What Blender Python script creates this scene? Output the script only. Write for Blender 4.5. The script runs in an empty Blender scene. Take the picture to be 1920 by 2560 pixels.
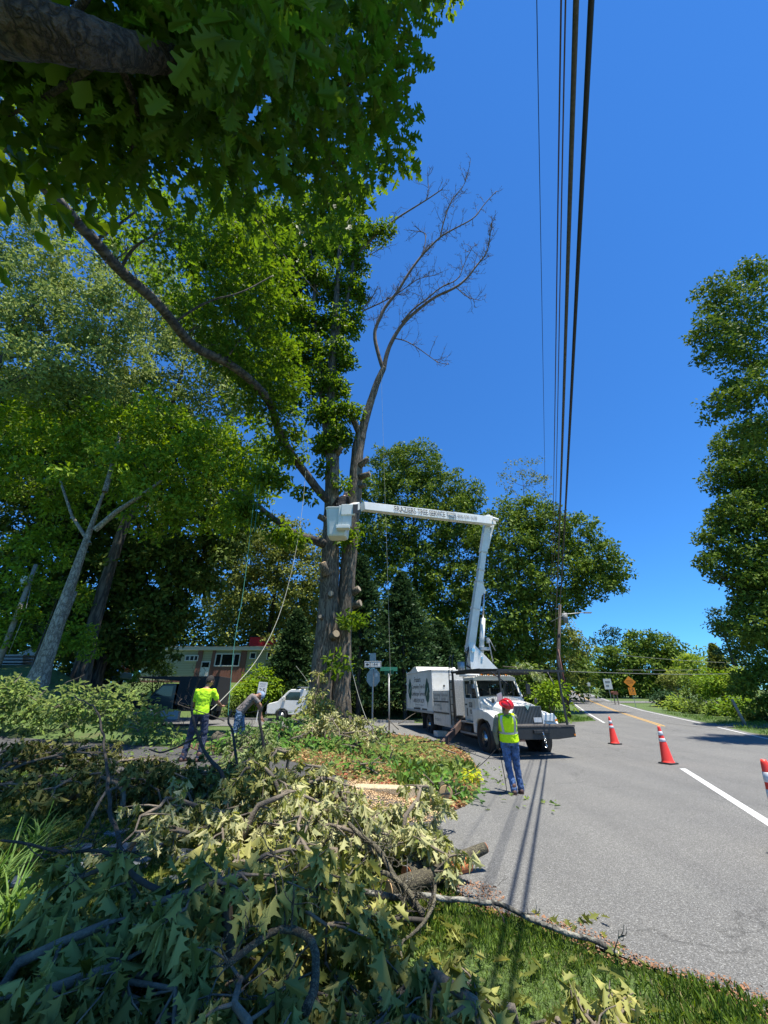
import bpy, math, random
import numpy as np
from mathutils import Vector, Matrix, Quaternion
R = math.radians
SC = bpy.context.scene
COL = SC.collection
# ---------------------------------------------------------------- camera, sky, sun, exposure
PIT = math.atan(475/980); FOC = 980.0; EYE = 1.7
cam = bpy.data.cameras.new('camera'); cam.sensor_fit = 'VERTICAL'; cam.sensor_height = 36
cam.lens = 36*FOC/2560; cam.clip_start = 0.05; cam.clip_end = 2000
camo = bpy.data.objects.new('camera', cam); COL.objects.link(camo)
camo.location = (0, 0, EYE); camo.rotation_euler = (math.pi/2+PIT, 0, 0)
SC.camera = camo
SUN_EL, SUN_AZ = R(75), R(125)
w = bpy.data.worlds.new('World'); SC.world = w; w.use_nodes = True
nt = w.node_tree; bgn = nt.nodes['Background']
sky = nt.nodes.new('ShaderNodeTexSky'); sky.sky_type = 'NISHITA'; sky.sun_disc = False
sky.sun_elevation = SUN_EL; sky.sun_rotation = SUN_AZ
sky.air_density = 1.0; sky.dust_density = 0.0; sky.ozone_density = 5.0; sky.altitude = 0
tint = nt.nodes.new('ShaderNodeMix'); tint.data_type = 'RGBA'; tint.blend_type = 'MULTIPLY'; tint.inputs[0].default_value = 1
tint.inputs[7].default_value = (0.33, 0.77, 1.18, 1)
nt.links.new(sky.outputs[0], tint.inputs[6]); nt.links.new(tint.outputs[2], bgn.inputs[0]); bgn.inputs[1].default_value = 0.095
sl = bpy.data.lights.new('sun', 'SUN'); sl.energy = 5.0; sl.angle = R(0.5); sl.color = (1, 0.95, 0.84)
slo = bpy.data.objects.new('sun', sl); COL.objects.link(slo)
sv = Vector((math.sin(SUN_AZ)*math.cos(SUN_EL), math.cos(SUN_AZ)*math.cos(SUN_EL), math.sin(SUN_EL)))
slo.rotation_euler = sv.to_track_quat('Z', 'Y').to_euler(); slo.location = (20, -20, 60)
SC.view_settings.view_transform = 'Standard'; SC.view_settings.look = 'None'
SC.view_settings.exposure = 0.92; SC.view_settings.gamma = 1
# ---------------------------------------------------------------- pixel rays and terrain height
CP, SP = math.cos(PIT), math.sin(PIT)
def ray(px, py):
    u = 1280-py
    return (px-960, CP*FOC-u*SP, FOC*SP+u*CP)
def P(px, py, y):
    a, b, c = ray(px, py); t = y/b
    return Vector((a*t, y, EYE+c*t))
def D(px, py, d):
    v = Vector(ray(px, py)).normalized()*d
    return Vector((v.x, v.y, v.z+EYE))
def m_per_px(p):
    return (p[1]*CP+(p[2]-EYE)*SP)/FOC
def ss(a, b, t):
    t = np.clip((t-a)/(b-a), 0, 1); return t*t*(3-2*t)
def g(x, y):
    x = np.asarray(x, float); y = np.asarray(y, float)
    base = 0.03*np.clip(y-15, 0, 30)+0.043*np.clip(y-45, 0, 130)
    wl = 1-ss(-2.5, 2.5, x); wl = wl*ss(3, 9, y)
    h1 = (1-ss(-6, 14, x))*ss(33, 46, y)
    h2 = ss(14, 24, y)*ss(0.5, 0.84, -x/np.maximum(y, 1))
    hill = 3.1*(1-(1-h1)*(1-h2))
    return wl*0.5+(1-wl)*base*(1-h1)+hill+wl*0*x
def gz(x, y): return float(g(x, y))
def G(px, py, dz=0.0):
    a, b, c = ray(px, py); t = 0.001
    while t < 2:
        X, Y, Z = a*t, b*t, EYE+c*t
        if Z < gz(X, Y): return Vector((X, Y, gz(X, Y)+dz))
        t *= 1.002
    return Vector((a*t, b*t, 0))
def gp(x, y, dz=0.0): return Vector((x, y, gz(x, y)+dz))
# ---------------------------------------------------------------- materials
MATS = {}
def nodes(name):
    m = bpy.data.materials.new(name); m.use_nodes = True
    n = m.node_tree.nodes; b = n['Principled BSDF']
    return m, n, m.node_tree.links, b
def mat(name, col, rough=0.6, metal=0.0, spec=0.5, var=0.0, scale=8.0, bump=0.0, bscale=40.0, col2=None, coat=0.0):
    if name in MATS: return MATS[name]
    m, n, l, b = nodes(name)
    b.inputs['Base Color'].default_value = (*col, 1); b.inputs['Roughness'].default_value = rough
    b.inputs['Metallic'].default_value = metal; b.inputs['Specular IOR Level'].default_value = spec
    b.inputs['Coat Weight'].default_value = coat
    tc = n.new('ShaderNodeTexCoord')
    if var > 0 or col2:
        nz = n.new('ShaderNodeTexNoise'); nz.inputs['Scale'].default_value = scale; nz.inputs['Detail'].default_value = 8
        nz.inputs['Roughness'].default_value = 0.65
        l.new(tc.outputs['Object'], nz.inputs['Vector'])
        cr = n.new('ShaderNodeValToRGB')
        c2 = col2 or tuple(c*(1-var) for c in col); c1 = col if col2 else tuple(min(1, c*(1+var)) for c in col)
        cr.color_ramp.elements[0].position = 0.35; cr.color_ramp.elements[1].position = 0.65
        cr.color_ramp.elements[0].color = (*c2, 1); cr.color_ramp.elements[1].color = (*c1, 1)
        l.new(nz.outputs['Fac'], cr.inputs[0]); l.new(cr.outputs[0], b.inputs['Base Color'])
    if bump > 0:
        nb = n.new('ShaderNodeTexNoise'); nb.inputs['Scale'].default_value = bscale; nb.inputs['Detail'].default_value = 6
        l.new(tc.outputs['Object'], nb.inputs['Vector'])
        bp = n.new('ShaderNodeBump'); bp.inputs['Strength'].default_value = bump; bp.inputs['Distance'].default_value = 0.02
        l.new(nb.outputs['Fac'], bp.inputs['Height']); l.new(bp.outputs[0], b.inputs['Normal'])
    MATS[name] = m; return m
def leafmat(name, top, under, trans=0.35, rough=0.55, var=0.25, tcol=None):
    if name in MATS: return MATS[name]
    m, n, l, b = nodes(name)
    geo = n.new('ShaderNodeNewGeometry')
    mx = n.new('ShaderNodeMix'); mx.data_type = 'RGBA'
    mx.inputs[6].default_value = (*top, 1); mx.inputs[7].default_value = (*under, 1)
    l.new(geo.outputs['Backfacing'], mx.inputs[0])
    hs = n.new('ShaderNodeHueSaturation')
    mr = n.new('ShaderNodeMapRange'); mr.inputs[3].default_value = 1-var; mr.inputs[4].default_value = 1+var
    l.new(geo.outputs['Random Per Island'], mr.inputs[0]); l.new(mr.outputs[0], hs.inputs['Value'])
    m2 = n.new('ShaderNodeMath'); m2.operation = 'MULTIPLY_ADD'; m2.inputs[1].default_value = -0.035; m2.inputs[2].default_value = 0.517
    l.new(geo.outputs['Random Per Island'], m2.inputs[0]); l.new(m2.outputs[0], hs.inputs['Hue'])
    l.new(mx.outputs[2], hs.inputs['Color']); l.new(hs.outputs[0], b.inputs['Base Color'])
    b.inputs['Roughness'].default_value = rough; b.inputs['Specular IOR Level'].default_value = 0.1
    tr = n.new('ShaderNodeBsdfTranslucent')
    if tcol: tr.inputs[0].default_value = (*tcol, 1)
    else:
        g2 = n.new('ShaderNodeGamma'); g2.inputs[1].default_value = 0.85
        hs2 = n.new('ShaderNodeHueSaturation'); hs2.inputs['Saturation'].default_value = 1.15; hs2.inputs['Value'].default_value = 1.5
        hs2.inputs['Hue'].default_value = 0.49
        l.new(hs.outputs[0], hs2.inputs['Color']); l.new(hs2.outputs[0], tr.inputs[0])
    ms = n.new('ShaderNodeMixShader'); ms.inputs[0].default_value = trans
    l.new(b.outputs[0], ms.inputs[1]); l.new(tr.outputs[0], ms.inputs[2])
    l.new(ms.outputs[0], n['Material Output'].inputs[0])
    MATS[name] = m; return m
def barkmat(name, c1, c2, sc=9.0, stretch=0.16, bump=0.9):
    if name in MATS: return MATS[name]
    m, n, l, b = nodes(name)
    tc = n.new('ShaderNodeTexCoord'); mp = n.new('ShaderNodeMapping'); mp.inputs['Scale'].default_value = (1, 1, stretch)
    l.new(tc.outputs['Object'], mp.inputs[0])
    v = n.new('ShaderNodeTexVoronoi'); v.feature = 'DISTANCE_TO_EDGE'; v.inputs['Scale'].default_value = sc
    nz = n.new('ShaderNodeTexNoise'); nz.inputs['Scale'].default_value = sc*1.5; nz.inputs['Detail'].default_value = 8
    ad = n.new('ShaderNodeMix'); ad.data_type = 'RGBA'; ad.inputs[0].default_value = 0.25
    l.new(mp.outputs[0], nz.inputs[0]); l.new(mp.outputs[0], ad.inputs[6]); l.new(nz.outputs['Color'], ad.inputs[7])
    l.new(ad.outputs[2], v.inputs['Vector'])
    cr = n.new('ShaderNodeValToRGB'); cr.color_ramp.elements[0].position = 0.0; cr.color_ramp.elements[1].position = 0.22
    cr.color_ramp.elements[0].color = (*c2, 1); cr.color_ramp.elements[1].color = (*c1, 1)
    l.new(v.outputs['Distance'], cr.inputs[0])
    nz2 = n.new('ShaderNodeTexNoise'); nz2.inputs['Scale'].default_value = 1.6; nz2.inputs['Detail'].default_value = 9
    l.new(tc.outputs['Object'], nz2.inputs[0])
    mu = n.new('ShaderNodeMix'); mu.data_type = 'RGBA'; mu.blend_type = 'MULTIPLY'; mu.inputs[0].default_value = 0.6
    cr2 = n.new('ShaderNodeValToRGB'); cr2.color_ramp.elements[0].position = 0.35; cr2.color_ramp.elements[1].position = 0.7
    cr2.color_ramp.elements[0].color = (0.45, 0.45, 0.42, 1); cr2.color_ramp.elements[1].color = (1, 1, 1, 1)
    l.new(nz2.outputs['Fac'], cr2.inputs[0]); l.new(cr.outputs[0], mu.inputs[6]); l.new(cr2.outputs[0], mu.inputs[7])
    l.new(mu.outputs[2], b.inputs['Base Color']); b.inputs['Roughness'].default_value = 0.9
    bp = n.new('ShaderNodeBump'); bp.inputs['Strength'].default_value = bump; bp.inputs['Distance'].default_value = 0.04
    l.new(v.outputs['Distance'], bp.inputs['Height']); l.new(bp.outputs[0], b.inputs['Normal'])
    MATS[name] = m; return m
def speckle(name, base, lo, hi, sc=260.0, patch=0.35, rough=0.9, bump=0.35, cracks=False):
    """asphalt or concrete: fine aggregate speckle over broad worn patches"""
    if name in MATS: return MATS[name]
    m, n, l, b = nodes(name)
    tc = n.new('ShaderNodeTexCoord')
    v = n.new('ShaderNodeTexVoronoi'); v.inputs['Scale'].default_value = sc*0.32; l.new(tc.outputs['Object'], v.inputs['Vector'])
    sx = n.new('ShaderNodeSeparateColor'); l.new(v.outputs['Color'], sx.inputs[0])
    cr = n.new('ShaderNodeValToRGB'); e = cr.color_ramp.elements
    e[0].color = (*lo, 1); e[1].color = (*hi, 1); e[0].position = 0.0; e[1].position = 1.0
    em = cr.color_ramp.elements.new(0.55); em.color = (*base, 1)
    em = cr.color_ramp.elements.new(0.86); em.color = (*[c*1.15 for c in base], 1)
    l.new(sx.outputs[0], cr.inputs[0])
    nz = n.new('ShaderNodeTexNoise'); nz.inputs['Scale'].default_value = patch; nz.inputs['Detail'].default_value = 10; nz.inputs['Roughness'].default_value = 0.7
    l.new(tc.outputs['Object'], nz.inputs[0])
    c2 = n.new('ShaderNodeValToRGB'); c2.color_ramp.elements[0].position = 0.33; c2.color_ramp.elements[1].position = 0.68
    c2.color_ramp.elements[0].color = (0.84, 0.84, 0.84, 1); c2.color_ramp.elements[1].color = (1.0, 0.99, 0.97, 1)
    l.new(nz.outputs['Fac'], c2.inputs[0])
    mu = n.new('ShaderNodeMix'); mu.data_type = 'RGBA'; mu.blend_type = 'MULTIPLY'; mu.inputs[0].default_value = 1
    l.new(cr.outputs[0], mu.inputs[6]); l.new(c2.outputs[0], mu.inputs[7]); l.new(mu.outputs[2], b.inputs['Base Color'])
    if cracks:
        vc = n.new('ShaderNodeTexVoronoi'); vc.feature = 'DISTANCE_TO_EDGE'; vc.inputs['Scale'].default_value = .16
        nd = n.new('ShaderNodeTexNoise'); nd.inputs['Scale'].default_value = .9; nd.inputs['Detail'].default_value = 8
        md = n.new('ShaderNodeMix'); md.data_type = 'RGBA'; md.blend_type = 'LINEAR_LIGHT'; md.inputs[0].default_value = .9
        l.new(tc.outputs['Object'], nd.inputs[0]); l.new(tc.outputs['Object'], md.inputs[6]); l.new(nd.outputs['Color'], md.inputs[7]); l.new(md.outputs[2], vc.inputs['Vector'])
        rc = n.new('ShaderNodeValToRGB'); rc.color_ramp.elements[0].position = .0; rc.color_ramp.elements[1].position = .004
        rc.color_ramp.elements[0].color = (.68, .68, .68, 1); rc.color_ramp.elements[1].color = (1, 1, 1, 1); l.new(vc.outputs['Distance'], rc.inputs[0])
        mp = n.new('ShaderNodeMapping'); mp.inputs['Rotation'].default_value = (0, 0, R(23.5)); mp.inputs['Scale'].default_value = (.9, .05, 1)
        ns = n.new('ShaderNodeTexNoise'); ns.inputs['Scale'].default_value = 1.0; ns.inputs['Detail'].default_value = 5; l.new(tc.outputs['Object'], mp.inputs[0]); l.new(mp.outputs[0], ns.inputs[0])
        rs_ = n.new('ShaderNodeValToRGB'); rs_.color_ramp.elements[0].position = .35; rs_.color_ramp.elements[1].position = .65; rs_.color_ramp.elements[0].color = (.93, .93, .93, 1); rs_.color_ramp.elements[1].color = (1.06, 1.06, 1.05, 1); l.new(ns.outputs['Fac'], rs_.inputs[0])
        m1 = n.new('ShaderNodeMix'); m1.data_type = 'RGBA'; m1.blend_type = 'MULTIPLY'; m1.inputs[0].default_value = 1; l.new(mu.outputs[2], m1.inputs[6]); l.new(rc.outputs[0], m1.inputs[7])
        m3 = n.new('ShaderNodeMix'); m3.data_type = 'RGBA'; m3.blend_type = 'MULTIPLY'; m3.inputs[0].default_value = 1; l.new(m1.outputs[2], m3.inputs[6]); l.new(rs_.outputs[0], m3.inputs[7]); l.new(m3.outputs[2], b.inputs['Base Color'])
    b.inputs['Roughness'].default_value = rough; b.inputs['Specular IOR Level'].default_value = 0.25
    bp = n.new('ShaderNodeBump'); bp.inputs['Strength'].default_value = bump; bp.inputs['Distance'].default_value = 0.01
    l.new(v.outputs['Distance'], bp.inputs['Height']); l.new(bp.outputs[0], b.inputs['Normal'])
    MATS[name] = m; return m
WHITE = mat('white_paint', (0.78, 0.78, 0.75), 0.35, col2=(.66, .65, .60), scale=2.2, coat=0.25)
WHITE2 = mat('worn_white_paint', (0.70, 0.69, 0.65), 0.5, col2=(0.5, 0.48, 0.42), scale=4)
BLACK = mat('black_steel', (0.02, 0.02, 0.02), 0.5, var=0.3, scale=12)
RUBBER = mat('rubber', (0.022, 0.022, 0.022), 0.85, bump=0.3, bscale=60)
CHROME = mat('bright_metal', (0.6, 0.6, 0.6), 0.25, metal=1.0, var=0.1)
GLASS = mat('dark_glass', (0.012, 0.016, 0.018), 0.06, spec=0.8)
GALV = mat('galvanised_steel', (0.36, 0.37, 0.37), 0.5, metal=0.5, var=0.15, scale=14)
ALU = mat('tread_plate', (0.62, 0.62, 0.6), 0.35, metal=0.6, var=0.3, scale=40, bump=0.8, bscale=55)
WOODCUT = mat('cut_wood', (0.62, 0.42, 0.22), 0.8, var=0.2, scale=20)
REDWOOD = mat('stripped_red_wood', (0.42, 0.13, 0.04), 0.8, var=0.35, scale=25, bump=0.5)
TWIG = mat('twig_bark', (0.16, 0.13, 0.095), 0.9, var=0.35, scale=10, bump=0.5, bscale=60)
DEADTWIG = mat('dead_twig_bark', (0.13, 0.09, 0.065), 0.9, var=0.3, scale=6)
OAKBARK = barkmat('oak_bark', (.235, .19, .14), (.05, .038, .028))
DARKBARK = barkmat('dark_bark', (0.12, 0.10, 0.08), (0.025, 0.021, 0.018), sc=5)
PALEBARK = barkmat('pale_bark', (0.40, 0.36, 0.30), (0.13, 0.11, 0.09), sc=8, stretch=0.45)
LIMBBARK = barkmat('limb_bark', (.14, .105, .08), (.022, .017, .014), sc=10, stretch=.6, bump=1.6)
LOGBARK = barkmat('log_bark', (0.17, 0.15, 0.095), (0.05, 0.042, 0.03), sc=16, stretch=1.0, bump=0.6)
INK = mat('black_lettering', (0.03, 0.03, 0.03), 0.5)
GREYINK = mat('faded_grey_lettering', (0.22, 0.23, 0.24), 0.6)
DKGREEN = mat('green_decal', (0.01, 0.07, 0.05), 0.5)
# ---------------------------------------------------------------- object helpers
def tag(o, label=None, cat=None, group=None, kind=None):
    if label: o['label'] = label
    if cat: o['category'] = cat
    if group: o['group'] = group
    if kind: o['kind'] = kind
    return o
def link(name, me, m=None, parent=None):
    o = bpy.data.objects.new(name, me); COL.objects.link(o)
    if m is not None and me is not None and not me.materials:
        for q in (m if isinstance(m, (list, tuple)) else [m]): me.materials.append(q)
    if parent: o.parent = parent
    return o
def empty(name, loc=(0, 0, 0), rz=0, label=None, cat=None, group=None):
    o = bpy.data.objects.new(name, None); COL.objects.link(o)
    o.empty_display_size = 0.2
    o.location = loc; o.rotation_euler = (0, 0, rz); return tag(o, label, cat, group)
def copy_tree(o, parent=None, kids=None):
    if kids is None:
        kids = {}
        for q in COL.objects:
            if q.parent: kids.setdefault(q.parent.name, []).append(q)
    c = o.copy(); COL.objects.link(c)
    if parent: c.parent = parent
    for ch in kids.get(o.name, []): copy_tree(ch, c, kids)
    return c
def npmesh(name, V, F=None, sizes=None, flat=None, smooth=False):
    """V (n,3); F either (m,k) array or flat loop index list with sizes"""
    me = bpy.data.meshes.new(name)
    V = np.ascontiguousarray(V, dtype=np.float32)
    if F is not None:
        F = np.asarray(F); k = F.shape[1]; flat = F.ravel(); sizes = np.full(len(F), k)
    sizes = np.asarray(sizes, dtype=np.int32); flat = np.asarray(flat, dtype=np.int32)
    me.vertices.add(len(V)); me.vertices.foreach_set('co', V.ravel())
    me.loops.add(len(flat)); me.loops.foreach_set('vertex_index', flat)
    me.polygons.add(len(sizes)); st = np.zeros(len(sizes), np.int32); st[1:] = np.cumsum(sizes)[:-1]
    me.polygons.foreach_set('loop_start', st)
    try: me.polygons.foreach_set('loop_total', sizes)
    except Exception: pass
    if smooth: me.polygons.foreach_set('use_smooth', np.ones(len(sizes), bool))
    me.update(calc_edges=True); return me
class MB:
    def __init__(s): s.v = []; s.f = []; s.mi = []; s.sm = []
    def add(s, vs, fs, mi=0, sm=False, M=None):
        o = len(s.v)
        for v in vs:
            v = Vector(v)
            if M is not None: v = M @ v
            s.v.append(tuple(v))
        for f in fs: s.f.append([i+o for i in f]); s.mi.append(mi); s.sm.append(sm)
        return s
    def box(s, c, d, M=None, mi=0):
        x, y, z = (q/2 for q in d)
        vs = [(c[0]+a*x, c[1]+b*y, c[2]+e*z) for a in (-1, 1) for b in (-1, 1) for e in (-1, 1)]
        return s.add(vs, [(0, 1, 3, 2), (4, 6, 7, 5), (0, 4, 5, 1), (2, 3, 7, 6), (0, 2, 6, 4), (1, 5, 7, 3)], mi, False, M)
    def b2(s, p, q, M=None, mi=0):
        return s.box([(a+b)/2 for a, b in zip(p, q)], [abs(a-b) for a, b in zip(p, q)], M, mi)
    def prism(s, poly, axis, a, b, mi=0, M=None, sm=False):
        """poly of 2D points in the plane normal to axis ('x','y','z'), extruded from a to b"""
        def mk(p, t): return {'x': (t, p[0], p[1]), 'y': (p[0], t, p[1]), 'z': (p[0], p[1], t)}[axis]
        n = len(poly); vs = [mk(p, a) for p in poly]+[mk(p, b) for p in poly]
        fs = [list(range(n))[::-1], list(range(n, 2*n))]+[(i, (i+1) % n, n+(i+1) % n, n+i) for i in range(n)]
        return s.add(vs, fs, mi, sm, M)
    def tube(s, pts, rad, n=8, cap=True, mi=0, sm=True, fx=1.0, jit=0.0, rnd=None):
        pts = [Vector(p) for p in pts]; k = len(pts)
        if not hasattr(rad, '__len__'): rad = [rad]*k
        t0 = (pts[1]-pts[0]).normalized()
        u = t0.cross(Vector((0, 0, 1)))
        if u.length < 1e-3: u = t0.cross(Vector((1, 0, 0)))
        u.normalize(); vs = []
        for i, p in enumerate(pts):
            t = (pts[min(i+1, k-1)]-pts[max(i-1, 0)]).normalized()
            u = (u-t*u.dot(t))
            if u.length < 1e-5: u = t.orthogonal()
            u.normalize(); w_ = t.cross(u)
            for j in range(n):
                a = 2*math.pi*j/n; r = rad[i]*(1+(rnd.uniform(-jit, jit) if jit else 0))
                vs.append(p+(u*math.cos(a)*fx+w_*math.sin(a))*r)
        fs = [(i*n+j, i*n+(j+1) % n, (i+1)*n+(j+1) % n, (i+1)*n+j) for i in range(k-1) for j in range(n)]
        s.add(vs, fs, mi, sm)
        if cap: s.f += [[len(s.v)-k*n+j for j in range(n)][::-1], [len(s.v)-n+j for j in range(n)]]; s.mi += [mi, mi]; s.sm += [False, False]
        return s
    def cyl(s, a, b, r, r2=None, n=16, mi=0, sm=True): return s.tube([a, b], [r, r if r2 is None else r2], n, True, mi, sm)
    def beam(s, a, b, w_, h, w2=None, h2=None, up=(0, 0, 1), mi=0):
        a = Vector(a); b = Vector(b); t = (b-a).normalized(); x = t.cross(Vector(up)).normalized(); z = x.cross(t)
        vs = []
        for p, ww, hh in ((a, w_, h), (b, w2 or w_, h2 or h)):
            for i, j in ((-1, -1), (1, -1), (1, 1), (-1, 1)): vs.append(p+x*i*ww/2+z*j*hh/2)
        return s.add(vs, [(0, 3, 2, 1), (4, 5, 6, 7)]+[(i, (i+1) % 4, 4+(i+1) % 4, 4+i) for i in range(4)], mi)
    def lathe(s, prof, n=20, M=None, mi=0, sm=True, closed=False):
        k = len(prof); vs = []
        for r, z in prof:
            for j in range(n):
                a = 2*math.pi*j/n; vs.append((r*math.cos(a), r*math.sin(a), z))
        kk = k if closed else k-1
        fs = [(i*n+j, i*n+(j+1) % n, ((i+1) % k)*n+(j+1) % n, ((i+1) % k)*n+j) for i in range(kk) for j in range(n)]
        if not closed: fs += [list(range(n))[::-1], [(k-1)*n+j for j in range(n)]]
        return s.add(vs, fs, mi, sm, M)
    def build(s, name, m, parent=None, bevel=0.0, seg=2):
        me = bpy.data.meshes.new(name); me.from_pydata([tuple(v) for v in s.v], [], s.f)
        me.polygons.foreach_set('material_index', s.mi); me.polygons.foreach_set('use_smooth', s.sm); me.update()
        o = link(name, me, m, parent)
        if bevel > 0:
            bv = o.modifiers.new('bevel', 'BEVEL'); bv.width = bevel; bv.segments = seg; bv.limit_method = 'ANGLE'; bv.angle_limit = R(35)
            bv.use_clamp_overlap = True
        return o
def frame(o, x, up):
    """matrix with local x along x, local y along up, at o"""
    x = Vector(x).normalized(); up = Vector(up); up = (up-x*up.dot(x)).normalized(); z = x.cross(up)
    M = Matrix((x, up, z)).transposed().to_4x4(); M.translation = Vector(o); return M
def text(name, body, M, width, height, m, parent=None, ext=0.003, align='CENTER'):
    cu = bpy.data.curves.new(name, 'FONT'); cu.body = body; cu.size = 1; cu.align_x = 'LEFT'; cu.resolution_u = 3
    to = bpy.data.objects.new(name, cu); COL.objects.link(to)
    bpy.context.view_layer.update()
    dg = bpy.context.evaluated_depsgraph_get()
    me = bpy.data.meshes.new_from_object(to.evaluated_get(dg)); bpy.data.objects.remove(to)
    n = len(me.vertices); co = np.empty(n*3, np.float32); me.vertices.foreach_get('co', co); co = co.reshape(-1, 3)
    lo = co.min(0); hi = co.max(0); co[:, 0] = (co[:, 0]-(lo[0]+hi[0])/2)/(hi[0]-lo[0])*width
    co[:, 1] = (co[:, 1]-(lo[1]+hi[1])/2)/max(hi[1]-lo[1], 1e-4)*height
    out = []
    fl = [list(p.vertices) for p in me.polygons]
    mb = MB(); mb.add([(c[0], c[1], ext) for c in co], fl, 0, False, M)
    return mb.build(name, m, parent)
# ---------------------------------------------------------------- foliage
def leaf_template(kind):
    if kind == 'oak':
        h = [(0.12, .03), (.20, .10), (.25, .25), (.31, .26), (.34, .11), (.40, .13), (.47, .38), (.55, .38), (.57, .15), (.63, .13), (.72, .33), (.79, .31), (.80, .12), (.88, .14), (.95, .16)]
        mid = [(0, 0), (1.02, 0.0)]
    elif kind == 'red':     # pointed lobes
        h = [(0.12, .02), (.24, .08), (.36, .27), (.38, .12), (.47, .17), (.63, .40), (.61, .18), (.70, .15), (.87, .26), (.85, .10)]
        mid = [(0, 0), (1.05, 0.0)]
    elif kind == 'maple':
        h = [(0.1, .04), (.08, .3), (.3, .22), (.45, .48), (.55, .2), (.72, .2), (.74, .08)]; mid = [(0, 0), (1.0, 0)]
    elif kind == 'mid':
        h = [(.25, .2), (.45, .3), (.6, .16), (.78, .2)]; mid = [(0, 0), (1, 0)]
    elif kind == 'blade':
        h = [(.3, .07), (.7, .07)]; mid = [(0, 0), (1, 0)]
    else:
        V = np.array([(0, 0, 0), (.5, .3, .05), (1, 0, -.05), (.5, -.3, .05)], float)
        return V, [[0, 3, 2, 1]]
    a = [mid[0]]+h+[mid[1]]; b = [(x, -y) for x, y in h]
    V = [(x, y, 0.45*abs(y)-0.22*x*x) for x, y in a+b]
    n = len(h); top = list(range(0, n+2)); bot = [0, n+1]+[n+2+i for i in range(n)][::-1]
    return np.array(V), [top[::-1], bot[::-1]]
def leaf_mesh(name, pos, axis, nrm, size, kind, fold=1.0):
    V, F = leaf_template(kind); V = V.copy(); V[:, 2] *= fold
    n = len(pos)
    x = axis/np.linalg.norm(axis, axis=1, keepdims=True)
    z = nrm-(nrm*x).sum(1, keepdims=True)*x; z /= np.linalg.norm(z, axis=1, keepdims=True)+1e-9
    y = np.cross(z, x)
    s = np.broadcast_to(np.asarray(size, float), (n,))[:, None, None]
    q = np.random.RandomState(n % 9973); wy = q.uniform(.65, 1.1, n)[:, None, None]; wz = q.uniform(.2, 2.0, n)[:, None, None]; tw = q.normal(size=n)[:, None, None]*.25*min(fold, 1.5)
    W = pos[:, None, :]+s*(V[None, :, 0:1]*x[:, None, :]+wy*V[None, :, 1:2]*y[:, None, :]+(wz*V[None, :, 2:3]+tw*V[None, :, 0:1]*V[None, :, 1:2])*z[:, None, :])
    k = len(V); off = (np.arange(n)*k)[:, None]
    fl = np.concatenate([np.array(f) for f in F]); flat = (off+fl[None, :]).ravel()
    sizes = np.tile([len(f) for f in F], n)
    return npmesh(name, W.reshape(-1, 3), None, sizes, flat)
def rdir(rs, n):
    v = rs.normal(size=(n, 3)); return v/np.linalg.norm(v, axis=1, keepdims=True)
def clump_leaves(name, clumps, m, parent, kind='far', size=0.16, dens=1.0, spray=0.45, per=14, seed=1, shell=0.55, upb=1.25, flat=0.38, droop=-0.12, puff=False):
    """clumps: (centre, radius or (rx,ry,rz)); leaves gathered in flattened sprays through each clump's volume"""
    rs = np.random.RandomState(seed); SPc = []; OUT = []
    for c, r in clumps:
        rr = np.array(r if hasattr(r, '__len__') else (r, r, r*0.8), float)
        k = max(3, int(dens*4.2*(rr[0]*rr[1]+rr[0]*rr[2]+rr[1]*rr[2])/3/spray**2))
        d = rdir(rs, k); q = (shell+(1-shell)*rs.rand(k))**0.8
        lump = 1+0.22*np.sin(d[:, 0]*5+c[0])*np.cos(d[:, 2]*6+c[2]*1.7)+0.12*rs.normal(size=k)
        SPc.append(np.array(c)+d*rr*(q*lump)[:, None]); OUT.append(d)
    C = np.concatenate(SPc); O = np.concatenate(OUT); n = len(C)
    off = rs.normal(size=(n, per, 3))*spray*0.55; off[..., 2] *= flat
    tilt = O[:, None, :]*0.35
    pos = C[:, None, :]+off; pos[..., 2] += (off*O[:, None, :]).sum(-1)*-0.35
    ax = off/(spray)+O[:, None, :]*0.5+rs.normal(size=(n, per, 3))*0.35; ax[..., 2] += droop
    nr = np.zeros((n, per, 3)); nr[..., 2] = upb; nr += rs.normal(size=(n, per, 3))*0.38+tilt
    if puff:     # leaves on the outside of rounded tufts, facing outwards
        dd = rdir(rs, n*per).reshape(n, per, 3); dd[..., 2] = dd[..., 2]*.9+.12
        rr_ = spray*(.55+.5*rs.rand(n, 1, 1))*(.45+.55*rs.rand(n, per, 1)**.5); o_ = dd*rr_; o_[..., 2] *= .68
        pos = C[:, None, :]+o_; nr = dd*1.0+rs.normal(size=(n, per, 3))*.42; nr[..., 2] += .45
        ax = dd*.5+rs.normal(size=(n, per, 3))*.6; ax[..., 2] -= .25
    sz = size*(0.7+0.6*rs.rand(n*per))
    return link(name, leaf_mesh(name, pos.reshape(-1, 3), ax.reshape(-1, 3), nr.reshape(-1, 3), sz, kind), m, parent)
def curve_pts(a, b, n, rnd, wob=0.1, sag=0.0, bow=None):
    a = Vector(a); b = Vector(b); L = (b-a).length; out = []
    o1 = Vector((rnd.uniform(-1, 1), rnd.uniform(-1, 1), rnd.uniform(-.6, .6)))*wob*L
    o2 = Vector((rnd.uniform(-1, 1), rnd.uniform(-1, 1), rnd.uniform(-.6, .6)))*wob*L*0.5
    for i in range(n+1):
        t = i/n; p = a.lerp(b, t)+o1*math.sin(math.pi*t)+o2*math.sin(2*math.pi*t); p.z -= sag*L*4*t*(1-t)
        if bow: p += Vector(bow)*math.sin(math.pi*t)*L
        out.append(p)
    return out
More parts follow.
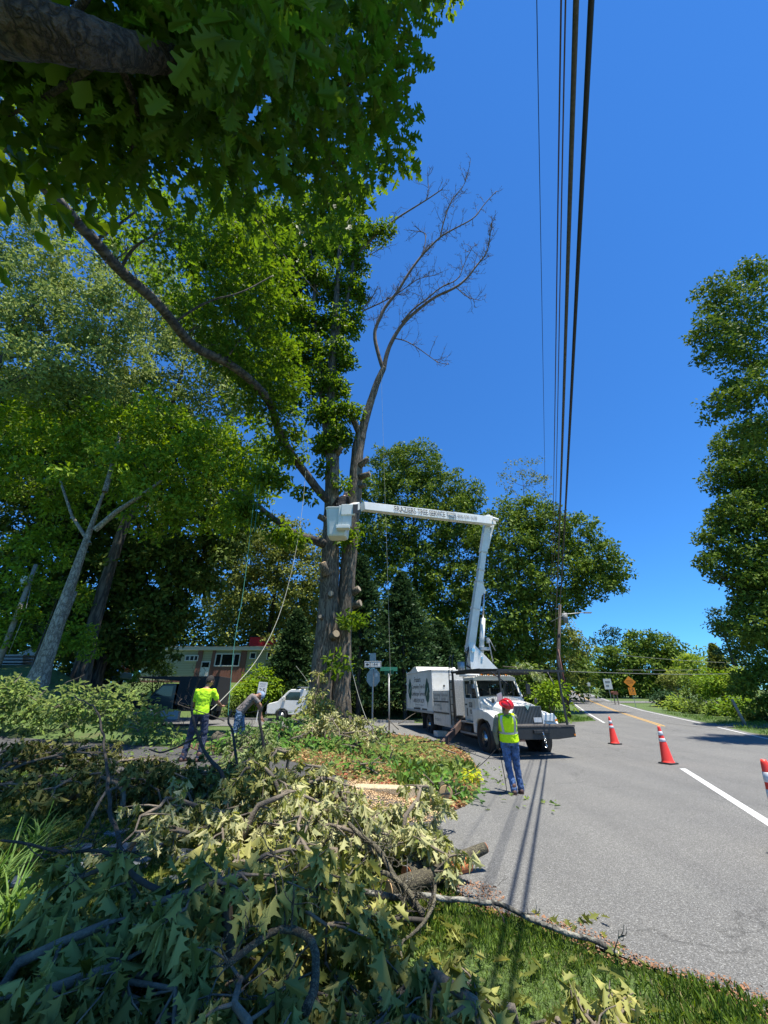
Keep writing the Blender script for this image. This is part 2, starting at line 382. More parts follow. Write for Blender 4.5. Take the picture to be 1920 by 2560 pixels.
def tree(name, label, cat, base, crown_z, clumps, bark, leaf, r0=0.3, kind='far', size=0.16, dens=1.0, spray=0.5, per=14, seed=1, group=None, trunk_top=None, limbs=True, lean=None, **kw):
    rnd = random.Random(seed); base = Vector(base)
    root = empty(name, base, 0, label, cat, group); inv = -base
    top = Vector(trunk_top) if trunk_top else Vector((base.x, base.y, crown_z))
    if not trunk_top: top.z = min(top.z, max(Vector(q[0]).z for q in clumps)-.4)
    mb = MB(); tp = curve_pts(Vector((0, 0, -0.3)), top+inv, 10, rnd, 0.02)
    mb.tube(tp, [r0*(1.35 if i == 0 else 1-0.092*i) for i in range(11)], 12, False)
    if limbs:
        for c, r in clumps:
            c = Vector(c)+inv
            j = min(range(3, 11), key=lambda i: abs(tp[i].z-(c.z-(c-tp[i]).length*0.45)))
            br = r0*0.16*(1-0.05*j); L = (c-tp[j]).length
            pts = curve_pts(tp[j], c, 6, rnd, 0.07, 0.04)
            mb.tube(pts, [br*(1-0.13*i) for i in range(7)], 6, False)
            rr = r if not hasattr(r, '__len__') else sum(r)/3
            for q in range(4):
                d = Vector((rnd.gauss(0, 1), rnd.gauss(0, 1), rnd.gauss(.3, .8))).normalized()
                mb.tube(curve_pts(pts[3+q % 3], c+d*rr*0.85, 4, rnd, 0.1), [br*.35, br*.28, br*.2, br*.14, br*.08], 4, False)
    mb.build('trunk', bark, root)
    cl = [(Vector(c)+inv, r) for c, r in clumps]
    clump_leaves("crown", cl, leaf, root, kind, size*1.12, dens*1.3, spray*1.25, int(per*2.7), seed, puff=True, **kw)
    return root
def pxc(lst, y0):
    """clumps given as (px, py, radius_px[, depth offset])"""
    out = []
    for q in lst:
        p = P(q[0], q[1], y0+(q[3] if len(q) > 3 else 0)); r = q[2]*m_per_px(p); out.append((p, (r, r, r*0.85)))
    return out
# ---------------------------------------------------------------- ground and roads
def groundmat():
    m, n, l, b = nodes('grass_soil')
    tc = n.new('ShaderNodeTexCoord')
    a = n.new('ShaderNodeTexNoise'); a.inputs['Scale'].default_value = 0.6; a.inputs['Detail'].default_value = 10; a.inputs['Roughness'].default_value = .7
    c = n.new('ShaderNodeTexNoise'); c.inputs['Scale'].default_value = 30; c.inputs['Detail'].default_value = 8
    l.new(tc.outputs['Object'], a.inputs[0]); l.new(tc.outputs['Object'], c.inputs[0])
    r1 = n.new('ShaderNodeValToRGB'); r1.color_ramp.elements[0].color = (.035, .06, .012, 1); r1.color_ramp.elements[1].color = (.10, .16, .035, 1)
    r1.color_ramp.elements[0].position = .35; r1.color_ramp.elements[1].position = .65
    l.new(c.outputs['Fac'], r1.inputs[0])
    r2 = n.new('ShaderNodeValToRGB'); r2.color_ramp.elements[0].position = .56; r2.color_ramp.elements[1].position = .66
    l.new(a.outputs['Fac'], r2.inputs[0])
    mx = n.new('ShaderNodeMix'); mx.data_type = 'RGBA'; mx.inputs[7].default_value = (.10, .085, .04, 1)
    l.new(r2.outputs[0], mx.inputs[0]); l.new(r1.outputs[0], mx.inputs[6]); l.new(mx.outputs[2], b.inputs['Base Color'])
    b.inputs['Roughness'].default_value = .95
    bp = n.new('ShaderNodeBump'); bp.inputs['Strength'].default_value = .8; bp.inputs['Distance'].default_value = .05
    l.new(c.outputs['Fac'], bp.inputs['Height']); l.new(bp.outputs[0], b.inputs['Normal'])
    return m
def axis_vals(lo, a, b, hi, fine):
    v = list(np.arange(a, b+1e-6, fine)); s = fine; x = a
    while x > lo: s = min(s*1.25, 25); x -= s; v.insert(0, x)
    s = fine; x = v[-1]
    while x < hi: s = min(s*1.2, 25); x += s; v.append(x)
    return np.array(v)
def sheet(name, xs, ys, dz, m, kind='structure'):
    """rows: ys; xs may be 2-D (per row)"""
    X = np.asarray(xs, float); Y = np.asarray(ys, float)
    if X.ndim == 1: X = np.tile(X, (len(Y), 1))
    if Y.ndim == 1: Y = np.tile(Y[:, None], (1, X.shape[1]))
    Z = g(X, Y)+dz; a, b = X.shape
    I = np.arange(a*b).reshape(a, b)
    F = np.stack([I[:-1, :-1], I[:-1, 1:], I[1:, 1:], I[1:, :-1]], -1).reshape(-1, 4)
    me = npmesh(name, np.stack([X, Y, Z], -1).reshape(-1, 3), F, smooth=True)
    o = link(name, me, m); tag(o, kind=kind); return o
sheet('ground', axis_vals(-700, -22, 26, 800, .4), axis_vals(-60, -2, 52, 900, .4), 0, groundmat())
ASPH = speckle('asphalt', (.155, .153, .148), (.085, .084, .08), (.33, .33, .32), sc=420, cracks=True)
ASPH2 = speckle('old_dark_asphalt', (.075, .074, .074), (.03, .03, .03), (.15, .15, .145), sc=320, cracks=True)
LP = [(2.6, 0), (3.9, 3), (5.95, 7.58), (8.47, 13.26), (11.4, 21.5), (14.52, 29.26), (27.4, 63.6), (44.6, 107), (70, 172), (98, 245), (120, 300)]
ly = [q[1] for q in LP]; lx = [q[0] for q in LP]
def Lx(y): return np.interp(y, ly, lx)
ys = axis_vals(-40, 0, 40, 260, .4)
# road: left asphalt edge follows the lawn, the planting bed, then the far verge
EL = [(-40, -14), (0, 2.9), (2.5, 2.75), (3.49, 2.38), (3.83, 1.9), (4.27, 1.5), (4.63, 1.03), (4.95, .66), (5.8, .5), (6.9, .5), (7.2, .6), (7.96, 1.2), (8.3, 1.45), (10, 2.05), (12.6, 2.6), (15.9, 3.0), (17.6, 2.9), (19, 2.4), (20.6, 1.9), (21.5, 1.7), (23, 1.7), (28, 3), (29.3, 8), (30.2, 13.2), (31.5, 15.0), (300, 0)]
def left_edge(y):
    v = np.interp(y, [q[0] for q in EL], [q[1] for q in EL])
    return np.where(y > 31.2, Lx(y)-.35, v)
le = left_edge(ys); re = Lx(ys)+np.interp(ys, [0, 22, 60], [7.0, 6.9, 6.2])
rj = np.random.RandomState(3); le = le+rj.uniform(-.05, .05, len(ys))
sheet('road', np.stack([le+(re-le)*t for t in np.linspace(0, 1, 30)], 1), ys, .02, ASPH)
xs = axis_vals(-90, -14, 6, 8, .5)
yf = lambda x: np.interp(x, [-90, -20, -8, -2, 2, 8], [30, 26.6, 24.2, 21.8, 21.2, 21.6])
yb = lambda x: np.interp(x, [-90, -20, -8, -2, 2, 8], [38, 33.8, 31.5, 29.3, 29.2, 29.6])
T = np.linspace(0, 1, 16)
sheet('side_street', np.tile(xs, (16, 1)), np.stack([yf(xs)+(yb(xs)-yf(xs))*t for t in T]), .026, ASPH)
xd = np.arange(-16, .81, .4)
df = lambda x: np.interp(x, [-16, -9.5, -6, -3.9, -2.2, -.8, -.3, .5, .9], [11.6, 10.4, 9.3, 8.2, 7.2, 6.3, 5.9, 5.3, 5.2])
db = lambda x: np.interp(x, [-16, -9.5, -6, -3.9, -2.2, -.8, 0, .5, .9], [15.8, 14.6, 13.0, 11.6, 10.4, 8.9, 8.1, 7.7, 7.2])
sheet('driveway', np.tile(xd, (12, 1)), np.stack([df(xd)+(db(xd)-df(xd))*t for t in np.linspace(0, 1, 12)]), .03, ASPH2)
# kerb along the far side of the side street
KERB = speckle('kerb_concrete', (.36, .35, .33), (.22, .21, .2), (.5, .5, .48), sc=120)
mk = MB(); xk = np.arange(-34, 3, 1.0)
for a, b in zip(xk[:-1], xk[1:]):
    pa = gp(a, float(yb(a))+.08, .07); pb = gp(b, float(yb(b))+.08, .07); mk.beam(pa, pb, .16, .2)
tag(mk.build('kerb', KERB), kind='structure')
def line(name, off, y0, y1, wd, m, dz=.026, dash=None):
    yy = np.arange(y0, y1+.01, .5 if y1 < 60 else 1.0)
    c = Lx(yy)+np.asarray(off(yy) if callable(off) else off)
    o = sheet(name, np.stack([c-wd/2, c+wd/2], 1), yy, dz, m); return o
LINEW = mat('road_paint_white', (.62, .62, .6), .7, col2=(.36, .36, .35), scale=22)
LINEY = mat('road_paint_yellow', (.62, .34, .05), .7, col2=(.4, .25, .06), scale=18)
line('road_marking', .0, -4, 13.3, .17, LINEW)
line('road_marking', .0, 29.4, 200, .15, LINEW)
yo = lambda y: np.interp(y, [0, 27, 80], [3.3, 3.25, 3.0])
line('road_marking', lambda y: yo(y)-.12, 26.9, 118, .11, LINEY); line('road_marking', lambda y: yo(y)+.12, 26.9, 118, .11, LINEY)
line('road_marking', lambda y: yo(y), 124, 200, .2, LINEY)
ro = lambda y: np.interp(y, [0, 22, 60], [6.5, 6.4, 5.8])
line('road_marking', ro, 9, 58, .14, LINEW); line('road_marking', ro, 66, 200, .14, LINEW)
# side lane joining from the right (pale strips seen through the verge)
sheet('side_lane', np.tile(np.arange(0, 22.1, 1.0), (8, 1))+Lx(61)+5.9, np.tile(np.linspace(60, 65.5, 8)[:, None], (1, 23)), .045, ASPH)
sheet('right_driveway', np.tile(np.arange(0, 20.1, .8), (8, 1))+18.6, np.tile(np.linspace(26.5, 29.5, 8)[:, None], (1, 26))+np.arange(26)[None, :]*-.12, .032, ASPH)
# planting bed soil / mulch between driveway and side street
MULCH = mat('mulch', (.15, .075, .04), .95, col2=(.06, .036, .022), scale=24, bump=1.0, bscale=50)
ym = np.arange(7.9, 21.2, .3)
mr_ = left_edge(ym)-.06; ml_ = np.maximum(np.interp(ym, [7.9, 9, 10.4, 11.6, 13, 21], [.6, -.7, -2.1, -3.8, -6, -6]), -6)
sheet('mulch_bed', np.stack([ml_+(mr_-ml_)*t for t in np.linspace(0, 1, 14)], 1), ym, .012, MULCH)
# ---------------------------------------------------------------- grass (real blades, stuff)
GRASS = leafmat('grass_blade', (.10, .17, .028), (.13, .2, .04), .3, .6, .5)
def grass(name, regions, m, seed, h=(.05, .12)):
    rs = np.random.RandomState(seed); A = []; 
    for (x0, x1, y0, y1, n, f) in regions:
        x = rs.uniform(x0, x1, n); y = rs.uniform(y0, y1, n)
        cl = np.sin(x*3.1+y*1.7)*np.cos(y*4.3-x*2)+rs.normal(size=n)*.7
        k = (cl > -.5)
        if f is not None: k &= f(x, y)
        A.append(np.stack([x[k], y[k]], 1))
    A = np.concatenate(A); n = len(A); z = g(A[:, 0], A[:, 1])
    pos = np.stack([A[:, 0], A[:, 1], z], 1); ax = rs.normal(size=(n, 3))*.45; ax[:, 2] = 1
    sz = rs.uniform(h[0], h[1], n)*(1+.5*np.sin(A[:, 0]*2.2)*np.cos(A[:, 1]*2.7))
    o = link(name, leaf_mesh(name, pos, ax, rs.normal(size=(n, 3)), sz, 'blade', 1), m); tag(o, kind='stuff'); return o
off_road = lambda x, y: (x < left_edge(y)-.02+.08*np.sin(y*9)) & ~((y > df(x)) & (y < db(x)) & (x < .9))
o = grass('lawn_grass', [(-4.5, 2.6, 1.6, 6.6, 230000, off_road), (-9, -2, 5, 9.3, 50000, off_road)], GRASS, 5, (.02, .062))
tag(o, 'short green lawn grass between the brush piles and the road edge', 'grass')
o = grass('dry_grass', [(-4.5, 2.6, 1.6, 6.6, 26000, off_road)], leafmat('dry_blade', (.26, .22, .09), (.28, .24, .12), .2, .8, .4), 15, (.02, .05))
tag(o, 'dry tan blades and clippings mixed into the lawn', 'grass')
GR2 = leafmat('verge_blade', (.12, .2, .04), (.13, .22, .05), .3, .5, .3)
o = grass('verge_grass', [(12.5, 15.5, 30.5, 42, 5000, lambda x, y: x < left_edge(y)-.1), (18, 26, 22, 50, 14000, lambda x, y: x > Lx(y)+7.0)], GR2, 6, (.08, .2))
tag(o, 'sunlit grass on the verges beside the climbing road', 'grass')
o = grass('bed_grass', [(0.3, 2.6, 8.6, 13.2, 7000, lambda x, y: (x < left_edge(y)-.15) & (np.sin(x*2.3)*np.cos(y*1.1+1) > -.2))], GRASS, 8, (.08, .22))
tag(o, 'tufts of long green grass in the mulch bed by the worker', 'grass')
# ---------------------------------------------------------------- tree set
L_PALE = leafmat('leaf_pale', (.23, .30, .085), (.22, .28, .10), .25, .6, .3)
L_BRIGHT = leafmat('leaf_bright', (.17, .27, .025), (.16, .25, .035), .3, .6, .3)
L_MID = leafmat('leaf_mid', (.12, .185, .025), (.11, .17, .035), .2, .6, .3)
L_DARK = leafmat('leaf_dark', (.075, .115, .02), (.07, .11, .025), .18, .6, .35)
L_OAK = leafmat('leaf_oak', (.10, .17, .018), (.10, .165, .025), .48, .42, .3)
L_NEAR = leafmat('oak_leaf_shade_tone', (.042, .075, .010), (.05, .085, .014), .33, .5, .3, (.27, .46, .015))  # oak leaf colour lowered to put the canopy's shade into it
L_CON = leafmat('needle', (.035, .075, .026), (.045, .085, .035), .12, .5, .35)
L_OLIVE = leafmat('leaf_olive', (.17, .2, .045), (.16, .19, .05), .22, .6, .3)
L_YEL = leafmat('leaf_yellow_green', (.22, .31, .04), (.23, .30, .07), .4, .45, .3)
L_RED = leafmat('leaf_red', (.2, .07, .04), (.22, .1, .05), .3, .5, .3)
def gbase(px, py, y):
    p = P(px, py, y); return gp(p.x, p.y)
def base_of(px, py, y):
    p = P(px, py, y); return gp(p.x, p.y)
# far left, tall pale tulip tree
c = pxc([(40, 470, 60), (120, 560, 75), (20, 620, 70), (70, 700, 90), (190, 690, 80), (10, 800, 90), (110, 810, 95), (230, 800, 90), (300, 740, 70), (60, 930, 95), (190, 920, 95, 1), (300, 880, 80, 2)], 18)
tree('tulip_tree', 'tallest pale green tree at the far left edge under the oak limb', 'tree', base_of(60, 800, 18.5), 30, c, DARKBARK, L_PALE, .45, 'mid', .25, 1.15, .66, 13, 11)
c = pxc([(330, 640, 60), (420, 720, 65), (380, 800, 80), (480, 830, 75), (560, 880, 70), (620, 930, 60), (430, 920, 85), (330, 1000, 85), (520, 980, 80), (600, 1010, 60)], 24)
tree('tulip_tree', 'pale leafy tree right behind the dark slanting oak limb', 'tree', base_of(450, 900, 25), 34, c, DARKBARK, L_PALE, .42, 'mid', .27, 1.1, .7, 13, 12)
# leaning-looking maple with pale trunk
c = pxc([(60, 1040, 85, 1), (170, 1060, 90), (40, 1170, 85, 1), (300, 1080, 85), (420, 1060, 80), (520, 1120, 80), (620, 1110, 70), (660, 1180, 60), (560, 1200, 80), (440, 1180, 85), (320, 1190, 85), (180, 1180, 85, 1), (640, 1250, 50), (480, 1280, 60, 1), (380, 1300, 60, 1), (150, 1300, 60, 3), (560, 1290, 60, 2), (90, 1380, 60, 3), (170, 1190, 34, -2.4), (330, 1215, 36, -2.6), (270, 1150, 34, -2.4)], 21.3)
b0 = P(95, 1700, 20); b0 = gp(b0.x, 20)
mt = tree('maple_tree', 'maple with a pale leaning trunk and bright lit crown left of the oak', 'tree', b0, 12, c, PALEBARK, L_BRIGHT, .40, 'mid', .27, 1.25, .72, 14, 13, trunk_top=P(275, 1190, 19.8), limbs=False)
_m = MB(); _i = -mt.location
for q_, r_ in (([(238, 1325, 19.9), (290, 1280, 19.8), (350, 1240, 19.9), (420, 1190, 20.6)], .16), ([(262, 1230, 19.8), (285, 1150, 20), (300, 1080, 20.5)], .15), ([(225, 1360, 20), (180, 1290, 20.4), (150, 1200, 21)], .10), ([(130, 1620, 20.2), (165, 1540, 20.6), (190, 1480, 21)], .13)):
    _m.tube([P(*z)+_i for z in q_], [r_*(1-.2*k) for k in range(len(q_))], 9, False)
_m.build('limb', PALEBARK, mt)
# dark trees behind
c = pxc([(30, 1010, 90, 5), (140, 1000, 90, 5), (250, 1020, 90, 5), (360, 1060, 90, 5), (470, 1090, 80, 5), (560, 1150, 70, 5), (60, 1140, 90, 5), (420, 1200, 90, 5), (530, 1250, 70, 4), (230, 1130, 90, 5), (40, 1270, 110), (190, 1290, 100), (330, 1330, 110), (100, 1420, 110), (250, 1450, 110), (400, 1440, 120), (60, 1540, 90), (200, 1570, 90), (350, 1570, 100), (430, 1530, 60), (480, 1400, 90, -1), (560, 1330, 80), (270, 1650, 50, 2), (130, 1130, 100, 4), (320, 1180, 100, 4)], 29)
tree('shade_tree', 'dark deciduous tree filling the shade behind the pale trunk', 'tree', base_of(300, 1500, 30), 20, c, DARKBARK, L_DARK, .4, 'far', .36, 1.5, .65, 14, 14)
c = pxc([(560, 1440, 90), (640, 1400, 90), (700, 1350, 70), (740, 1430, 80), (600, 1540, 80), (690, 1530, 90), (770, 1520, 80), (640, 1350, 60, 4), (780, 1380, 60, 2), (740, 1620, 60, -4)], 48)
tree('locust_tree', 'olive green tree rising behind the red chimney', 'tree', base_of(680, 1500, 49), 22, c, DARKBARK, L_OLIVE, .4, 'far', .36, 1.15, .8, 14, 15)
c = pxc([(20, 1500, 50), (70, 1560, 45), (110, 1470, 40, .5), (60, 1440, 40), (150, 1400, 35, 1), (190, 1590, 45), (230, 1620, 35), (120, 1620, 35, 1), (10, 1600, 45), (200, 1500, 40, 2)], 22.5)
tree('understory_tree', 'small light-leaved tree around the foot of the pale trunk', 'tree', base_of(120, 1560, 22.6), 7, c, DARKBARK, L_BRIGHT, .07, 'mid', .18, .9, .4, 12, 16)
# central crowns
c = pxc([(980, 1170, 60), (1040, 1150, 60), (920, 1250, 70), (1010, 1240, 75), (1090, 1220, 65), (1140, 1290, 65), (960, 1340, 85), (1060, 1330, 85), (1150, 1380, 75), (900, 1400, 70, 1), (1010, 1440, 85), (1110, 1470, 80), (1160, 1560, 80), (1060, 1560, 80), (1180, 1650, 70), (1170, 1240, 45), (1200, 1330, 45)], 44)
tree('maple_tree', 'big rounded tree directly behind the white upper boom', 'tree', base_of(1040, 1500, 45), 26, c, DARKBARK, L_MID, .5, 'far', .34, 1.25, .72, 15, 17)
c = pxc([(1260, 1290, 50), (1330, 1290, 60), (1270, 1370, 80), (1370, 1350, 75), (1440, 1330, 55), (1480, 1390, 60), (1530, 1420, 45), (1400, 1430, 75), (1300, 1460, 80), (1230, 1480, 70), (1480, 1460, 50), (1545, 1460, 30), (1240, 1570, 70), (1320, 1560, 75), (1370, 1520, 60), (1300, 1650, 60), (1230, 1660, 60), (1370, 1620, 45), (1430, 1500, 35)], 40)
tree('maple_tree', 'wide tree right of the boom reaching out behind the wires', 'tree', base_of(1310, 1500, 41), 24, c, DARKBARK, L_MID, .5, 'far', .32, 1.25, .68, 15, 18)
c = pxc([(1265, 1195, 26), (1300, 1165, 28), (1345, 1170, 28), (1365, 1205, 26), (1335, 1215, 24), (1285, 1225, 18), (1360, 1238, 15), (1350, 1260, 14), (1290, 1262, 12)], 50)
tree('locust_tree', 'thin airy treetop standing above the other crowns', 'tree', base_of(1310, 1500, 51), 30, c, DARKBARK, L_OLIVE, .4, 'far', .28, .42, .7, 9, 19, trunk_top=P(1308, 1215, 50))
# conifers
def conifer(label, apex, basepx, y, rb, seed, m=L_CON, cat='conifer', group=None, dens=1.0, low=.06, size=.3):
    rs = np.random.RandomState(seed); a = P(apex[0], apex[1], y); b = gp(a.x, a.y); H = a.z-b.z
    root = empty('conifer_tree', b, 0, label, cat, group)
    MB().tube([(0, 0, -.2), (0, 0, H*.97)], [H*.016, .03], 8, False).build('trunk', DARKBARK, root)
    n = int(620*dens); t = rs.rand(n)**.75; ang = rs.rand(n)*2*math.pi
    R_ = rb*(1-t)**.85*(.75+.35*rs.rand(n)); k = 26
    u = rs.rand(n, k)*.92+.1
    d = np.stack([np.cos(ang), np.sin(ang)], -1)
    rad = R_[:, None]*u; px_ = d[:, 0:1]*rad+rs.normal(size=(n, k))*.14*(1+R_[:, None]*.35)*u; py_ = d[:, 1:2]*rad+rs.normal(size=(n, k))*.14*(1+R_[:, None]*.35)*u
    pz = (low+(1-low)*t[:, None])*H+(R_[:, None])*(.25*u-.42*u*u+.1)*1.0+rs.normal(size=(n, k))*.08
    pos = np.stack([px_, py_, pz], -1).reshape(-1, 3)
    ax = np.stack([np.broadcast_to(d[:, 0:1], (n, k)), np.broadcast_to(d[:, 1:2], (n, k)), np.full((n, k), .35)], -1).reshape(-1, 3)+rs.normal(size=(n*k, 3))*.4
    nr = rs.normal(size=(n*k, 3))*.5; nr[:, 2] += .8
    link('crown', leaf_mesh('crown', pos, ax, nr, size*(.6+.8*rs.rand(n*k)), 'far'), m, root); return root
conifer('dark green conifer just right of the oak trunks, behind the stop sign', (905, 1395), 0, 31, 4.0, 21)
conifer('dark green conifer between the oak trunks and the bucket truck', (1005, 1435), 0, 33, 4.6, 22)
conifer('smaller dark conifer behind the chipper box of the bucket truck', (1095, 1560), 0, 36, 3.4, 23)
conifer('dark conifer between the ranch house and the oak trunk', (745, 1530), 0, 38, 3.2, 24)
# right side
c = pxc([(1870, 690, 40), (1780, 735, 42), (1850, 780, 65), (1770, 830, 45), (1900, 870, 70), (1800, 890, 45), (1870, 980, 60), (1800, 1010, 40), (1910, 1080, 60)], 17)
tree('locust_tree', 'tall feathery tree at the right edge of the sky', 'tree', base_of(1880, 900, 17.5), 22, c, DARKBARK, L_MID, .35, 'far', .2, 1.7, .45, 13, 31)
c = pxc([(1840, 1110, 55), (1900, 1180, 75), (1820, 1190, 50), (1830, 1290, 60), (1910, 1330, 80), (1790, 1360, 45), (1850, 1420, 60), (1910, 1480, 75), (1760, 1410, 25), (1880, 1560, 60), (1915, 1640, 60, 2), (1900, 1720, 60, 2), (1940, 1250, 90), (1960, 1450, 100)], 26)
tree('sycamore_tree', 'broad glossy-leaved tree leaning in from the right edge', 'tree', base_of(1960, 1400, 27), 20, c, DARKBARK, L_MID, .45, 'mid', .22, 1.8, .5, 12, 32)
c = pxc([(1800, 1545, 26), (1850, 1535, 30), (1830, 1580, 28), (1880, 1600, 35), (1790, 1570, 14), (1870, 1640, 30), (1810, 1625, 14), (1905, 1570, 30), (1840, 1660, 20)], 50)
tree('pine_tree', 'spreading pine under the broad tree at the right edge', 'tree', base_of(1850, 1700, 50), 14, c, DARKBARK, L_CON, .3, 'far', .3, 1.2, .7, 14, 33)
c = pxc([(1600, 1610, 40), (1650, 1620, 45), (1560, 1650, 38), (1690, 1650, 35), (1620, 1670, 50), (1680, 1700, 38), (1540, 1700, 36), (1590, 1720, 36), (1640, 1730, 36), (1510, 1640, 30), (1500, 1690, 28), (1530, 1740, 25)], 78)
tree('round_tree', 'big dome-shaped tree beyond the orange road work sign', 'tree', base_of(1610, 1740, 79), 16, c, DARKBARK, L_MID, .4, 'far', .5, 1.5, .9, 14, 34)
c = pxc([(1520, 1575, 16), (1545, 1580, 16), (1500, 1600, 14), (1480, 1605, 12), (1535, 1610, 20)], 100)
tree('pine_tree', 'distant pine top poking above the dome-shaped tree', 'tree', base_of(1520, 1740, 100), 24, c, DARKBARK, L_CON, .35, 'far', .55, .8, 1.2, 14, 35)
c = pxc([(1455, 1660, 26), (1475, 1690, 26), (1440, 1700, 24), (1465, 1720, 22), (1445, 1640, 20)], 110)
tree('round_tree', 'light green tree at the top of the road left of its crest', 'tree', base_of(1455, 1740, 110), 16, c, DARKBARK, L_YEL, .3, 'far', .6, 1.3, 1.0, 14, 36)
c = pxc([(1400, 1560, 30), (1430, 1590, 28), (1445, 1620, 26), (1410, 1640, 30), (1385, 1600, 28), (1420, 1690, 26)], 58)
tree('roadside_tree', 'olive brown tree just behind the utility pole', 'tree', base_of(1410, 1700, 58), 14, c, DARKBARK, L_OLIVE, .25, 'far', .34, 1.0, .7, 13, 37)
c = pxc([(1715, 1655, 22), (1740, 1660, 20), (1700, 1690, 24), (1740, 1700, 26)], 70)
tree('round_tree', 'sunlit tree filling the gap right of the dome-shaped tree', 'tree', base_of(1715, 1720, 70), 10, c, DARKBARK, L_YEL, .2, 'far', .4, 1.2, .8, 13, 38)
conifer('narrow brown-green cedar among the trees on the right', (1780, 1612), 0, 62, 2.6, 39, L_OLIVE)
def shrub(name, label, px, py, rpx, y, m, seed, cat='shrub', kind='far', size=.2, group=None, ry=.8, dens=1.2, spray=.4):
    rnd = random.Random(seed); p = P(px, py, y); r = rpx*m_per_px(p); b = gp(p.x, p.y)
    root = empty(name, b, 0, label, cat, group); mb = MB(); cl = []
    for i in range(9):
        a = i*2.4; q = Vector((math.cos(a)*r*.55, math.sin(a)*r*.45, (p.z-b.z)+rnd.uniform(-.5, .45)*r*ry)); q = q if i else Vector((0, 0, p.z-b.z+r*.35*ry))
        cl.append((q, (r*.5, r*.5, r*.45*ry)))
        mb.tube(curve_pts((rnd.uniform(-.1, .1), rnd.uniform(-.1, .1), -.1), q, 4, rnd, .1), [.05, .04, .03, .02, .01], 5, False)
    cl.append((Vector((0, 0, (p.z-b.z)*.45)), (r*.9, r*.8, max(.3, (p.z-b.z)*.5))))
    mb.build('stem', TWIG, root); clump_leaves('foliage', cl, m, root, kind, size, dens, spray, 12, seed); return root
for i, (px, py, r, y, m, lb) in enumerate([
    (1655, 1745, 28, 52, L_CON, 'rounded dark bush right behind the orange road work sign'),
    (1700, 1765, 34, 44, L_YEL, 'yellow-green shrub third along the right verge'),
    (1745, 1775, 34, 40, L_DARK, 'dark green bush in the middle of the right verge'),
    (1800, 1775, 36, 37, L_MID, 'lit green shrub with a dark base along the right verge'),
    (1850, 1770, 38, 34, L_BRIGHT, 'bright topped shrub near the right edge above the long shadow'),
    (1905, 1790, 46, 31, L_DARK, 'dark shrub cut by the right edge of the picture'),
    (1790, 1705, 45, 50, L_BRIGHT, 'tall light shrub standing behind the verge bushes'),
    (1850, 1700, 40, 48, L_YEL, 'tall yellowish shrub in front of the pine'),
    (1740, 1715, 36, 55, L_MID, 'mid green shrub below the cross-road wires'),
    (1680, 1700, 30, 60, L_OLIVE, 'olive pointed shrub left of the verge bushes')]):
    shrub('verge_shrub', lb, px, py, r, y, m, 50+i, size=.3, group='shrubs along the right verge', spray=.5)
shrub('rounded_shrub', 'large bright shrub in front of the ranch house beside the white van', 650, 1712, 72, 36, L_BRIGHT, 71, size=.26, kind='mid', spray=.45)
shrub('rounded_shrub', 'dark low shrub left of the white van below the speed sign', 590, 1765, 30, 34, L_DARK, 72, size=.2)
shrub('rounded_shrub', 'small yellow-green shrub at the left end of the ranch house', 335, 1695, 24, 38, L_YEL, 73, size=.2)
shrub('japanese_maple', 'low red-leaved maple left of the ranch house', 300, 1668, 24, 40, L_RED, 74, 'small tree', size=.2)
shrub('rounded_shrub', 'mid green bush hiding the left wing of the house', 400, 1670, 34, 39, L_MID, 75, size=.22)
shrub('rounded_shrub', 'leafy bush behind the truck bumper next to the utility pole', 1375, 1735, 42, 30, L_BRIGHT, 76, size=.24, kind='mid')
shrub('rounded_shrub', 'leafy bush behind the truck windscreen', 1320, 1690, 45, 32, L_MID, 77, size=.24, kind='mid')
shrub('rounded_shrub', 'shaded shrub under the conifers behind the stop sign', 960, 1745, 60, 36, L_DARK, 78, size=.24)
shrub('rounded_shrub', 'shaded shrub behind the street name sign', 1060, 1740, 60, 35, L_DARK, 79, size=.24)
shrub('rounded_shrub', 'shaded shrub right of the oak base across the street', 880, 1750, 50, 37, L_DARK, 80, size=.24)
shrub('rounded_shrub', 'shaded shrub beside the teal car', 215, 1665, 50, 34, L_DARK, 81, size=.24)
# far woods as one mass
rs = np.random.RandomState(90); cl = []
for i in range(100):
    x = -100+i*1.3+rs.uniform(-2, 2); y = 62+rs.uniform(0, 10); h = rs.uniform(9, 17)
    if x > 12: h *= .6
    for k in range(3): cl.append((Vector((x+rs.uniform(-2, 2), y, gz(x, y)+h*(.25+.3*k))), (3.6, 3, h*.24)))
o = clump_leaves('distant_wood', cl, L_DARK, None, 'far', .8, .75, 1.3, 12, 91); tag(o, 'dark unbroken woodland far behind the house and conifers', 'woodland', kind='stuff')
cl = []
for i in range(60):
    x = 55+i*3.2; y = 150+rs.uniform(-15, 30)+(i > 8)*-60*(i/60); h = rs.uniform(8, 13)
    for k in range(2): cl.append((Vector((x, y, gz(x, y)+h*(.3+.35*k))), (6, 5, h*.33)))
for i in range(14):
    x = 34-i*3.5; y = 128+i*3; cl.append((Vector((x, y, gz(x, y)+5)), (5, 4, 7)))
o = clump_leaves('distant_wood', cl, L_MID, None, 'far', 1.1, .7, 2.0, 12, 92); tag(o, 'green woodland along the skyline beyond the crest of the road', 'woodland', kind='stuff')
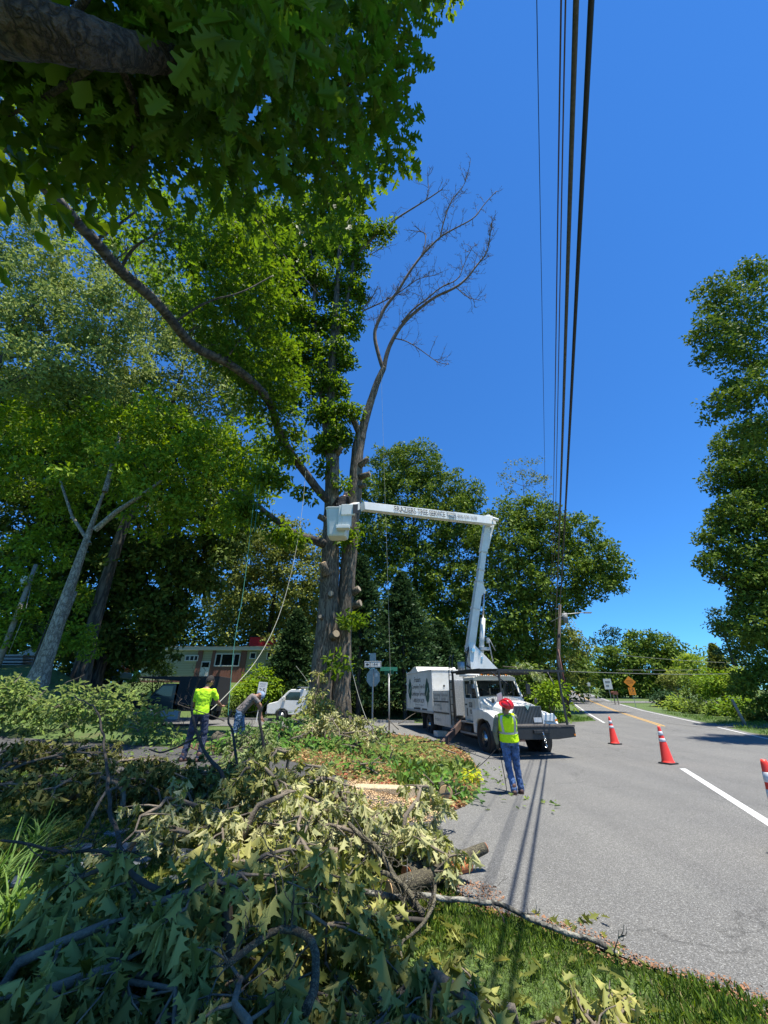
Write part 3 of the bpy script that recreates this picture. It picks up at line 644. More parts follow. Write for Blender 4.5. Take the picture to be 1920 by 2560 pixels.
# ---------------------------------------------------------------- the twin-stemmed oak being taken down
def pxpath(lst, y0=None):
    return [P(q[0], q[1], q[2]) for q in lst]
def resample(pts, n):
    L = [0]
    for a, b in zip(pts[:-1], pts[1:]): L.append(L[-1]+(b-a).length)
    out = []
    for i in range(n):
        t = L[-1]*i/(n-1); j = max(k for k in range(len(L)) if L[k] <= t+1e-9); j = min(j, len(pts)-2)
        out.append(pts[j].lerp(pts[j+1], (t-L[j])/max(1e-9, L[j+1]-L[j])))
    return out
def smooth_path(pts, k=2):
    for _ in range(k):
        o = [pts[0]]
        for a, b in zip(pts[:-1], pts[1:]): o += [a.lerp(b, .25), a.lerp(b, .75)]
        pts = o+[pts[-1]]
    return pts
def limb(mb, pts, r0, r1, inv, n=10, k=2, jit=.04, rnd=random.Random(4), pw=1.0):
    pts = [p+inv for p in smooth_path(pts, k)]; m = len(pts)
    mb.tube(pts, [r0+(r1-r0)*(i/(m-1))**pw for i in range(m)], n, True, 0, True, 1.0, jit, rnd); return pts
def twigs(mb, pts, rnd, n, L, r, up=.3, depth=2, start=.2):
    """bare recursive twigs leaving a limb"""
    m = len(pts)
    for i in range(n):
        t = start+(1-start)*rnd.random(); j = min(m-2, int(t*(m-1))); p = pts[j].lerp(pts[j+1], rnd.random())
        d = (pts[j+1]-pts[j]).normalized()
        v = (d*.9+Vector((rnd.gauss(0, 1), rnd.gauss(0, 1), rnd.gauss(up, .8)))*.75).normalized()
        l = L*rnd.uniform(.5, 1.2)*(1-.4*t); q = [p]; dd = v
        for s in range(4):
            dd = (dd+Vector((rnd.gauss(0, .28), rnd.gauss(0, .28), rnd.gauss(.1, .25)))).normalized(); q.append(q[-1]+dd*l/4)
        mb.tube(q, [r, r*.85, r*.7, r*.5, r*.3], 4, False)
        if depth > 0: twigs(mb, q, rnd, 4, l*.55, r*.62, up, depth-1, .25)
ob0 = gp(-2.25, 17.0)
oak = empty('oak_tree', ob0, 0, 'tall twin-stemmed oak being cut down, one stem leafy and one bare', 'tree'); inv = -ob0
mb = MB()
LT = pxpath([(798, 1850, 17), (799, 1795, 17), (803, 1700, 17), (815, 1600, 16.9), (822, 1500, 16.8), (826, 1400, 16.7), (828, 1300, 16.6), (830, 1230, 16.5), (832, 1140, 16.3)])
r_ = [.66, .54, .46, .46, .42, .39, .35, .33, .31]
LTs = [p+inv for p in LT]
def vtube(mb, pts, rad, n, rnd, jit=.05):
    P2 = smooth_path(pts, 2); m = len(P2); rr = np.interp(np.linspace(0, len(rad)-1, m), range(len(rad)), rad)
    mb.tube(P2, list(rr), n, True, 0, True, 1.0, jit, rnd); return P2
rn = random.Random(7)
vtube(mb, LTs, r_, 22, rn)
mb.build('trunk', OAKBARK, oak)
mb = MB()
RT = pxpath([(850, 1840, 17.3), (850, 1790, 17.2), (853, 1700, 17.1), (857, 1600, 17.1), (864, 1500, 17.0), (872, 1400, 17.0), (880, 1300, 16.9), (889, 1210, 16.8), (893, 1130, 16.7), (903, 1082, 16.6)])
vtube(mb, [p+inv for p in RT], [.62, .48, .38, .36, .35, .35, .34, .33, .30, .27], 20, rn)
limb(mb, pxpath([(903, 1095, 16.6), (893, 1070, 16.4), (880, 1045, 16.3), (868, 1030, 16.2)]), .2, .12, inv, 10)
D0 = limb(mb, pxpath([(901, 1100, 16.6), (915, 1040, 16.4), (928, 1001, 16.3), (944, 952, 16.1), (960, 919, 16)]), .25, .14, inv, 12)
mb.build('trunk', OAKBARK, oak)
mb = MB(); BR = []
def dl(pts, r0, r1): BR.append(limb(mb, pxpath(pts), r0, r1, inv, 8)); return BR[-1]
dl([(958, 922, 16), (948, 895, 15.9), (934, 838, 15.7), (944, 806, 15.6), (964, 765, 15.5), (993, 732, 15.3), (1021, 683, 15.1), (1054, 639, 15), (1078, 614, 14.9), (1103, 590, 14.8), (1139, 570, 14.7), (1188, 545, 14.6), (1208, 513, 14.5), (1241, 478, 14.4)], .12, .02)
dl([(1101, 592, 14.8), (1107, 561, 14.7), (1123, 513, 14.6), (1135, 492, 14.5), (1164, 460, 14.4), (1176, 403, 14.2)], .05, .015)
dl([(1056, 637, 15), (1066, 594, 14.9), (1058, 578, 14.9), (1038, 580, 14.9)], .035, .015)
dl([(960, 919, 16), (968, 879, 15.9), (985, 842, 15.8), (1009, 806, 15.7), (1046, 773, 15.5), (1090, 740, 15.4), (1139, 720, 15.2), (1168, 696, 15.1), (1192, 663, 15), (1217, 635, 14.9), (1225, 594, 14.8), (1229, 555, 14.7)], .13, .02)
dl([(1005, 805, 15.6), (1035, 770, 15.4), (1066, 749, 15.3), (1103, 716, 15.2), (1147, 700, 15.1), (1160, 660, 15), (1180, 620, 14.9)], .06, .015)
dl([(985, 846, 15.8), (1010, 850, 15.6), (1038, 865, 15.4), (1074, 891, 15.3), (1095, 907, 15.2), (1123, 911, 15.1)], .035, .012)
dl([(1141, 719, 15.2), (1168, 744, 15), (1196, 750, 14.9)], .03, .012)
dl([(880, 800, 16), (903, 779, 15.9), (944, 761, 15.7), (985, 740, 15.5), (1025, 712, 15.3), (1046, 696, 15.2), (1086, 688, 15)], .05, .015)
dl([(905, 775, 15.9), (930, 745, 15.7), (945, 715, 15.6)], .035, .02)
dl([(890, 640, 15.5), (935, 590, 15.3), (968, 566, 15.2), (993, 545, 15.1), (1025, 525, 15), (1066, 500, 14.8), (1107, 472, 14.6)], .09, .03)
dl([(1066, 500, 14.8), (1072, 470, 14.7), (1070, 440, 14.7)], .025, .01)
dl([(880, 650, 15.5), (920, 640, 15.3), (955, 620, 15.2), (980, 585, 15.1)], .03, .012)
rn = random.Random(19)
for i, b in enumerate(BR): twigs(mb, b, rn, [58, 26, 10, 60, 26, 14, 8, 32, 8, 10, 6, 10][i], 1.4, .016, .35, 2 if i in (0, 1, 3, 4, 7) else 1)
mb.build('bare_limbs', DEADTWIG, oak)
mb = MB()
limb(mb, pxpath([(832, 1160, 16.4), (826, 1041, 16.1), (828, 930, 15.9), (838, 800, 15.6), (846, 655, 15.3), (856, 560, 15.1), (864, 450, 14.9)]), .3, .06, inv, 12)
limb(mb, pxpath([(824, 1150, 16.4), (806, 1000, 16.1), (797, 900, 15.9), (782, 780, 15.6), (790, 690, 15.4), (770, 600, 15.2)]), .2, .04, inv, 10)
limb(mb, pxpath([(832, 880, 15.8), (878, 720, 15.5), (887, 590, 15.3), (905, 530, 15.2)]), .12, .04, inv, 8)
# the long dark limb reaching back over the camera, and the lower limb
L1 = limb(mb, pxpath([(825, 1255, 16.4), (800, 1232, 16.1), (771, 1192, 15.6), (738, 1150, 14.9), (694, 1077, 13.6), (675, 995, 12.2), (579, 908, 10.0), (482, 870, 8.8), (434, 807, 7.6), (386, 749, 6.7), (299, 677, 5.6), (231, 595, 4.7), (160, 522, 3.9), (97, 450, 3.3), (0, 340, 2.6), (-120, 200, 2.0)]), .21, .085, inv, 12, pw=.8)
L2 = limb(mb, pxpath([(812, 1360, 16.5), (791, 1352, 16.2), (738, 1338, 15.6), (675, 1290, 14.8), (622, 1246, 14.2), (575, 1222, 13.8)]), .24, .03, inv, 10)
for q in ([(434, 807, 7.6), (520, 750, 7.6), (600, 735, 7.8), (680, 690, 8.2)], [(299, 677, 5.6), (330, 620, 5.4), (380, 590, 5.4), (450, 560, 5.5)], [(97, 450, 3.3), (160, 400, 3.6), (260, 420, 4.0), (340, 430, 4.3)], [(524, 345, 4.6), (560, 420, 5.4), (610, 500, 6.6), (660, 580, 8.2), (720, 650, 11), (800, 740, 14)], [(560, 905, 9.8), (600, 850, 9.6), (640, 800, 9.6)], [(240, 600, 4.8), (300, 560, 4.8), (350, 520, 4.8)]):
    limb(mb, pxpath(q), .04, .015, inv, 6)
twigs(mb, L1[14:], random.Random(5), 30, 1.1, .014, .2, 1)
mb.build('leafy_limbs', DARKBARK, oak)  # darker than the trunk bark: the crown's shade is put into the colour
def dcl(lst): return [(D(a, b, d)+inv, r*d*.95/FOC) for a, b, d, r in lst]
c = [(p+inv, r) for p, r in pxc([(780, 520, 48, -.8), (850, 500, 50, -1), (905, 590, 36, -.7), (955, 585, 28, -.8), (760, 600, 55, -.8), (830, 600, 50), (880, 660, 38), (740, 690, 55, -.6), (820, 720, 52), (880, 740, 36), (700, 640, 50, -1), (780, 800, 52), (850, 820, 42), (880, 800, 26), (730, 800, 50, -.8), (760, 880, 50), (830, 890, 46), (865, 900, 24), (790, 950, 44), (840, 970, 38), (850, 1040, 36), (876, 1035, 24), (805, 1040, 34), (830, 1100, 34), (860, 1085, 24), (790, 1110, 26), (800, 1170, 20), (720, 1080, 26, -2), (700, 1130, 26, -2), (745, 1150, 22, -1), (700, 1200, 26, -1.5), (650, 1200, 26, -2), (760, 1240, 20), (866, 1355, 15, .2), (880, 1330, 14, .2), (884, 1545, 18, .2), (870, 1560, 14, -.3), (846, 1665, 16, -.3), (850, 1210, 16), (640, 1290, 34, -1.5), (700, 1330, 30, -1.2), (600, 1270, 36, -2), (740, 1360, 24, -.6)], 16)]
c += [(p+inv, r) for p, r in pxc([(600, 545, 55), (680, 560, 55), (555, 640, 50), (640, 650, 60), (700, 740, 52), (600, 750, 55), (660, 830, 52), (560, 870, 42), (625, 930, 44), (690, 920, 46), (725, 1000, 36), (500, 760, 40), (735, 900, 40), (460, 600, 40), (500, 680, 40)], 16.6)]
clump_leaves('crown', c, L_OAK, oak, 'mid', .22, 2.2, .5, 34, 101, puff=True)
c = [(p+inv, r) for p, r in pxc([(690, 960, 46, 12.4), (640, 930, 46, 11.5), (610, 990, 34, 11.8), (660, 1010, 36, 12.2), (720, 960, 40, 13), (590, 910, 40, 10.5), (520, 880, 26, 9.6), (700, 880, 46, 12), (640, 840, 44, 10.5), (560, 850, 50, 9.6), (500, 800, 52, 8.8), (580, 760, 54, 9), (660, 760, 50, 10), (690, 690, 50, 10), (620, 660, 54, 8.5), (540, 690, 48, 8), (450, 760, 34, 8), (700, 1030, 36, 12.8), (680, 1090, 26, 13.5), (660, 590, 50, 9), (590, 570, 54, 7.5), (520, 590, 44, 7)], 0)]
clump_leaves('crown', c, L_OAK, oak, 'oak', .18, 2.4, .32, 9, 102)
c = [(p+inv, r) for p, r in pxc([(420, 690, 44, 6.6), (360, 620, 48, 5.8), (450, 610, 50, 5.9), (300, 560, 46, 5), (390, 530, 56, 5), (480, 520, 60, 5.5), (240, 500, 48, 4.4), (180, 430, 52, 3.8), (290, 440, 54, 4.2), (140, 340, 50, 3.3), (20, 270, 55, 2.8), (350, 700, 28, 6.6), (210, 610, 16, 5), (560, 470, 56, 5.6)], 0)]
clump_leaves('crown', c, L_NEAR, oak, 'oak', .14, 1.25, .2, 7, 103, flat=.7)
# sawn stubs, each with a pale ring of fresh wood
STUBEND = mat('old_cut_face', (.27, .22, .16), .85, var=.3, scale=30)
for (px, py, y, dx, dy, dz, L, r, fresh) in [(813, 1430, 16.3, -.3, -.4, .85, .42, .17, 1), (827, 1486, 16.38, .1, -1, .1, .12, .13, 0), (803, 1543, 16.4, -.3, -1, .1, .1, .09, 0), (835, 1588, 16.5, .6, -1, .2, .22, .16, 0), (884, 1480, 16.9, 1, -.5, .5, .3, .14, 0), (886, 1512, 16.95, 1, -.4, .2, .3, .15, 0), (846, 1130, 16.1, .6, -.6, .6, .3, .13, 1), (837, 1207, 16.15, .2, -1, .1, .1, .1, 0), (812, 1298, 16.4, -.9, -.5, .3, .32, .13, 0), (905, 1160, 16.5, .8, -.3, .7, .4, .13, 1), (908, 1190, 16.5, 1, -.3, .2, .35, .13, 0), (810, 1450, 16.5, -1, -.4, .1, .25, .08, 0),  (905, 1215, 16.6, 1, -.3, .2, .2, .1, 0)]:
    p = P(px, py, y)+inv; d = Vector((dx, dy, dz)).normalized(); s = MB()
    s.tube([p-d*.15, p+d*L*.6, p+d*L], [r*1.25, r*1.02, r], 12, True, 0, True, 1, .05, random.Random(px))
    st = s.build('cut_stub', OAKBARK, oak)
    s = MB(); s.tube([p+d*(L+.002), p+d*(L+.012)], [r*.88, r*.86], 14); s.build('cut_face', WOODCUT if fresh else STUBEND, st)
# ---------------------------------------------------------------- near oak overhead
nb = gp(-6.5, -3.0)
nk = empty('oak_tree', nb, 0, 'near oak hanging its lobed leaves and a thick limb into the top left corner', 'tree'); inv = -nb
mb = MB()
LB = [Vector((-6.5, -3.0, 3.5)), Vector((-5.5, -1.8, 5.0)), Vector((-4.3, -.2, 5.6))]+[D(*q) for q in [(-260, 40, 4.4), (-40, 50, 3.3), (120, 78, 3.1), (270, 118, 3.3), (420, 150, 4.3), (560, 170, 4.6), (700, 210, 5.0), (820, 260, 5.5), (900, 330, 6)]]
limb(mb, LB, .21, .03, inv, 24, 3, .08, pw=.6)
mb.tube([Vector((0, 0, -.3)), Vector((0, 0, 1.2)), Vector((.05, .05, 3)), Vector((0, .1, 6)), Vector((-.1, 0, 9)), Vector((0, 0, 12))], [.7, .5, .45, .4, .3, .1], 16)
for q, r in (([(420, 150, 4.3), (500, 230, 4.4), (560, 330, 4.8), (600, 450, 5.4), (660, 560, 6.4)], .035), ([(560, 170, 4.6), (640, 90, 4.2), (720, 20, 3.9)], .03), ([(700, 210, 5), (760, 300, 5.4), (830, 400, 5.8), (880, 500, 6.2)], .03), ([(270, 118, 4), (200, 190, 4.2), (120, 240, 4.6), (20, 290, 5)], .03), ([(820, 260, 5.5), (900, 180, 5.4), (980, 120, 5.5)], .025), ([(270, 118, 4.0), (330, 220, 4.2), (350, 330, 4.5), (300, 420, 5)], .03), ([(160, 90, 3.9), (180, 40, 3.6), (230, -20, 3.4)], .04)):
    limb(mb, [D(*z) for z in q], r, .008, inv, 6)
mb.build('limb', LIMBBARK, nk)
near = [(60, 190, 5.0, 80), (170, 260, 4.9, 75), (60, 300, 5.4, 42), (260, 230, 4.6, 100), (360, 320, 5.0, 70), (290, 380, 5.4, 36), (400, 60, 4.4, 95), (430, 240, 4.3, 110), (480, 340, 4.6, 68), (545, 430, 5.2, 52), (560, 230, 4.0, 115), (600, 90, 3.7, 110), (630, 330, 4.6, 85), (680, 230, 4.4, 110), (700, 430, 5.4, 70), (760, 120, 4.0, 110), (770, 330, 5.2, 95), (840, 230, 5.0, 95), (790, 490, 6.2, 65), (880, 100, 5.0, 95), (960, 60, 5.6, 70), (970, 180, 5.8, 62), (900, 330, 5.8, 85), (960, 290, 6.0, 45), (960, 400, 6.2, 45), (900, 450, 6.4, 62), (880, 530, 6.8, 42), (830, 560, 7, 36), (990, 20, 5.6, 50), (590, 20, 2.9, 90), (700, 30, 3.4, 90), (820, 20, 4.2, 90), (330, 0, 4.4, 80), (130, -20, 4.6, 90), (30, 130, 5.6, 50), (640, 520, 5.8, 50), (740, 540, 6.2, 50), (220, 330, 5.3, 55), (450, 140, 4.6, 80), (330, 150, 5.0, 70)]
shade_layer = [(p+sv*k_, r_*1.25) for (p, r_), q_ in zip(dcl(near), near) if q_[0] < 700 for k_ in (1.7,)]
clump_leaves('crown', shade_layer, L_NEAR, nk, 'mid', .17, .3, .3, 9, 113)  # extra leaf layer added on the sun side to darken the near leaves
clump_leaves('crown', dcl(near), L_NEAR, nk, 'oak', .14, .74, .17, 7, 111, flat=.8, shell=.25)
# unseen leaf clumps added out of frame to shade the near brush and leaves
rs = np.random.RandomState(5); up = []
for q in [(-4.5, .5, 6.5), (-3.4, 1.2, 5.8), (-2.4, .9, 6.3), (-1.7, 1.1, 6.0), (-1.2, -.2, 7.0), (-5.8, .4, 7.5), (-2.0, -.2, 7.2), (-3.2, -.5, 7.6), (-6.6, -1.5, 8), (-4.6, -1.6, 8.4), (-6.5, -3.5, 10), (-8, -2, 9), (-4.8, -.6, 7.0)]:
    up.append((Vector(q)+inv, (.95, .95, .6)))
for (p, r_), q_ in zip(dcl(near), near):
    if q_[0] < 930 and rs.rand() < .3: up.append((p+sv*(9.5+rs.rand()*2), (r_*1.5, r_*1.5, r_)))
for tx in np.arange(-5.5, .4, .8):
    for ty in np.arange(1.4, 3.9-.12*tx*0, .8):
        if ty < 3.3 and rs.rand() < .8: up.append((Vector((tx+rs.uniform(-.3, .3), ty+rs.uniform(-.3, .3), 0))+sv*(16.5+rs.rand()*2)+inv, (.62, .62, .45)))
for tx, ty in [(-6.4, 6.6), (-5.6, 7.2), (-5.2, 6.2), (-4.6, 7.0), (-4.0, 6.3), (-3.4, 6.9), (-3.0, 6.0), (-2.6, 7.0), (-7, 7.6), (-2.3, 5.6), (-3.4, 5.4), (-4.3, 5.4), (-2.2, 6.5)]:
    up.append((Vector((tx, ty, 0.5))+sv*(21.5+rs.rand())+inv, (.75, .75, .5)))
clump_leaves('crown', up, L_OAK, nk, 'mid', .2, 1.2, .3, 9, 112)
mb = MB(); rn = random.Random(12); mb.tube([Vector((0, 0, 8)), Vector((.3, .3, 13)), Vector((.8, .9, 17)), Vector((1.2, 1.5, 21))], [.34, .26, .18, .06], 10)
for p, r_ in up[::3]:
    h_ = max(4, min(19, p.z-(Vector((p.x, p.y, 0)).length)*.5)); mb.tube(curve_pts((.02*h_, .03*h_, h_), p, 6, rn, .05), [.09, .08, .07, .055, .04, .03, .01], 6, False)
mb.build('added_upper_limbs', DARKBARK, nk)  # limbs added to hold up the unseen shading clumps
# ---------------------------------------------------------------- people
def rings(mb, R_, n=14, closed=True):
    """R_: list of (centre, ax vector, ay vector)"""
    vs = []; k = len(R_)
    for c, ax, ay in R_:
        for j in range(n):
            a = 2*math.pi*j/n; vs.append(Vector(c)+Vector(ax)*math.cos(a)+Vector(ay)*math.sin(a))
    fs = [(i*n+j, i*n+(j+1) % n, (i+1)*n+(j+1) % n, (i+1)*n+j) for i in range(k-1) for j in range(n)]
    if closed: fs += [list(range(n))[::-1], [(k-1)*n+j for j in range(n)]]
    mb.add(vs, fs, 0, True)
def cap(mb, a, b, ra, rb, n=12):
    a = Vector(a); b = Vector(b); t = (b-a).normalized() if (b-a).length > 1e-6 else Vector((0, 0, 1)); u = t.orthogonal().normalized(); v = t.cross(u)
    R_ = []
    for k in range(4): s = math.pi/2*(k+.35)/4.35; R_.append((a-t*ra*math.cos(s), u*ra*math.sin(s), v*ra*math.sin(s)))
    R_ += [(a, u*ra, v*ra), (b, u*rb, v*rb)]
    for k in range(4)[::-1]: s = math.pi/2*(k+.35)/4.35; R_.append((b+t*rb*math.cos(s), u*rb*math.sin(s), v*rb*math.sin(s)))
    rings(mb, R_, n)
def ell(mb, c, ax, ay, az):
    R_ = []
    for k in range(9): s = math.pi*(k+.2)/8.4; R_.append((Vector(c)-Vector(az)*math.cos(s), Vector(ax)*math.sin(s), Vector(ay)*math.sin(s)))
    rings(mb, R_, 14)
def fuse(mb, name, m, parent, vox=.012, it=6, disp=0.0):
    o = mb.build(name, m)
    r = o.modifiers.new('r', 'REMESH'); r.mode = 'VOXEL'; r.voxel_size = vox
    s = o.modifiers.new('s', 'SMOOTH'); s.factor = .5; s.iterations = it
    if disp:
        tx = bpy.data.textures.new('folds', 'CLOUDS'); tx.noise_scale = .07
        d = o.modifiers.new('d', 'DISPLACE'); d.texture = tx; d.strength = disp; d.mid_level = .5; d.texture_coords = 'LOCAL'
    bpy.context.view_layer.update(); dg = bpy.context.evaluated_depsgraph_get()
    me = bpy.data.meshes.new_from_object(o.evaluated_get(dg)); bpy.data.objects.remove(o)
    me.name = name; me.polygons.foreach_set('use_smooth', np.ones(len(me.polygons), bool))
    p = bpy.data.objects.new(name, me); COL.objects.link(p); p.parent = parent
    if not me.materials: me.materials.append(m)
    return p
SKIN = mat('skin', (.36, .19, .12), .55, var=.12, scale=20)
SKIN2 = mat('tan_skin', (.28, .14, .085), .55, var=.12, scale=20)
def cloth(name, col, var=.12, bump=.5, rough=.85, scale=9): return mat(name, col, rough, var=var, scale=scale, bump=bump, bscale=26, spec=.2)
JEAN = cloth('faded_denim', (.075, .13, .26), .55, .9, scale=12); JEAN2 = cloth('dark_denim', (.035, .045, .08), .4, .9); JEAN3 = cloth('light_denim', (.13, .2, .3), .4, .9)
HIVIS = cloth('high_visibility_yellow', (.62, .90, .015), .06, .5); REFL = mat('reflective_tape', (.42, .43, .42), .35, metal=.3)
OLIVE = cloth('grey_green_shirt', (.16, .17, .13), .2); GREYS = cloth('grey_shirt', (.17, .15, .145), .15); BLK = cloth('black_jacket', (.018, .017, .018), .2)
BOOT = mat('brown_boot', (.10, .05, .035), .6, var=.2); SOLE = mat('boot_sole', (.05, .025, .02), .8)
HAIR = mat('dark_hair', (.015, .012, .01), .7, bump=1, bscale=90); REDH = mat('red_helmet_shell', (.70, .015, .02), .22, coat=.5); BLUEC = cloth('blue_cap', (.2, .27, .38), .3)
GLOVE = cloth('dark_glove', (.06, .06, .055), .3)
def hand(mb, w_, d, pn, s=1.0, curl=.6, side=1):
    """w_ wrist, d pointing direction, pn palm normal; five curled fingers and a thumb from the palm's side"""
    d = Vector(d).normalized(); pn = Vector(pn); pn = (pn-d*pn.dot(d)).normalized(); x = d.cross(pn)*side; w_ = Vector(w_)
    k = w_+d*.085*s
    for i in range(4): cap(mb, w_+d*.01*s+x*(i-1.5)*.014*s, k+x*(i-1.5)*.02*s, .015*s, .0125*s, 8)
    for i, L in enumerate((.062, .072, .067, .052)):
        p = k+x*(i-1.5)*.021*s; dd = d.copy()
        for j, l in enumerate((.45, .32, .23)):
            dd = (dd+pn*curl*(.55+.35*j)).normalized(); q = p+dd*L*l*s*1.25; cap(mb, p, q, (.0105-.001*j)*s, (.0095-.001*j)*s, 7); p = q
    p = w_+d*.03*s-x*.03*s; dd = (d*.6-x*.8+pn*.4).normalized(); q = p+dd*.04*s; cap(mb, p, q, .014*s, .0115*s, 8)
    dd = (dd+pn*.5+d*.4).normalized(); cap(mb, q, q+dd*.032*s, .011*s, .009*s, 8)
def person(label, loc, J, shirt, pants, skin, sleeve=.95, collar=.0, grp=None, vest=False, head='hair', face=(0, 1, 0), glove=False, curl=.9, boots=(BOOT, SOLE), legs=True):
    """J: joints relative to loc. The body is one fused skin surface; clothes are its children."""
    root = empty('person', loc, 0, label, 'person', grp)
    J = {k: Vector(v) for k, v in J.items()}; f = Vector(face).normalized()
    lat = (J['shr']-J['shl']).normalized(); sp = (J['neck']-J['hip']).normalized(); fr = sp.cross(lat).normalized()
    hl = (J['hpr']-J['hpl']).normalized()
    def torso(mb, inf, lo=0.0, hi=1.0, band=False):
        prof = [(-.16, .155, .115), (-.02, .168, .125), (.15, .163, .118), (.35, .150, .108), (.55, .165, .112), (.75, .183, .118), (.9, .178, .108), (1.0, .115, .085), (1.06, .07, .07)]
        R_ = []
        for t in np.linspace(lo, hi, 3 if band else 12):
            a = np.interp(t, [p[0] for p in prof], [p[1] for p in prof])+inf; b = np.interp(t, [p[0] for p in prof], [p[2] for p in prof])+inf
            c = J['hip'].lerp(J['neck'], t)+sp.cross(lat)*0; l = hl.lerp(lat, max(0, min(1, t))).normalized()
            if t < 0: c = J['hip']+(J['neck']-J['hip'])*t
            R_.append((c, l*a, sp.cross(l)*b))
        rings(mb, R_, 20, not band)
    hx = lat*1; up = (J['head']-J['neck']).normalized(); hx = f.cross(up).normalized(); fw = up.cross(hx).normalized()
    b = MB(); torso(b, -.012, -.1, 1.05)
    cap(b, J['neck']-sp*.03, J['head']-up*.04, .058, .052)
    h = J['head']; ell(b, h+up*.02, hx*.078, fw*.097, up*.115); ell(b, h-up*.055+fw*.02, hx*.056, fw*.068, up*.06)
    cap(b, h+fw*.088+up*.012, h+fw*.112-up*.018, .010, .015, 8); ell(b, h+fw*.088-up*.05, hx*.024, fw*.012, up*.009)
    for s in (-1, 1):
        ell(b, h+hx*.08*s-fw*.008-up*.002, hx*.012, fw*.02, up*.032); ell(b, h+fw*.082+hx*.032*s+up*.022, hx*.018, fw*.012, up*.012)
    for s in 'lr':
        cap(b, J['sh'+s], J['el'+s], .047, .038); cap(b, J['el'+s], J['wr'+s], .038, .027)
        d = J.get('hd'+s, J['wr'+s]-J['el'+s]); pn = J.get('pn'+s, fr)
        hand(b, J['wr'+s], d, pn, 1.0, curl, 1 if s == 'l' else -1)
        if legs: cap(b, J['hp'+s], J['kn'+s], .075, .052); cap(b, J['kn'+s], J['an'+s], .05, .036)
    fuse(b, 'body', skin, root, .009, 4)
    c = MB(); torso(c, .012, -.05 if not vest else .1, 1.0)
    for s in 'lr':
        cap(c, J['sh'+s], J['sh'+s].lerp(J['el'+s], min(1, sleeve)), .068, .06 if sleeve < 1 else .054)
        cap(c, J['sh'+s]-sp*.02, J['neck']-sp*.03, .06, .055)
        if sleeve > 1: cap(c, J['el'+s], J['el'+s].lerp(J['wr'+s], .93), .052, .042)
    fuse(c, 'shirt', shirt, root, .011, 3, .022)
    if legs:
        c = MB(); torso(c, .006, -.14, .14)
        for s in 'lr':
            cap(c, J['hp'+s], J['kn'+s], .098, .072); cap(c, J['kn'+s], J['an'+s], .072, .062)
            cap(c, J['an'+s], J['an'+s]+Vector((0, 0, .03)), .066, .066)
        fuse(c, 'trousers', pants, root, .011, 3, .032)
        for s in 'lr':
            fd = J.get('ft'+s, Vector((f.x, f.y, 0)).normalized()); a = J['an'+s]; gz_ = a.z-.075
            c = MB(); a0 = Vector((a.x, a.y, gz_)); cap(c, a0+Vector((0, 0, .055))-fd*.03, a0+Vector((0, 0, .045))+fd*.13, .052, .048); cap(c, a0+Vector((0, 0, .06)), a0+Vector((0, 0, .16)), .055, .055)
            bt = fuse(c, 'boot', boots[0], root, .01, 3)
            c = MB(); x = fd.cross(Vector((0, 0, 1))); ol = [(-.085, -.03), (-.085, .03), (-.03, .045), (.10, .055), (.16, .04), (.18, 0), (.16, -.04), (.10, -.055), (-.03, -.045)]
            vs = [a0+fd*p+x*q+Vector((0, 0, z)) for z in (0, .028) for p, q in ol]; n = len(ol)
            c.add(vs, [list(range(n)), list(range(n, 2*n))[::-1]]+[(i, n+i, n+(i+1) % n, (i+1) % n) for i in range(n)]); c.build('sole', boots[1], bt)
    if glove:
        for s in 'lr':
            c = MB(); d = J.get('hd'+s, J['wr'+s]-J['el'+s]).normalized(); hand(c, J['wr'+s], d, J.get('pn'+s, fr), 1.16, curl, 1 if s == 'l' else -1); cap(c, J['wr'+s]-d*.04, J['wr'+s]+d*.02, .036, .034)
            fuse(c, 'glove', GLOVE, root, .008, 3)
    if vest:
        c = MB(); torso(c, .036, -.02, .97)
        for s in 'lr': cap(c, J['sh'+s].lerp(J['neck'], .25), J['neck']-sp*.03, .07, .07)
        v = fuse(c, 'vest', HIVIS, root, .012, 4, .018)
        c = MB(); torso(c, .047, .30, .37, True); c.build('reflective_stripe', REFL, v)
        for s in (-1, 1):
            c = MB(); pts = []
            for t in np.linspace(.37, 1.0, 9):
                a = np.interp(t, [.37, .75, .9, 1], [.150, .183, .178, .13])+.047; bb = np.interp(t, [.37, .75, .9, 1], [.108, .118, .108, .085])+.048
                k = .62; pts.append(J['hip'].lerp(J['neck'], t)+lat*a*k*s-fr*bb*math.sqrt(1-k*k))
            vs = []
            for p in pts: vs += [p-lat*.024, p+lat*.024]
            c.add(vs, [(2*i, 2*i+1, 2*i+3, 2*i+2) for i in range(8)], 0, True); c.build('reflective_stripe', REFL, v)
        c = MB(); p0 = J['neck']-sp*.0; ell(c, J['neck']-sp*.055-fr*.105, lat*.062, fr*.035, sp*.075); fuse(c, 'collar', cloth('green_lining', (.12, .3, .02)), v, .01, 2)
    if head == 'hair':
        c = MB(); ell(c, h+up*.035-fw*.014, hx*.086, fw*.098, up*.11); cap(c, h-fw*.075, h-fw*.06-up*.06, .03, .025); fuse(c, 'hair', HAIR, root, .009, 2)
    elif head == 'helmet':
        c = MB(); hc = h+up*.045-fw*.005
        R_ = [(hc+up*.125*math.sin(a), hx*.118*math.cos(a), fw*.142*math.cos(a)) for a in np.linspace(0, 1.48, 9)]; rings(c, R_, 26)
        hm = c.build('helmet', REDH, root)
        c = MB(); R_ = [(hc-up*.012+fw*.02, hx*.128, fw*.165), (hc+up*.004+fw*.02, hx*.128, fw*.165), (hc+up*.01, hx*.117, fw*.141)]; rings(c, R_, 26); c.build('brim', REDH, hm)
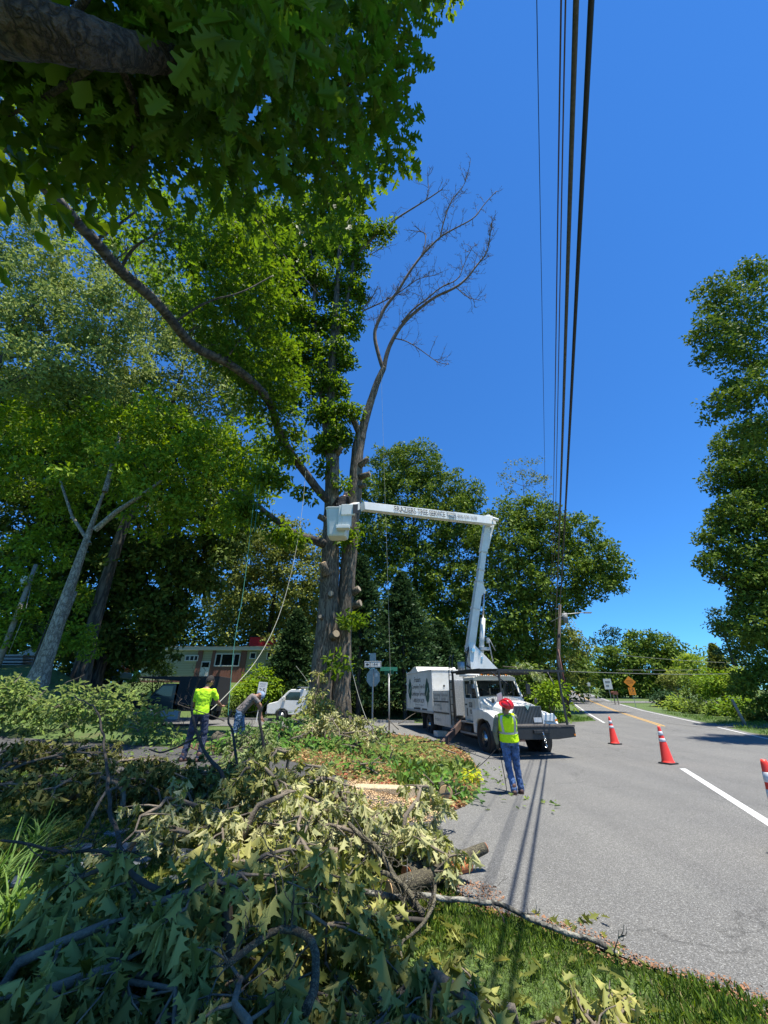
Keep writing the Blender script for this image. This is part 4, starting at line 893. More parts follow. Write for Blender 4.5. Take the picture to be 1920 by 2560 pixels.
        for k in (-1, 0, 1):
            c = MB(); c.tube([hc+up*.127*math.sin(a)+hx*.045*k+fw*.144*math.cos(a) for a in np.linspace(.25, math.pi-.25, 12)], .008, 6); c.build('ridge', REDH, hm)
        for s in (-1, 1):
            c = MB(); ell(c, h+hx*.098*s, hx*.028, fw*.036, up*.045); fuse(c, 'ear_defender', mat('ear_defender_black', (.02, .02, .02), .4), hm, .008, 2)
        c = MB(); v0 = hc+fw*.165+up*.02
        c.add([v0-hx*.09+up*.0, v0+hx*.09+up*.0, v0+hx*.085+up*.15+fw*.05, v0-hx*.085+up*.15+fw*.05], [(0, 1, 2, 3)]); c.add([q+fw*.006 for q in (v0-hx*.09, v0+hx*.09, v0+hx*.085+up*.15+fw*.05, v0-hx*.085+up*.15+fw*.05)], [(3, 2, 1, 0)])
        c.build('raised_visor', mat('visor_mesh', (.35, .36, .37), .5), hm)
    elif head == 'cap':
        c = MB(); ell(c, h+up*.05-fw*.01, hx*.09, fw*.105, up*.085); cap(c, h+fw*.09+up*.04-hx*.04, h+fw*.14+up*.03, .02, .02); cap(c, h+fw*.09+up*.04+hx*.04, h+fw*.14+up*.03, .02, .02); cap(c, h-fw*.09, h-fw*.08-up*.05, .04, .04); fuse(c, 'cap', BLUEC, root, .01, 2)
    return root
# worker in the vest, seen from behind, leaning back to look up at the bucket
W1 = G(1296, 1990)
person('worker in yellow vest, red helmet and jeans standing on the road holding a rope', W1, dict(hip=(-.04, .02, .96), neck=(-.07, -.06, 1.46), head=(-.06, -.14, 1.60), shl=(-.26, -.05, 1.40), shr=(0.1, -.08, 1.40), ell=(-.33, .02, 1.13), elr=(.12, .15, 1.13), wrl=(-.27, .14, .90), wrr=(-.0, .34, 1.12), hdl=(.05, .3, -.6), pnl=(.7, .4, 0),
    hpl=(-.14, .03, .92), hpr=(.05, .01, .92), knl=(-.11, .07, .50), knr=(.07, .10, .50), anl=(-.07, .0, .085), anr=(.10, .1, .085), ftl=(.25, .97, 0), ftr=(.15, .98, 0)), OLIVE, JEAN, SKIN, 1.2, vest=True, head='helmet', face=(-.62, .62, .48), glove=True)
# worker in lime shirt
W2 = gp(-4.2, 10.1)
person('worker in bright lime T-shirt and dark jeans with his back turned in the cut brush', W2, dict(hip=(0, 0, .97), neck=(.02, .0, 1.48), head=(.06, .04, 1.635), shl=(-.185, .0, 1.42), shr=(.21, .0, 1.42), ell=(-.24, .08, 1.15), elr=(.31, .12, 1.19), wrl=(-.14, .3, 1.02), wrr=(.30, .36, 1.12), hpl=(-.10, .0, .92), hpr=(.10, .0, .92), knl=(-.16, .03, .5), knr=(.15, .05, .5), anl=(-.21, -.03, .085), anr=(.16, -.08, .085)), cloth('lime_shirt', (.52, .86, .03), .05), JEAN2, SKIN2, .62, face=(.5, .85, 0))
# worker bending over
W3 = P(588, 1880, 12.3); W3 = gp(W3.x, 12.2)
person('worker in grey T-shirt and blue cap bent over the logs next to the lime shirt', W3, dict(hip=(.02, .0, .98), neck=(.33, .12, 1.36), head=(.46, .18, 1.36), shl=(.24, .28, 1.32), shr=(.36, -.06, 1.32), ell=(.42, .34, 1.05), elr=(.56, -.02, 1.12), wrl=(.54, .30, .82), wrr=(.60, .03, .84), hpl=(.0, .1, .93), hpr=(.02, -.09, .93), knl=(.10, .13, .5), knr=(-.02, -.1, .5), anl=(.02, .16, .085), anr=(-.16, -.12, .085), ftl=(1, .2, 0), ftr=(1, .1, 0)), GREYS, JEAN3, SKIN2, .6, head='cap', face=(.75, .2, -.6))
# ---------------------------------------------------------------- bucket truck (local x = picture right, y = away, z = up)
tb = empty('bucket_truck', (4.83, 16.8, 0), R(12), 'white bucket truck with a chip box and raised boom, parked at the road corner', 'truck')
tb.rotation_euler = (0.018, 0, R(12)); TM = tb.rotation_euler.to_matrix().to_4x4(); TM.translation = (4.83, 16.8, 0); TI = TM.inverted()
def TL(p): return TI @ Vector(p)
def add(mb, name, m, parent=tb, **k): return mb.build(name, m, parent, **k)
# frame, fuel tank, axles
c = MB(); c.b2((-.42, -1.3, .72), (-.3, 10.4, .98)); c.b2((.3, -1.3, .72), (.42, 10.4, .98)); c.cyl((-.9, 0, .5), (.9, 0, .5), .07); c.cyl((-.9, 6.7, .52), (.9, 6.7, .52), .12); c.b2((-.3, 3.0, .75), (.3, 3.3, .9))
c.cyl((-.85, 1.3, .62), (-.85, 2.4, .62), .27, n=20); c.cyl((.85, 1.0, .62), (.85, 2.4, .62), .27, n=20); add(c, 'chassis', BLACK)
c = MB(); c.b2((-1.12, .75, .5), (-.6, 2.45, .58)); c.b2((-1.14, .95, .9), (-.7, 2.3, .96)); add(c, 'step', GALV, bevel=.01)
def wheel(name, M, r=.5, w_=.28, dual=False, parent=tb, holes=8, rimm=None):
    o = empty(name, (0, 0, 0)); o.parent = parent; o.matrix_local = M
    c = MB(); ww = w_/2; prof = [(r*.56, -ww), (r*.9, -ww), (r*.975, -ww*.75), (r, -ww*.5), (r*.985, -ww*.1), (r*.985, ww*.1), (r, ww*.5), (r*.975, ww*.75), (r*.9, ww), (r*.56, ww)]
    c.lathe(prof, 36, closed=True); c.build('tyre', RUBBER, o)
    c = MB(); c.lathe([(r*.58, ww*.95), (r*.55, ww*.9), (r*.5, ww*.35), (r*.34, ww*.2), (r*.30, ww*.55), (r*.17, ww*.6), (r*.16, ww*1.05), (.001, ww*1.1)], 28)
    for i in range(holes):
        a = 2*math.pi*i/holes; c.cyl((math.cos(a)*r*.24, math.sin(a)*r*.24, ww*.5), (math.cos(a)*r*.24, math.sin(a)*r*.24, ww*.8), r*.03, n=6)
    c.build('rim', rimm or CHROME, o)
    if dual:
        c = MB(); c.lathe([(p, q-w_*1.15) for p, q in prof], 28, closed=True); c.build('tyre', RUBBER, o)
    return o
def WM(x, y, z, left): return Matrix.Translation((x, y, z)) @ Matrix.Rotation(R(-90 if left else 90), 4, 'Y')
wheel('wheel', WM(-1.03, 0, .5, True)); wheel('wheel', WM(1.03, 0, .5, False)); wheel('wheel', WM(-1.0, 6.7, .52, True), .51, .27, True); wheel('wheel', WM(1.0, 6.7, .52, False), .51, .27, True)
# hood with fenders
def fender(c, sx):
    prof = [(-1.1, .78), (-.66, .78), (-.62, .95), (-.45, 1.08), (0, 1.14), (.45, 1.08), (.6, .95), (.66, .62), (.86, .62), (.86, 1.42), (.3, 1.46), (-.5, 1.38), (-1.0, 1.22), (-1.16, 1.02)]
    c.prism(prof, 'x', sx*.72, sx*1.2)
c = MB()
secs = [(-1.18, .62, 1.0, 1.50), (-1.12, .68, 1.0, 1.58), (-.6, .74, .98, 1.70), (0, .80, .98, 1.78), (.5, .86, .98, 1.85), (.84, .95, .98, 1.92)]
vs = []
for y, hw, z0, z1 in secs: vs += [(-hw, y, z0), (-hw, y, z1-.22), (-hw*.82, y, z1-.06), (-hw*.4, y, z1), (hw*.4, y, z1), (hw*.82, y, z1-.06), (hw, y, z1-.22), (hw, y, z0)]
fs = [(i*8+j, i*8+(j+1) % 8, (i+1)*8+(j+1) % 8, (i+1)*8+j) for i in range(5) for j in range(8)]+[list(range(8)), list(range(40, 48))[::-1]]
c.add(vs, fs); fender(c, -1); fender(c, 1); hood = add(c, 'hood', WHITE, bevel=.03, seg=3)
c = MB(); c.b2((-.5, -1.205, 1.03), (.5, -1.17, 1.56)); gr = add(c, 'grille', mat('grille_black', (.03, .03, .03), .5))
c = MB()
for i in range(17): x = -.46+i*.0575; c.b2((x, -1.222, 1.05), (x+.022, -1.2, 1.54))
c.b2((-.53, -1.225, 1.0), (.53, -1.19, 1.04)); c.b2((-.53, -1.225, 1.555), (.53, -1.19, 1.6)); c.b2((-.54, -1.225, 1.0), (-.5, -1.19, 1.6)); c.b2((.5, -1.225, 1.0), (.54, -1.19, 1.6)); c.build('grille_bar', mat('grille_bar_grey', (.16, .16, .16), .4, metal=.5), gr)
c = MB(); c.prism([(-.1, 1.62), (.1, 1.62), (.0, 1.46)], 'y', -1.245, -1.228); c.build('badge', CHROME, gr)
for s in (-1, 1):
    c = MB(); c.prism([(s*.60, 1.12), (s*1.08, 1.08), (s*1.14, 1.2), (s*1.02, 1.36), (s*.66, 1.32)], 'y', -1.19, -1.1); hl = add(c, 'headlight', mat('lamp_glass', (.75, .76, .74), .08, coat=.6), bevel=.02)
    c = MB(); c.b2((s*1.04, -1.195, 1.1), (s*1.15, -1.16, 1.17)); c.build('indicator', mat('amber_lens', (.8, .25, .02), .2), hl)
    c = MB(); c.lathe([(.58, -.2), (.62, -.2), (.62, .2), (.58, .2)], 24, Matrix.Translation((s*.98, 0, .54)) @ Matrix.Rotation(R(90), 4, 'Y'), closed=True)
    add(c, 'wheel_arch', BLACK)
# bumper deck with hook
RUST = mat('weathered_steel_deck', (.12, .105, .09), .8, col2=(.05, .045, .042), scale=14, bump=.4)
c = MB(); c.b2((-1.28, -1.93, .98), (1.28, -1.25, 1.03)); bp = add(c, 'bumper', RUST)
c = MB(); c.prism([(-1.27, .97), (1.27, .97), (1.27, .68), (.6, .62), (-.6, .62), (-1.27, .68)], 'y', -1.92, -1.84); c.b2((-1.27, -1.84, .7), (-1.2, -1.25, .97)); c.b2((1.2, -1.84, .7), (1.27, -1.25, .97)); c.b2((-.3, -1.99, .8), (.3, -1.92, .9)); c.build('bumper_face', BLACK, bp, bevel=.01)
c = MB(); c.tube([(0, -2.0, .84), (0, -2.04, .72)], .018, 6)
for i in range(4): c.lathe([(.028, -.008), (.04, 0), (.028, .008), (.018, 0)], 10, Matrix.Translation((.02+.01*(i % 2), -2.04, .68-.05*i)) @ Matrix.Rotation(R(90*(i % 2)), 4, 'Z') @ Matrix.Rotation(R(90), 4, 'X'), closed=True)
c.tube([(0.02, -2.04, .5), (.06, -2.04, .45), (.03, -2.04, .40), (-.03, -2.04, .43)], [.02, .02, .018, .01], 6); c.build('tow_hook', CHROME, bp)
for s in (-1, 1):
    c = MB(); c.b2((s*1.2, -1.945, .72), (s*1.25, -1.93, .77)); c.build('marker_lamp', mat('amber_lens', (.8, .25, .02), .2), bp)
c = MB(); c.b2((.18, -1.26, 1.08), (.48, -1.245, 1.23)); pl = add(c, 'number_plate', mat('plate_white', (.6, .6, .58), .5))
# cab shell
c = MB(); W_ = .99
side = [(.62, .98), (2.12, .98), (2.12, 2.45), (2.0, 2.66), (1.75, 2.72), (1.3, 2.72), (1.12, 2.66), (.72, 1.98), (.62, 1.9)]
inn = [(.92, 1.86), (1.05, 1.84), (1.2, 2.5), (1.3, 2.52)]
c.b2((-W_, .66, .98), (-W_+.06, 2.12, 1.82)); c.b2((W_-.06, .66, .98), (W_, 2.12, 1.82)); c.b2((-W_+.06, 2.05, .98), (W_-.06, 2.12, 1.95))
c.b2((-W_, 2.0, 1.82), (-W_+.08, 2.12, 2.5)); c.b2((W_-.08, 2.0, 1.82), (W_, 2.12, 2.5)); c.b2((-.2, 2.06, 1.95), (.2, 2.12, 2.5)); c.b2((-W_+.08, 2.06, 2.36), (W_-.08, 2.12, 2.5))
c.b2((-W_+.06, .68, .98), (W_-.06, .74, 1.88))
for s in (-1, 1): c.beam((s*.94, .74, 1.86), (s*.88, 1.14, 2.54), .10, .12, up=(0, 1, 0)); c.b2((s*.99, 1.36, 1.82), (s*.92, 1.41, 2.5))
add(c, 'cab', WHITE2, bevel=.015)
c = MB(); c.prism([(-.97, 2.48), (.97, 2.48), (.93, 2.62), (.7, 2.70), (-.7, 2.70), (-.93, 2.62)], 'y', 1.02, 2.12); cr_ = add(c, 'cab_roof', WHITE, bevel=.05, seg=3)
for x in (-.55, -.25, 0, .25, .55):
    c = MB(); ell(c, (x, 1.06, 2.70), (.06, 0, 0), (0, .05, 0), (0, 0, .035)); c.build('roof_lamp', mat('amber_lens', (.8, .25, .02), .2), cr_)
WIND = bpy.data.materials.new('windscreen_glass'); WIND.use_nodes = True
_n = WIND.node_tree; _b = _n.nodes['Principled BSDF']; _t = _n.nodes.new('ShaderNodeBsdfTransparent'); _t.inputs[0].default_value = (.32, .36, .35, 1); _m = _n.nodes.new('ShaderNodeMixShader')
_b.inputs['Base Color'].default_value = (.01, .012, .012, 1); _b.inputs['Roughness'].default_value = .04; _m.inputs[0].default_value = .3
_n.links.new(_t.outputs[0], _m.inputs[1]); _n.links.new(_b.outputs[0], _m.inputs[2]); _n.links.new(_m.outputs[0], _n.nodes['Material Output'].inputs[0])
c = MB(); c.add([(-.9, .70, 1.87), (.9, .70, 1.87), (.86, 1.07, 2.5), (-.86, 1.07, 2.5)], [(0, 1, 2, 3)]); ws = add(c, 'windscreen', WIND)
for s in (-1, 1):
    c = MB(); c.tube([(s*.1, .62, 1.9), (s*.45, .72, 2.02), (s*.75, .80, 2.18)], .01, 5); c.build('wiper', BLACK, ws)
for s in (-1, 1):
    c = MB(); c.add([(s*.955, .92, 1.83), (s*.955, 2.0, 1.83), (s*.955, 2.0, 2.48), (s*.955, 1.2, 2.48)], [(0, 1, 2, 3)])
    add(c, 'side_window', WIND)
c = MB(); c.b2((-.7, 1.45, 1.1), (-.2, 2.0, 1.6)); c.b2((-.7, 1.85, 1.6), (-.2, 2.0, 2.2)); c.b2((.2, 1.45, 1.1), (.7, 2.0, 1.6)); c.b2((.2, 1.85, 1.6), (.7, 2.0, 2.2)); c.b2((-.9, .76, 1.5), (.9, 1.1, 1.8)); add(c, 'seat', BLACK, bevel=.03)
c = MB(); c.b2((-1.005, .93, 1.05), (-.985, 2.0, 1.8)); dr = add(c, 'door', WHITE2, bevel=.006)
c = MB(); c.b2((-1.03, 1.78, 1.55), (-1.0, 1.95, 1.6)); c.build('handle', BLACK, dr)
c = MB(); c.b2((-1.01, 1.75, 1.15), (-1.0, 1.84, 1.45)); c.build('vent', BLACK, dr)
def LS(x, y, z, s=-1): return frame((x, y, z), (0, -1, 0), (0, 0, 1))   # plane on the picture-left side of the truck
c = MB(); c.b2((-1.008, 1.25, 1.48), (-1.004, 1.58, 1.66)); c.build('decal', BLACK, dr)
text('lettering', 'TREE SERVICE', LS(-1.008, 1.415, 1.57), .28, .12, WHITE, dr, .002)
c = MB(); c.lathe([(.085, 0), (.085, .003), (.065, .003), (.065, 0)], 20, LS(-1.006, 1.42, 1.32), closed=True); c.b2((-.015, -.07, 0), (.015, .07, .004), LS(-1.006, 1.42, 1.32)); c.build('emblem', INK, dr)
text('lettering', 'USDOT 539', LS(-1.006, 1.42, 1.17), .24, .04, GREYINK, dr, .001)
for s in (-1, 1):
    c = MB(); c.tube([(s*1.0, .85, 1.9), (s*1.28, .78, 2.0), (s*1.28, .78, 2.45), (s*1.0, .95, 2.5)], .018, 6); c.b2((s*1.2, .72, 1.98), (s*1.38, .78, 2.36)); add(c, 'mirror', BLACK, bevel=.01)
    c = MB(); ell(c, (s*.88, -.4, 1.75), (.07, 0, 0), (0, .03, 0), (0, 0, .09)); add(c, 'mirror', BLACK)
# cab guard rack
c = MB()
for x in (-1.25, 1.05): c.beam((x, -1.86, 1.03), (x, -1.8, 2.74), .055, .055, up=(0, 1, 0))
c.beam((-1.3, -1.8, 2.74), (1.3, -1.8, 2.74), .06, .07); c.beam((-1.3, 2.6, 2.84), (-1.3, -1.83, 2.74), .06, .08); c.beam((1.3, 2.6, 2.84), (1.3, -1.83, 2.74), .06, .08); c.beam((-1.28, -.34, 2.79), (1.28, -.34, 2.79), .05, .14); c.beam((-1.27, -.3, 2.79), (-1.27, 2.1, 2.81), .04, .16); c.beam((1.27, -.3, 2.79), (1.27, 2.1, 2.81), .04, .16)
for y in (-.3, .5, 1.3, 2.1): c.beam((-1.3, y, 2.80), (1.3, y, 2.80), .04, .04)
c.beam((-1.25, -1.2, 2.72), (-1.0, -1.84, 2.3), .03, .03); c.beam((1.05, -1.2, 2.72), (.8, -1.84, 2.3), .03, .03)
for s in (-1, 1): c.beam((s*1.28, 2.45, .9), (s*1.28, 2.5, 2.84), .06, .06, up=(0, 1, 0))
rk = add(c, 'cab_guard', BLACK)
c = MB()
for i in range(26): x = -1.25+i*.1; c.b2((x, -.3, 2.825), (x+.06, 2.1, 2.84))
for i in range(14): y = -.3+i*.18; c.b2((-1.25, y, 2.826), (1.25, y+.03, 2.838))
c.build('mesh_deck', BLACK, rk)
# ladder behind the cab
c = MB()
for y in (2.62, 3.0): c.tube([(-1.27, y, .75), (-1.29, y, 1.6), (-1.27, y, 2.75), (-1.2, y, 3.5), (-1.1, y+.05, 3.62)], .022, 6)
for i in range(8): z = .95+i*.3; c.cyl((-1.28, 2.62, z), (-1.28, 3.0, z), .016, n=6)
add(c, 'ladder', BLACK)
# tread plate locker and tool cabinets
c = MB(); c.b2((-1.22, 2.68, 1.12), (-.55, 3.22, 2.55)); lk = add(c, 'locker', ALU, bevel=.01)
c = MB(); c.b2((.5, 2.68, .8), (1.22, 5.55, 2.2)); add(c, 'tool_cabinet', WHITE2, bevel=.012)
c = MB(); c.b2((-1.22, 3.26, .62), (-.45, 5.6, 2.12)); tc_ = add(c, 'tool_cabinet', WHITE2, bevel=.012)
for y0, y1, z0, z1 in [(3.32, 4.35, 1.22, 2.04), (4.45, 5.52, 1.22, 2.04), (3.32, 4.35, .68, 1.1), (4.45, 5.52, .68, 1.1)]:
    c = MB(); c.b2((-1.236, y0, z0), (-1.222, y1, z1)); dd = c.build('cabinet_door', WHITE2, tc_, bevel=.005)
for z in (1.16, 1.64):
    c = MB(); c.b2((-1.243, 3.34, z-.03), (-1.238, 5.5, z+.03)); c.build('stripe', INK, tc_)
text('lettering', 'Tree & Stump\nRemoval', LS(-1.238, 4.95, 1.85), .95, .28, GREYINK, tc_, .003); text('lettering', 'Tree Trimming', LS(-1.238, 4.95, 1.48), .95, .13, GREYINK, tc_, .003)
text('lettering', 'Landscape\nService', LS(-1.238, 3.85, 1.85), .85, .28, GREYINK, tc_, .003); text('lettering', 'Fraziers', LS(-1.238, 4.95, .88), .8, .16, GREYINK, tc_, .003)
for y in (4.3, 4.5):
    c = MB(); c.b2((-1.25, y-.03, 1.3), (-1.236, y+.03, 1.38)); c.build('latch', CHROME, tc_)
c = MB(); c.b2((-.95, 2.3, .98), (.95, 10.3, 1.06)); add(c, 'deck', BLACK)
# chip box
c = MB(); prof = [(5.72, 1.30), (10.75, 1.30), (10.75, 3.08), (5.72, 3.08)]
c.b2((-1.2, 5.72, 1.1), (-1.16, 10.75, 3.06)); c.b2((1.16, 5.72, 1.1), (1.2, 10.75, 3.06)); c.b2((-1.16, 5.72, 1.1), (1.16, 5.78, 3.06)); c.b2((-1.16, 5.78, 1.1), (1.16, 10.7, 1.16)); c.b2((-1.16, 10.68, 1.1), (1.16, 10.75, 3.06))
cb = add(c, 'chip_box', WHITE, bevel=.01)
c = MB(); c.prism([(5.70, 3.07), (10.77, 3.07), (10.77, 3.14), (9.8, 3.22), (9.0, 3.42), (8.5, 3.42), (8.2, 3.16), (5.70, 3.14)], 'x', -1.22, 1.22); c.build('box_lid', WHITE, cb, bevel=.02)
c = MB(); c.b2((-1.23, 5.7, 1.06), (-1.17, 10.8, 1.16)); c.b2((-1.24, 10.7, 1.05), (-1.16, 10.82, 2.0)); c.build('box_rail', GALV, cb)
c = MB(); c.cyl((-.55, 5.70, 2.35), (-.55, 5.72, 2.35), .05); c.cyl((.35, 5.70, 2.5), (.35, 5.72, 2.5), .035); c.build('port', INK, cb)
def emblem(y, z, s):
    pts = [(0, -1), (.04, -.62), (.2, -.5), (.34, -.2), (.3, .0), (.42, .12), (.33, .38), (.3, .62), (.16, .72), (.1, .9), (0, 1.0), (-.12, .86), (-.2, .66), (-.34, .5), (-.38, .2), (-.44, .05), (-.34, -.22), (-.22, -.46), (-.04, -.6)]
    c = MB(); M = LS(-1.204, y, z); c.add([M @ Vector((a*s*.95, b*s*.72, .002)) for a, b in pts], [list(range(len(pts)))]); o = c.build('tree_emblem', DKGREEN, cb)
    c = MB(); c.tube([M @ Vector((-.12*s, -.1*s, .005)), M @ Vector((.12*s, .25*s, .005))], .012, 4); c.build('emblem_line', WHITE, o)
emblem(9.95, 2.1, 1.02); emblem(6.55, 2.0, 1.05)
text('lettering', 'Fraziers', LS(-1.204, 8.35, 2.72), 1.25, .27, INK, cb); text('lettering', 'Complete Tree &', LS(-1.204, 8.25, 2.32), 2.5, .27, INK, cb); text('lettering', 'Landscape Service', LS(-1.204, 8.25, 1.95), 2.6, .29, INK, cb)
text('lettering', '1-800-539-3639', LS(-1.204, 8.25, 1.62), 2.2, .2, INK, cb); text('lettering', 'Licensed Tree Experts\nFree Estimates', LS(-1.204, 8.1, 1.36), 1.6, .2, GREYINK, cb)
c = MB(); c.b2((-1.206, 6.7, 1.18), (-1.202, 7.6, 1.26)); c.b2((-1.206, 7.9, 1.18), (-1.202, 9.2, 1.26)); c.build('marker_strip', INK, cb)
for s in (-1, 1):
    c = MB(); c.b2((s*1.2, 7.55, .3), (s*.55, 7.58, 1.08)); add(c, 'mudflap', RUBBER)
# outrigger
c = MB(); c.beam((-.75, 2.75, 1.0), (-1.85, 2.55, .1), .2, .22); c.b2((-2.05, 2.35, .02), (-1.68, 2.8, .07)); add(c, 'outrigger', mat('rusted_steel', (.16, .10, .08), .75, col2=(.08, .06, .055), scale=8), bevel=.01)
c = MB(); c.beam((.75, 2.75, 1.0), (1.85, 2.55, .1), .2, .22); c.b2((1.68, 2.35, .02), (2.05, 2.8, .07)); add(c, 'outrigger', mat('rusted_steel', (.16, .10, .08)), bevel=.01)
c = MB(); c.b2((-1.3, 5.0, .1), (-.7, 5.5, .35)); add(c, 'wheel_chock', WHITE2, bevel=.02)
# turret and pedestal
c = MB(); c.cyl((0, 3.6, 1.06), (0, 3.6, 2.7), .34, n=24); c.cyl((0, 3.6, 2.7), (0, 3.6, 2.85), .5, n=28); add(c, 'pedestal', WHITE)
piv = TL(P(1165, 1628, 20.4)); tcx = piv.x+.35
c = MB()
for dy in (-.28, .22): c.prism([(piv.x+1.35, 2.86), (piv.x+.1, 2.86), (piv.x-.05, 3.1), (piv.x-.05, piv.z+.25), (piv.x+.12, piv.z+.35), (piv.x+.35, piv.z+.15), (piv.x+.95, 3.45), (piv.x+1.35, 3.05)], 'y', 3.5+dy, 3.5+dy+.06)
c.prism([(piv.x+1.3, 2.87), (piv.x+.2, 2.87), (piv.x+.2, 3.2), (piv.x+.8, 3.35), (piv.x+1.25, 3.02)], 'y', 3.28, 3.7)
tr_ = add(c, 'turret', WHITE, bevel=.012)
c = MB(); c.cyl((piv.x+.12, 3.14, piv.z), (piv.x+.12, 3.86, piv.z), .09); c.cyl((piv.x+.55, 3.18, 3.55), (piv.x+.55, 3.82, 3.55), .05); c.build('pivot_pin', CHROME, tr_)
c = MB(); c.cyl((piv.x-.5, 3.3, 2.9), (piv.x-.5, 3.3, 3.35), .17); c.build('hose_reel', GALV, tr_)
c = MB(); c.b2((piv.x+.5, 3.2, piv.z+.02), (piv.x+1.0, 3.4, piv.z+.16)); c.tube([(piv.x+1.0, 3.25, piv.z+.5), (piv.x+1.05, 3.25, piv.z+.1), (piv.x+1.12, 3.22, piv.z-.5)], .03, 6); c.tube([(piv.x+1.0, 3.2, piv.z+.6), (piv.x+1.3, 3.2, piv.z)], .02, 5); c.b2((piv.x+.9, 3.15, piv.z+.35), (piv.x+1.02, 3.3, piv.z+.6)); c.build('valve_block', GALV, tr_)
for k in range(4):
    c = MB(); c.tube([(piv.x+.3+.04*k, 3.3, 2.9), (piv.x-.2-.06*k, 3.25, 3.2), (piv.x-.25, 3.25, piv.z-.15*k), (piv.x, 3.25, piv.z+.2)], .016, 6); c.build('hydraulic_hose', RUBBER, tr_)
# booms
A0 = Vector((piv.x+.08, 3.5, piv.z)); EL_ = TL(P(1218, 1306, 19.6)); d = (EL_-A0)
c = MB(); K = A0+d*.62
c.beam(A0-d*.015, A0+d*.5, .36, .38, .34, .36, up=(1, 0, 0)); c.beam(A0+d*.5, A0+d*.74, .29, .31, .28, .29, up=(1, 0, 0)); c.beam(A0+d*.74, A0+d*1.0, .33, .36, .30, .31, up=(1, 0, 0))
lb = add(c, 'lower_boom', WHITE, bevel=.015)
for t in (.30, .505, .60, .745):
    c = MB(); c.beam(A0+d*(t-.006), A0+d*(t+.006), .385 if t < .51 else .34, .40 if t < .51 else .35, up=(1, 0, 0)); c.build('collar', WHITE2, lb)
c = MB(); pe = (d.normalized().cross(Vector((0, 1, 0)))).normalized()
pe = pe if pe.x > 0 else -pe
q = A0+d*.46+pe*.22; c.add([q-d*.05, q+d*.05, q+pe*.2-d*.005, q+pe*.2-d*.03]+[v+Vector((0, .3, 0)) for v in (q-d*.05, q+d*.05, q+pe*.2-d*.005, q+pe*.2-d*.03)], [(0, 1, 2, 3), (7, 6, 5, 4), (0, 4, 5, 1), (1, 5, 6, 2), (2, 6, 7, 3), (3, 7, 4, 0)]); c.build('cylinder_lug', WHITE, lb)
c = MB(); s0 = Vector((piv.x+.62, 3.5, 3.45)); s1 = A0+d*.43+pe*.36; m_ = s0.lerp(s1, .62)
c.cyl(s0, m_, .12, n=18); cy = add(c, 'hydraulic_cylinder', WHITE); c = MB(); c.cyl(m_, s1, .045, n=10); c.build('piston_rod', CHROME, cy)
c = MB(); a_ = A0+d*.80+pe*.2; c.cyl(a_, a_+d*.1+pe*.06, .09); c.beam(a_+d*.08+pe*.05, A0+d*.99+pe*.36, .09, .14); c.beam(A0+d*.97+pe*.28, A0+d*1.0+pe*.05, .12, .2); c.beam(a_-pe*.1, a_+pe*.08, .12, .2); add(c, 'elbow_link', WHITE, bevel=.01)
c = MB(); c.cyl(EL_+Vector((0, -.28, .05)), EL_+Vector((0, .28, .05)), .17, n=20); add(c, 'elbow_pin', GALV)
BK = TL(P(892, 1272, 13.2)); E2 = TL(P(1224, 1308, 19.2)); u = (BK-E2).normalized(); L = (BK-E2).length
c = MB(); off = Vector((0, 0, .12))
c.beam(E2+off-u*.35, E2+off+u*L*.36, .34, .42, .32, .41); c.beam(E2+off+u*L*.36, E2+off+u*L*.62, .30, .39, .29, .37); c.beam(E2+off+u*L*.62, E2+off+u*L*.97, .29, .36, .26, .31)
ub = add(c, 'upper_boom', WHITE, bevel=.012)
c = MB(); c.prism([(-.1, -.12), (.9, -.12), (.9, 0), (.72, .13), (.2, .13), (-.1, .02)], 'z', .0, .06, M=frame(E2+off+u*(L*.97-.85)+(u.cross(Vector((0, 0, 1)))).normalized()*.0, -u, (0, 0, 1))); add(c, 'boom_tip', WHITE2)
c = MB(); c.b2((-.35, .17, -.12), (.3, .3, .1), frame(E2+off, -u, (0, 0, 1))); c.b2((-.1, .28, -.08), (.15, .36, .06), frame(E2+off, -u, (0, 0, 1))); c.cyl(E2+Vector((.1, -.2, .2)), E2+Vector((.4, -.25, .1)), .09); add(c, 'elbow_head', WHITE, bevel=.02)
c = MB(); c.tube([E2+Vector((.3, -.2, .2)), E2+Vector((.45, -.2, -.1)), E2+Vector((.3, -.2, -.4)), E2+Vector((.15, -.2, -.7))], .02, 6); add(c, 'hydraulic_hose', RUBBER)
side = frame(E2+off+u*L*.5, -u, (0, 0, 1)); nz = side.to_3x3() @ Vector((0, 0, 1))
if (TM.to_3x3() @ nz).y > 0: nz = -nz
def UB(t, dz=0, off_=.135):
    M = frame(E2+off+u*L*t, -u, (0, 0, 1)); n_ = M.to_3x3() @ Vector((0, 0, 1)); M.translation = M.translation+nz*off_+(M.to_3x3() @ Vector((0, 1, 0)))*dz; return M
text('lettering', 'FRAZIERS TREE SERVICE', UB(.62, .0, .172), L*.36, .25, INK, ub, .004); text('lettering', '1-800-539-3639', UB(.255, .0, .176), L*.2, .2, GREYINK, ub, .004)
c = MB(); M = UB(.385, 0, .175)
for p, q in (((-.32, -.12), (.32, -.09)), ((-.32, .09), (.32, .12)), ((-.32, -.12), (-.28, .12)), ((.28, -.12), (.32, .12))): c.b2((p[0], p[1], 0), (q[0], q[1], .004), M)
c.tube([M @ Vector((.22*math.cos(a), .065*math.sin(a), .004)) for a in np.linspace(0, 6.28, 16)], .014, 4); c.build('emblem', GREYINK, ub)
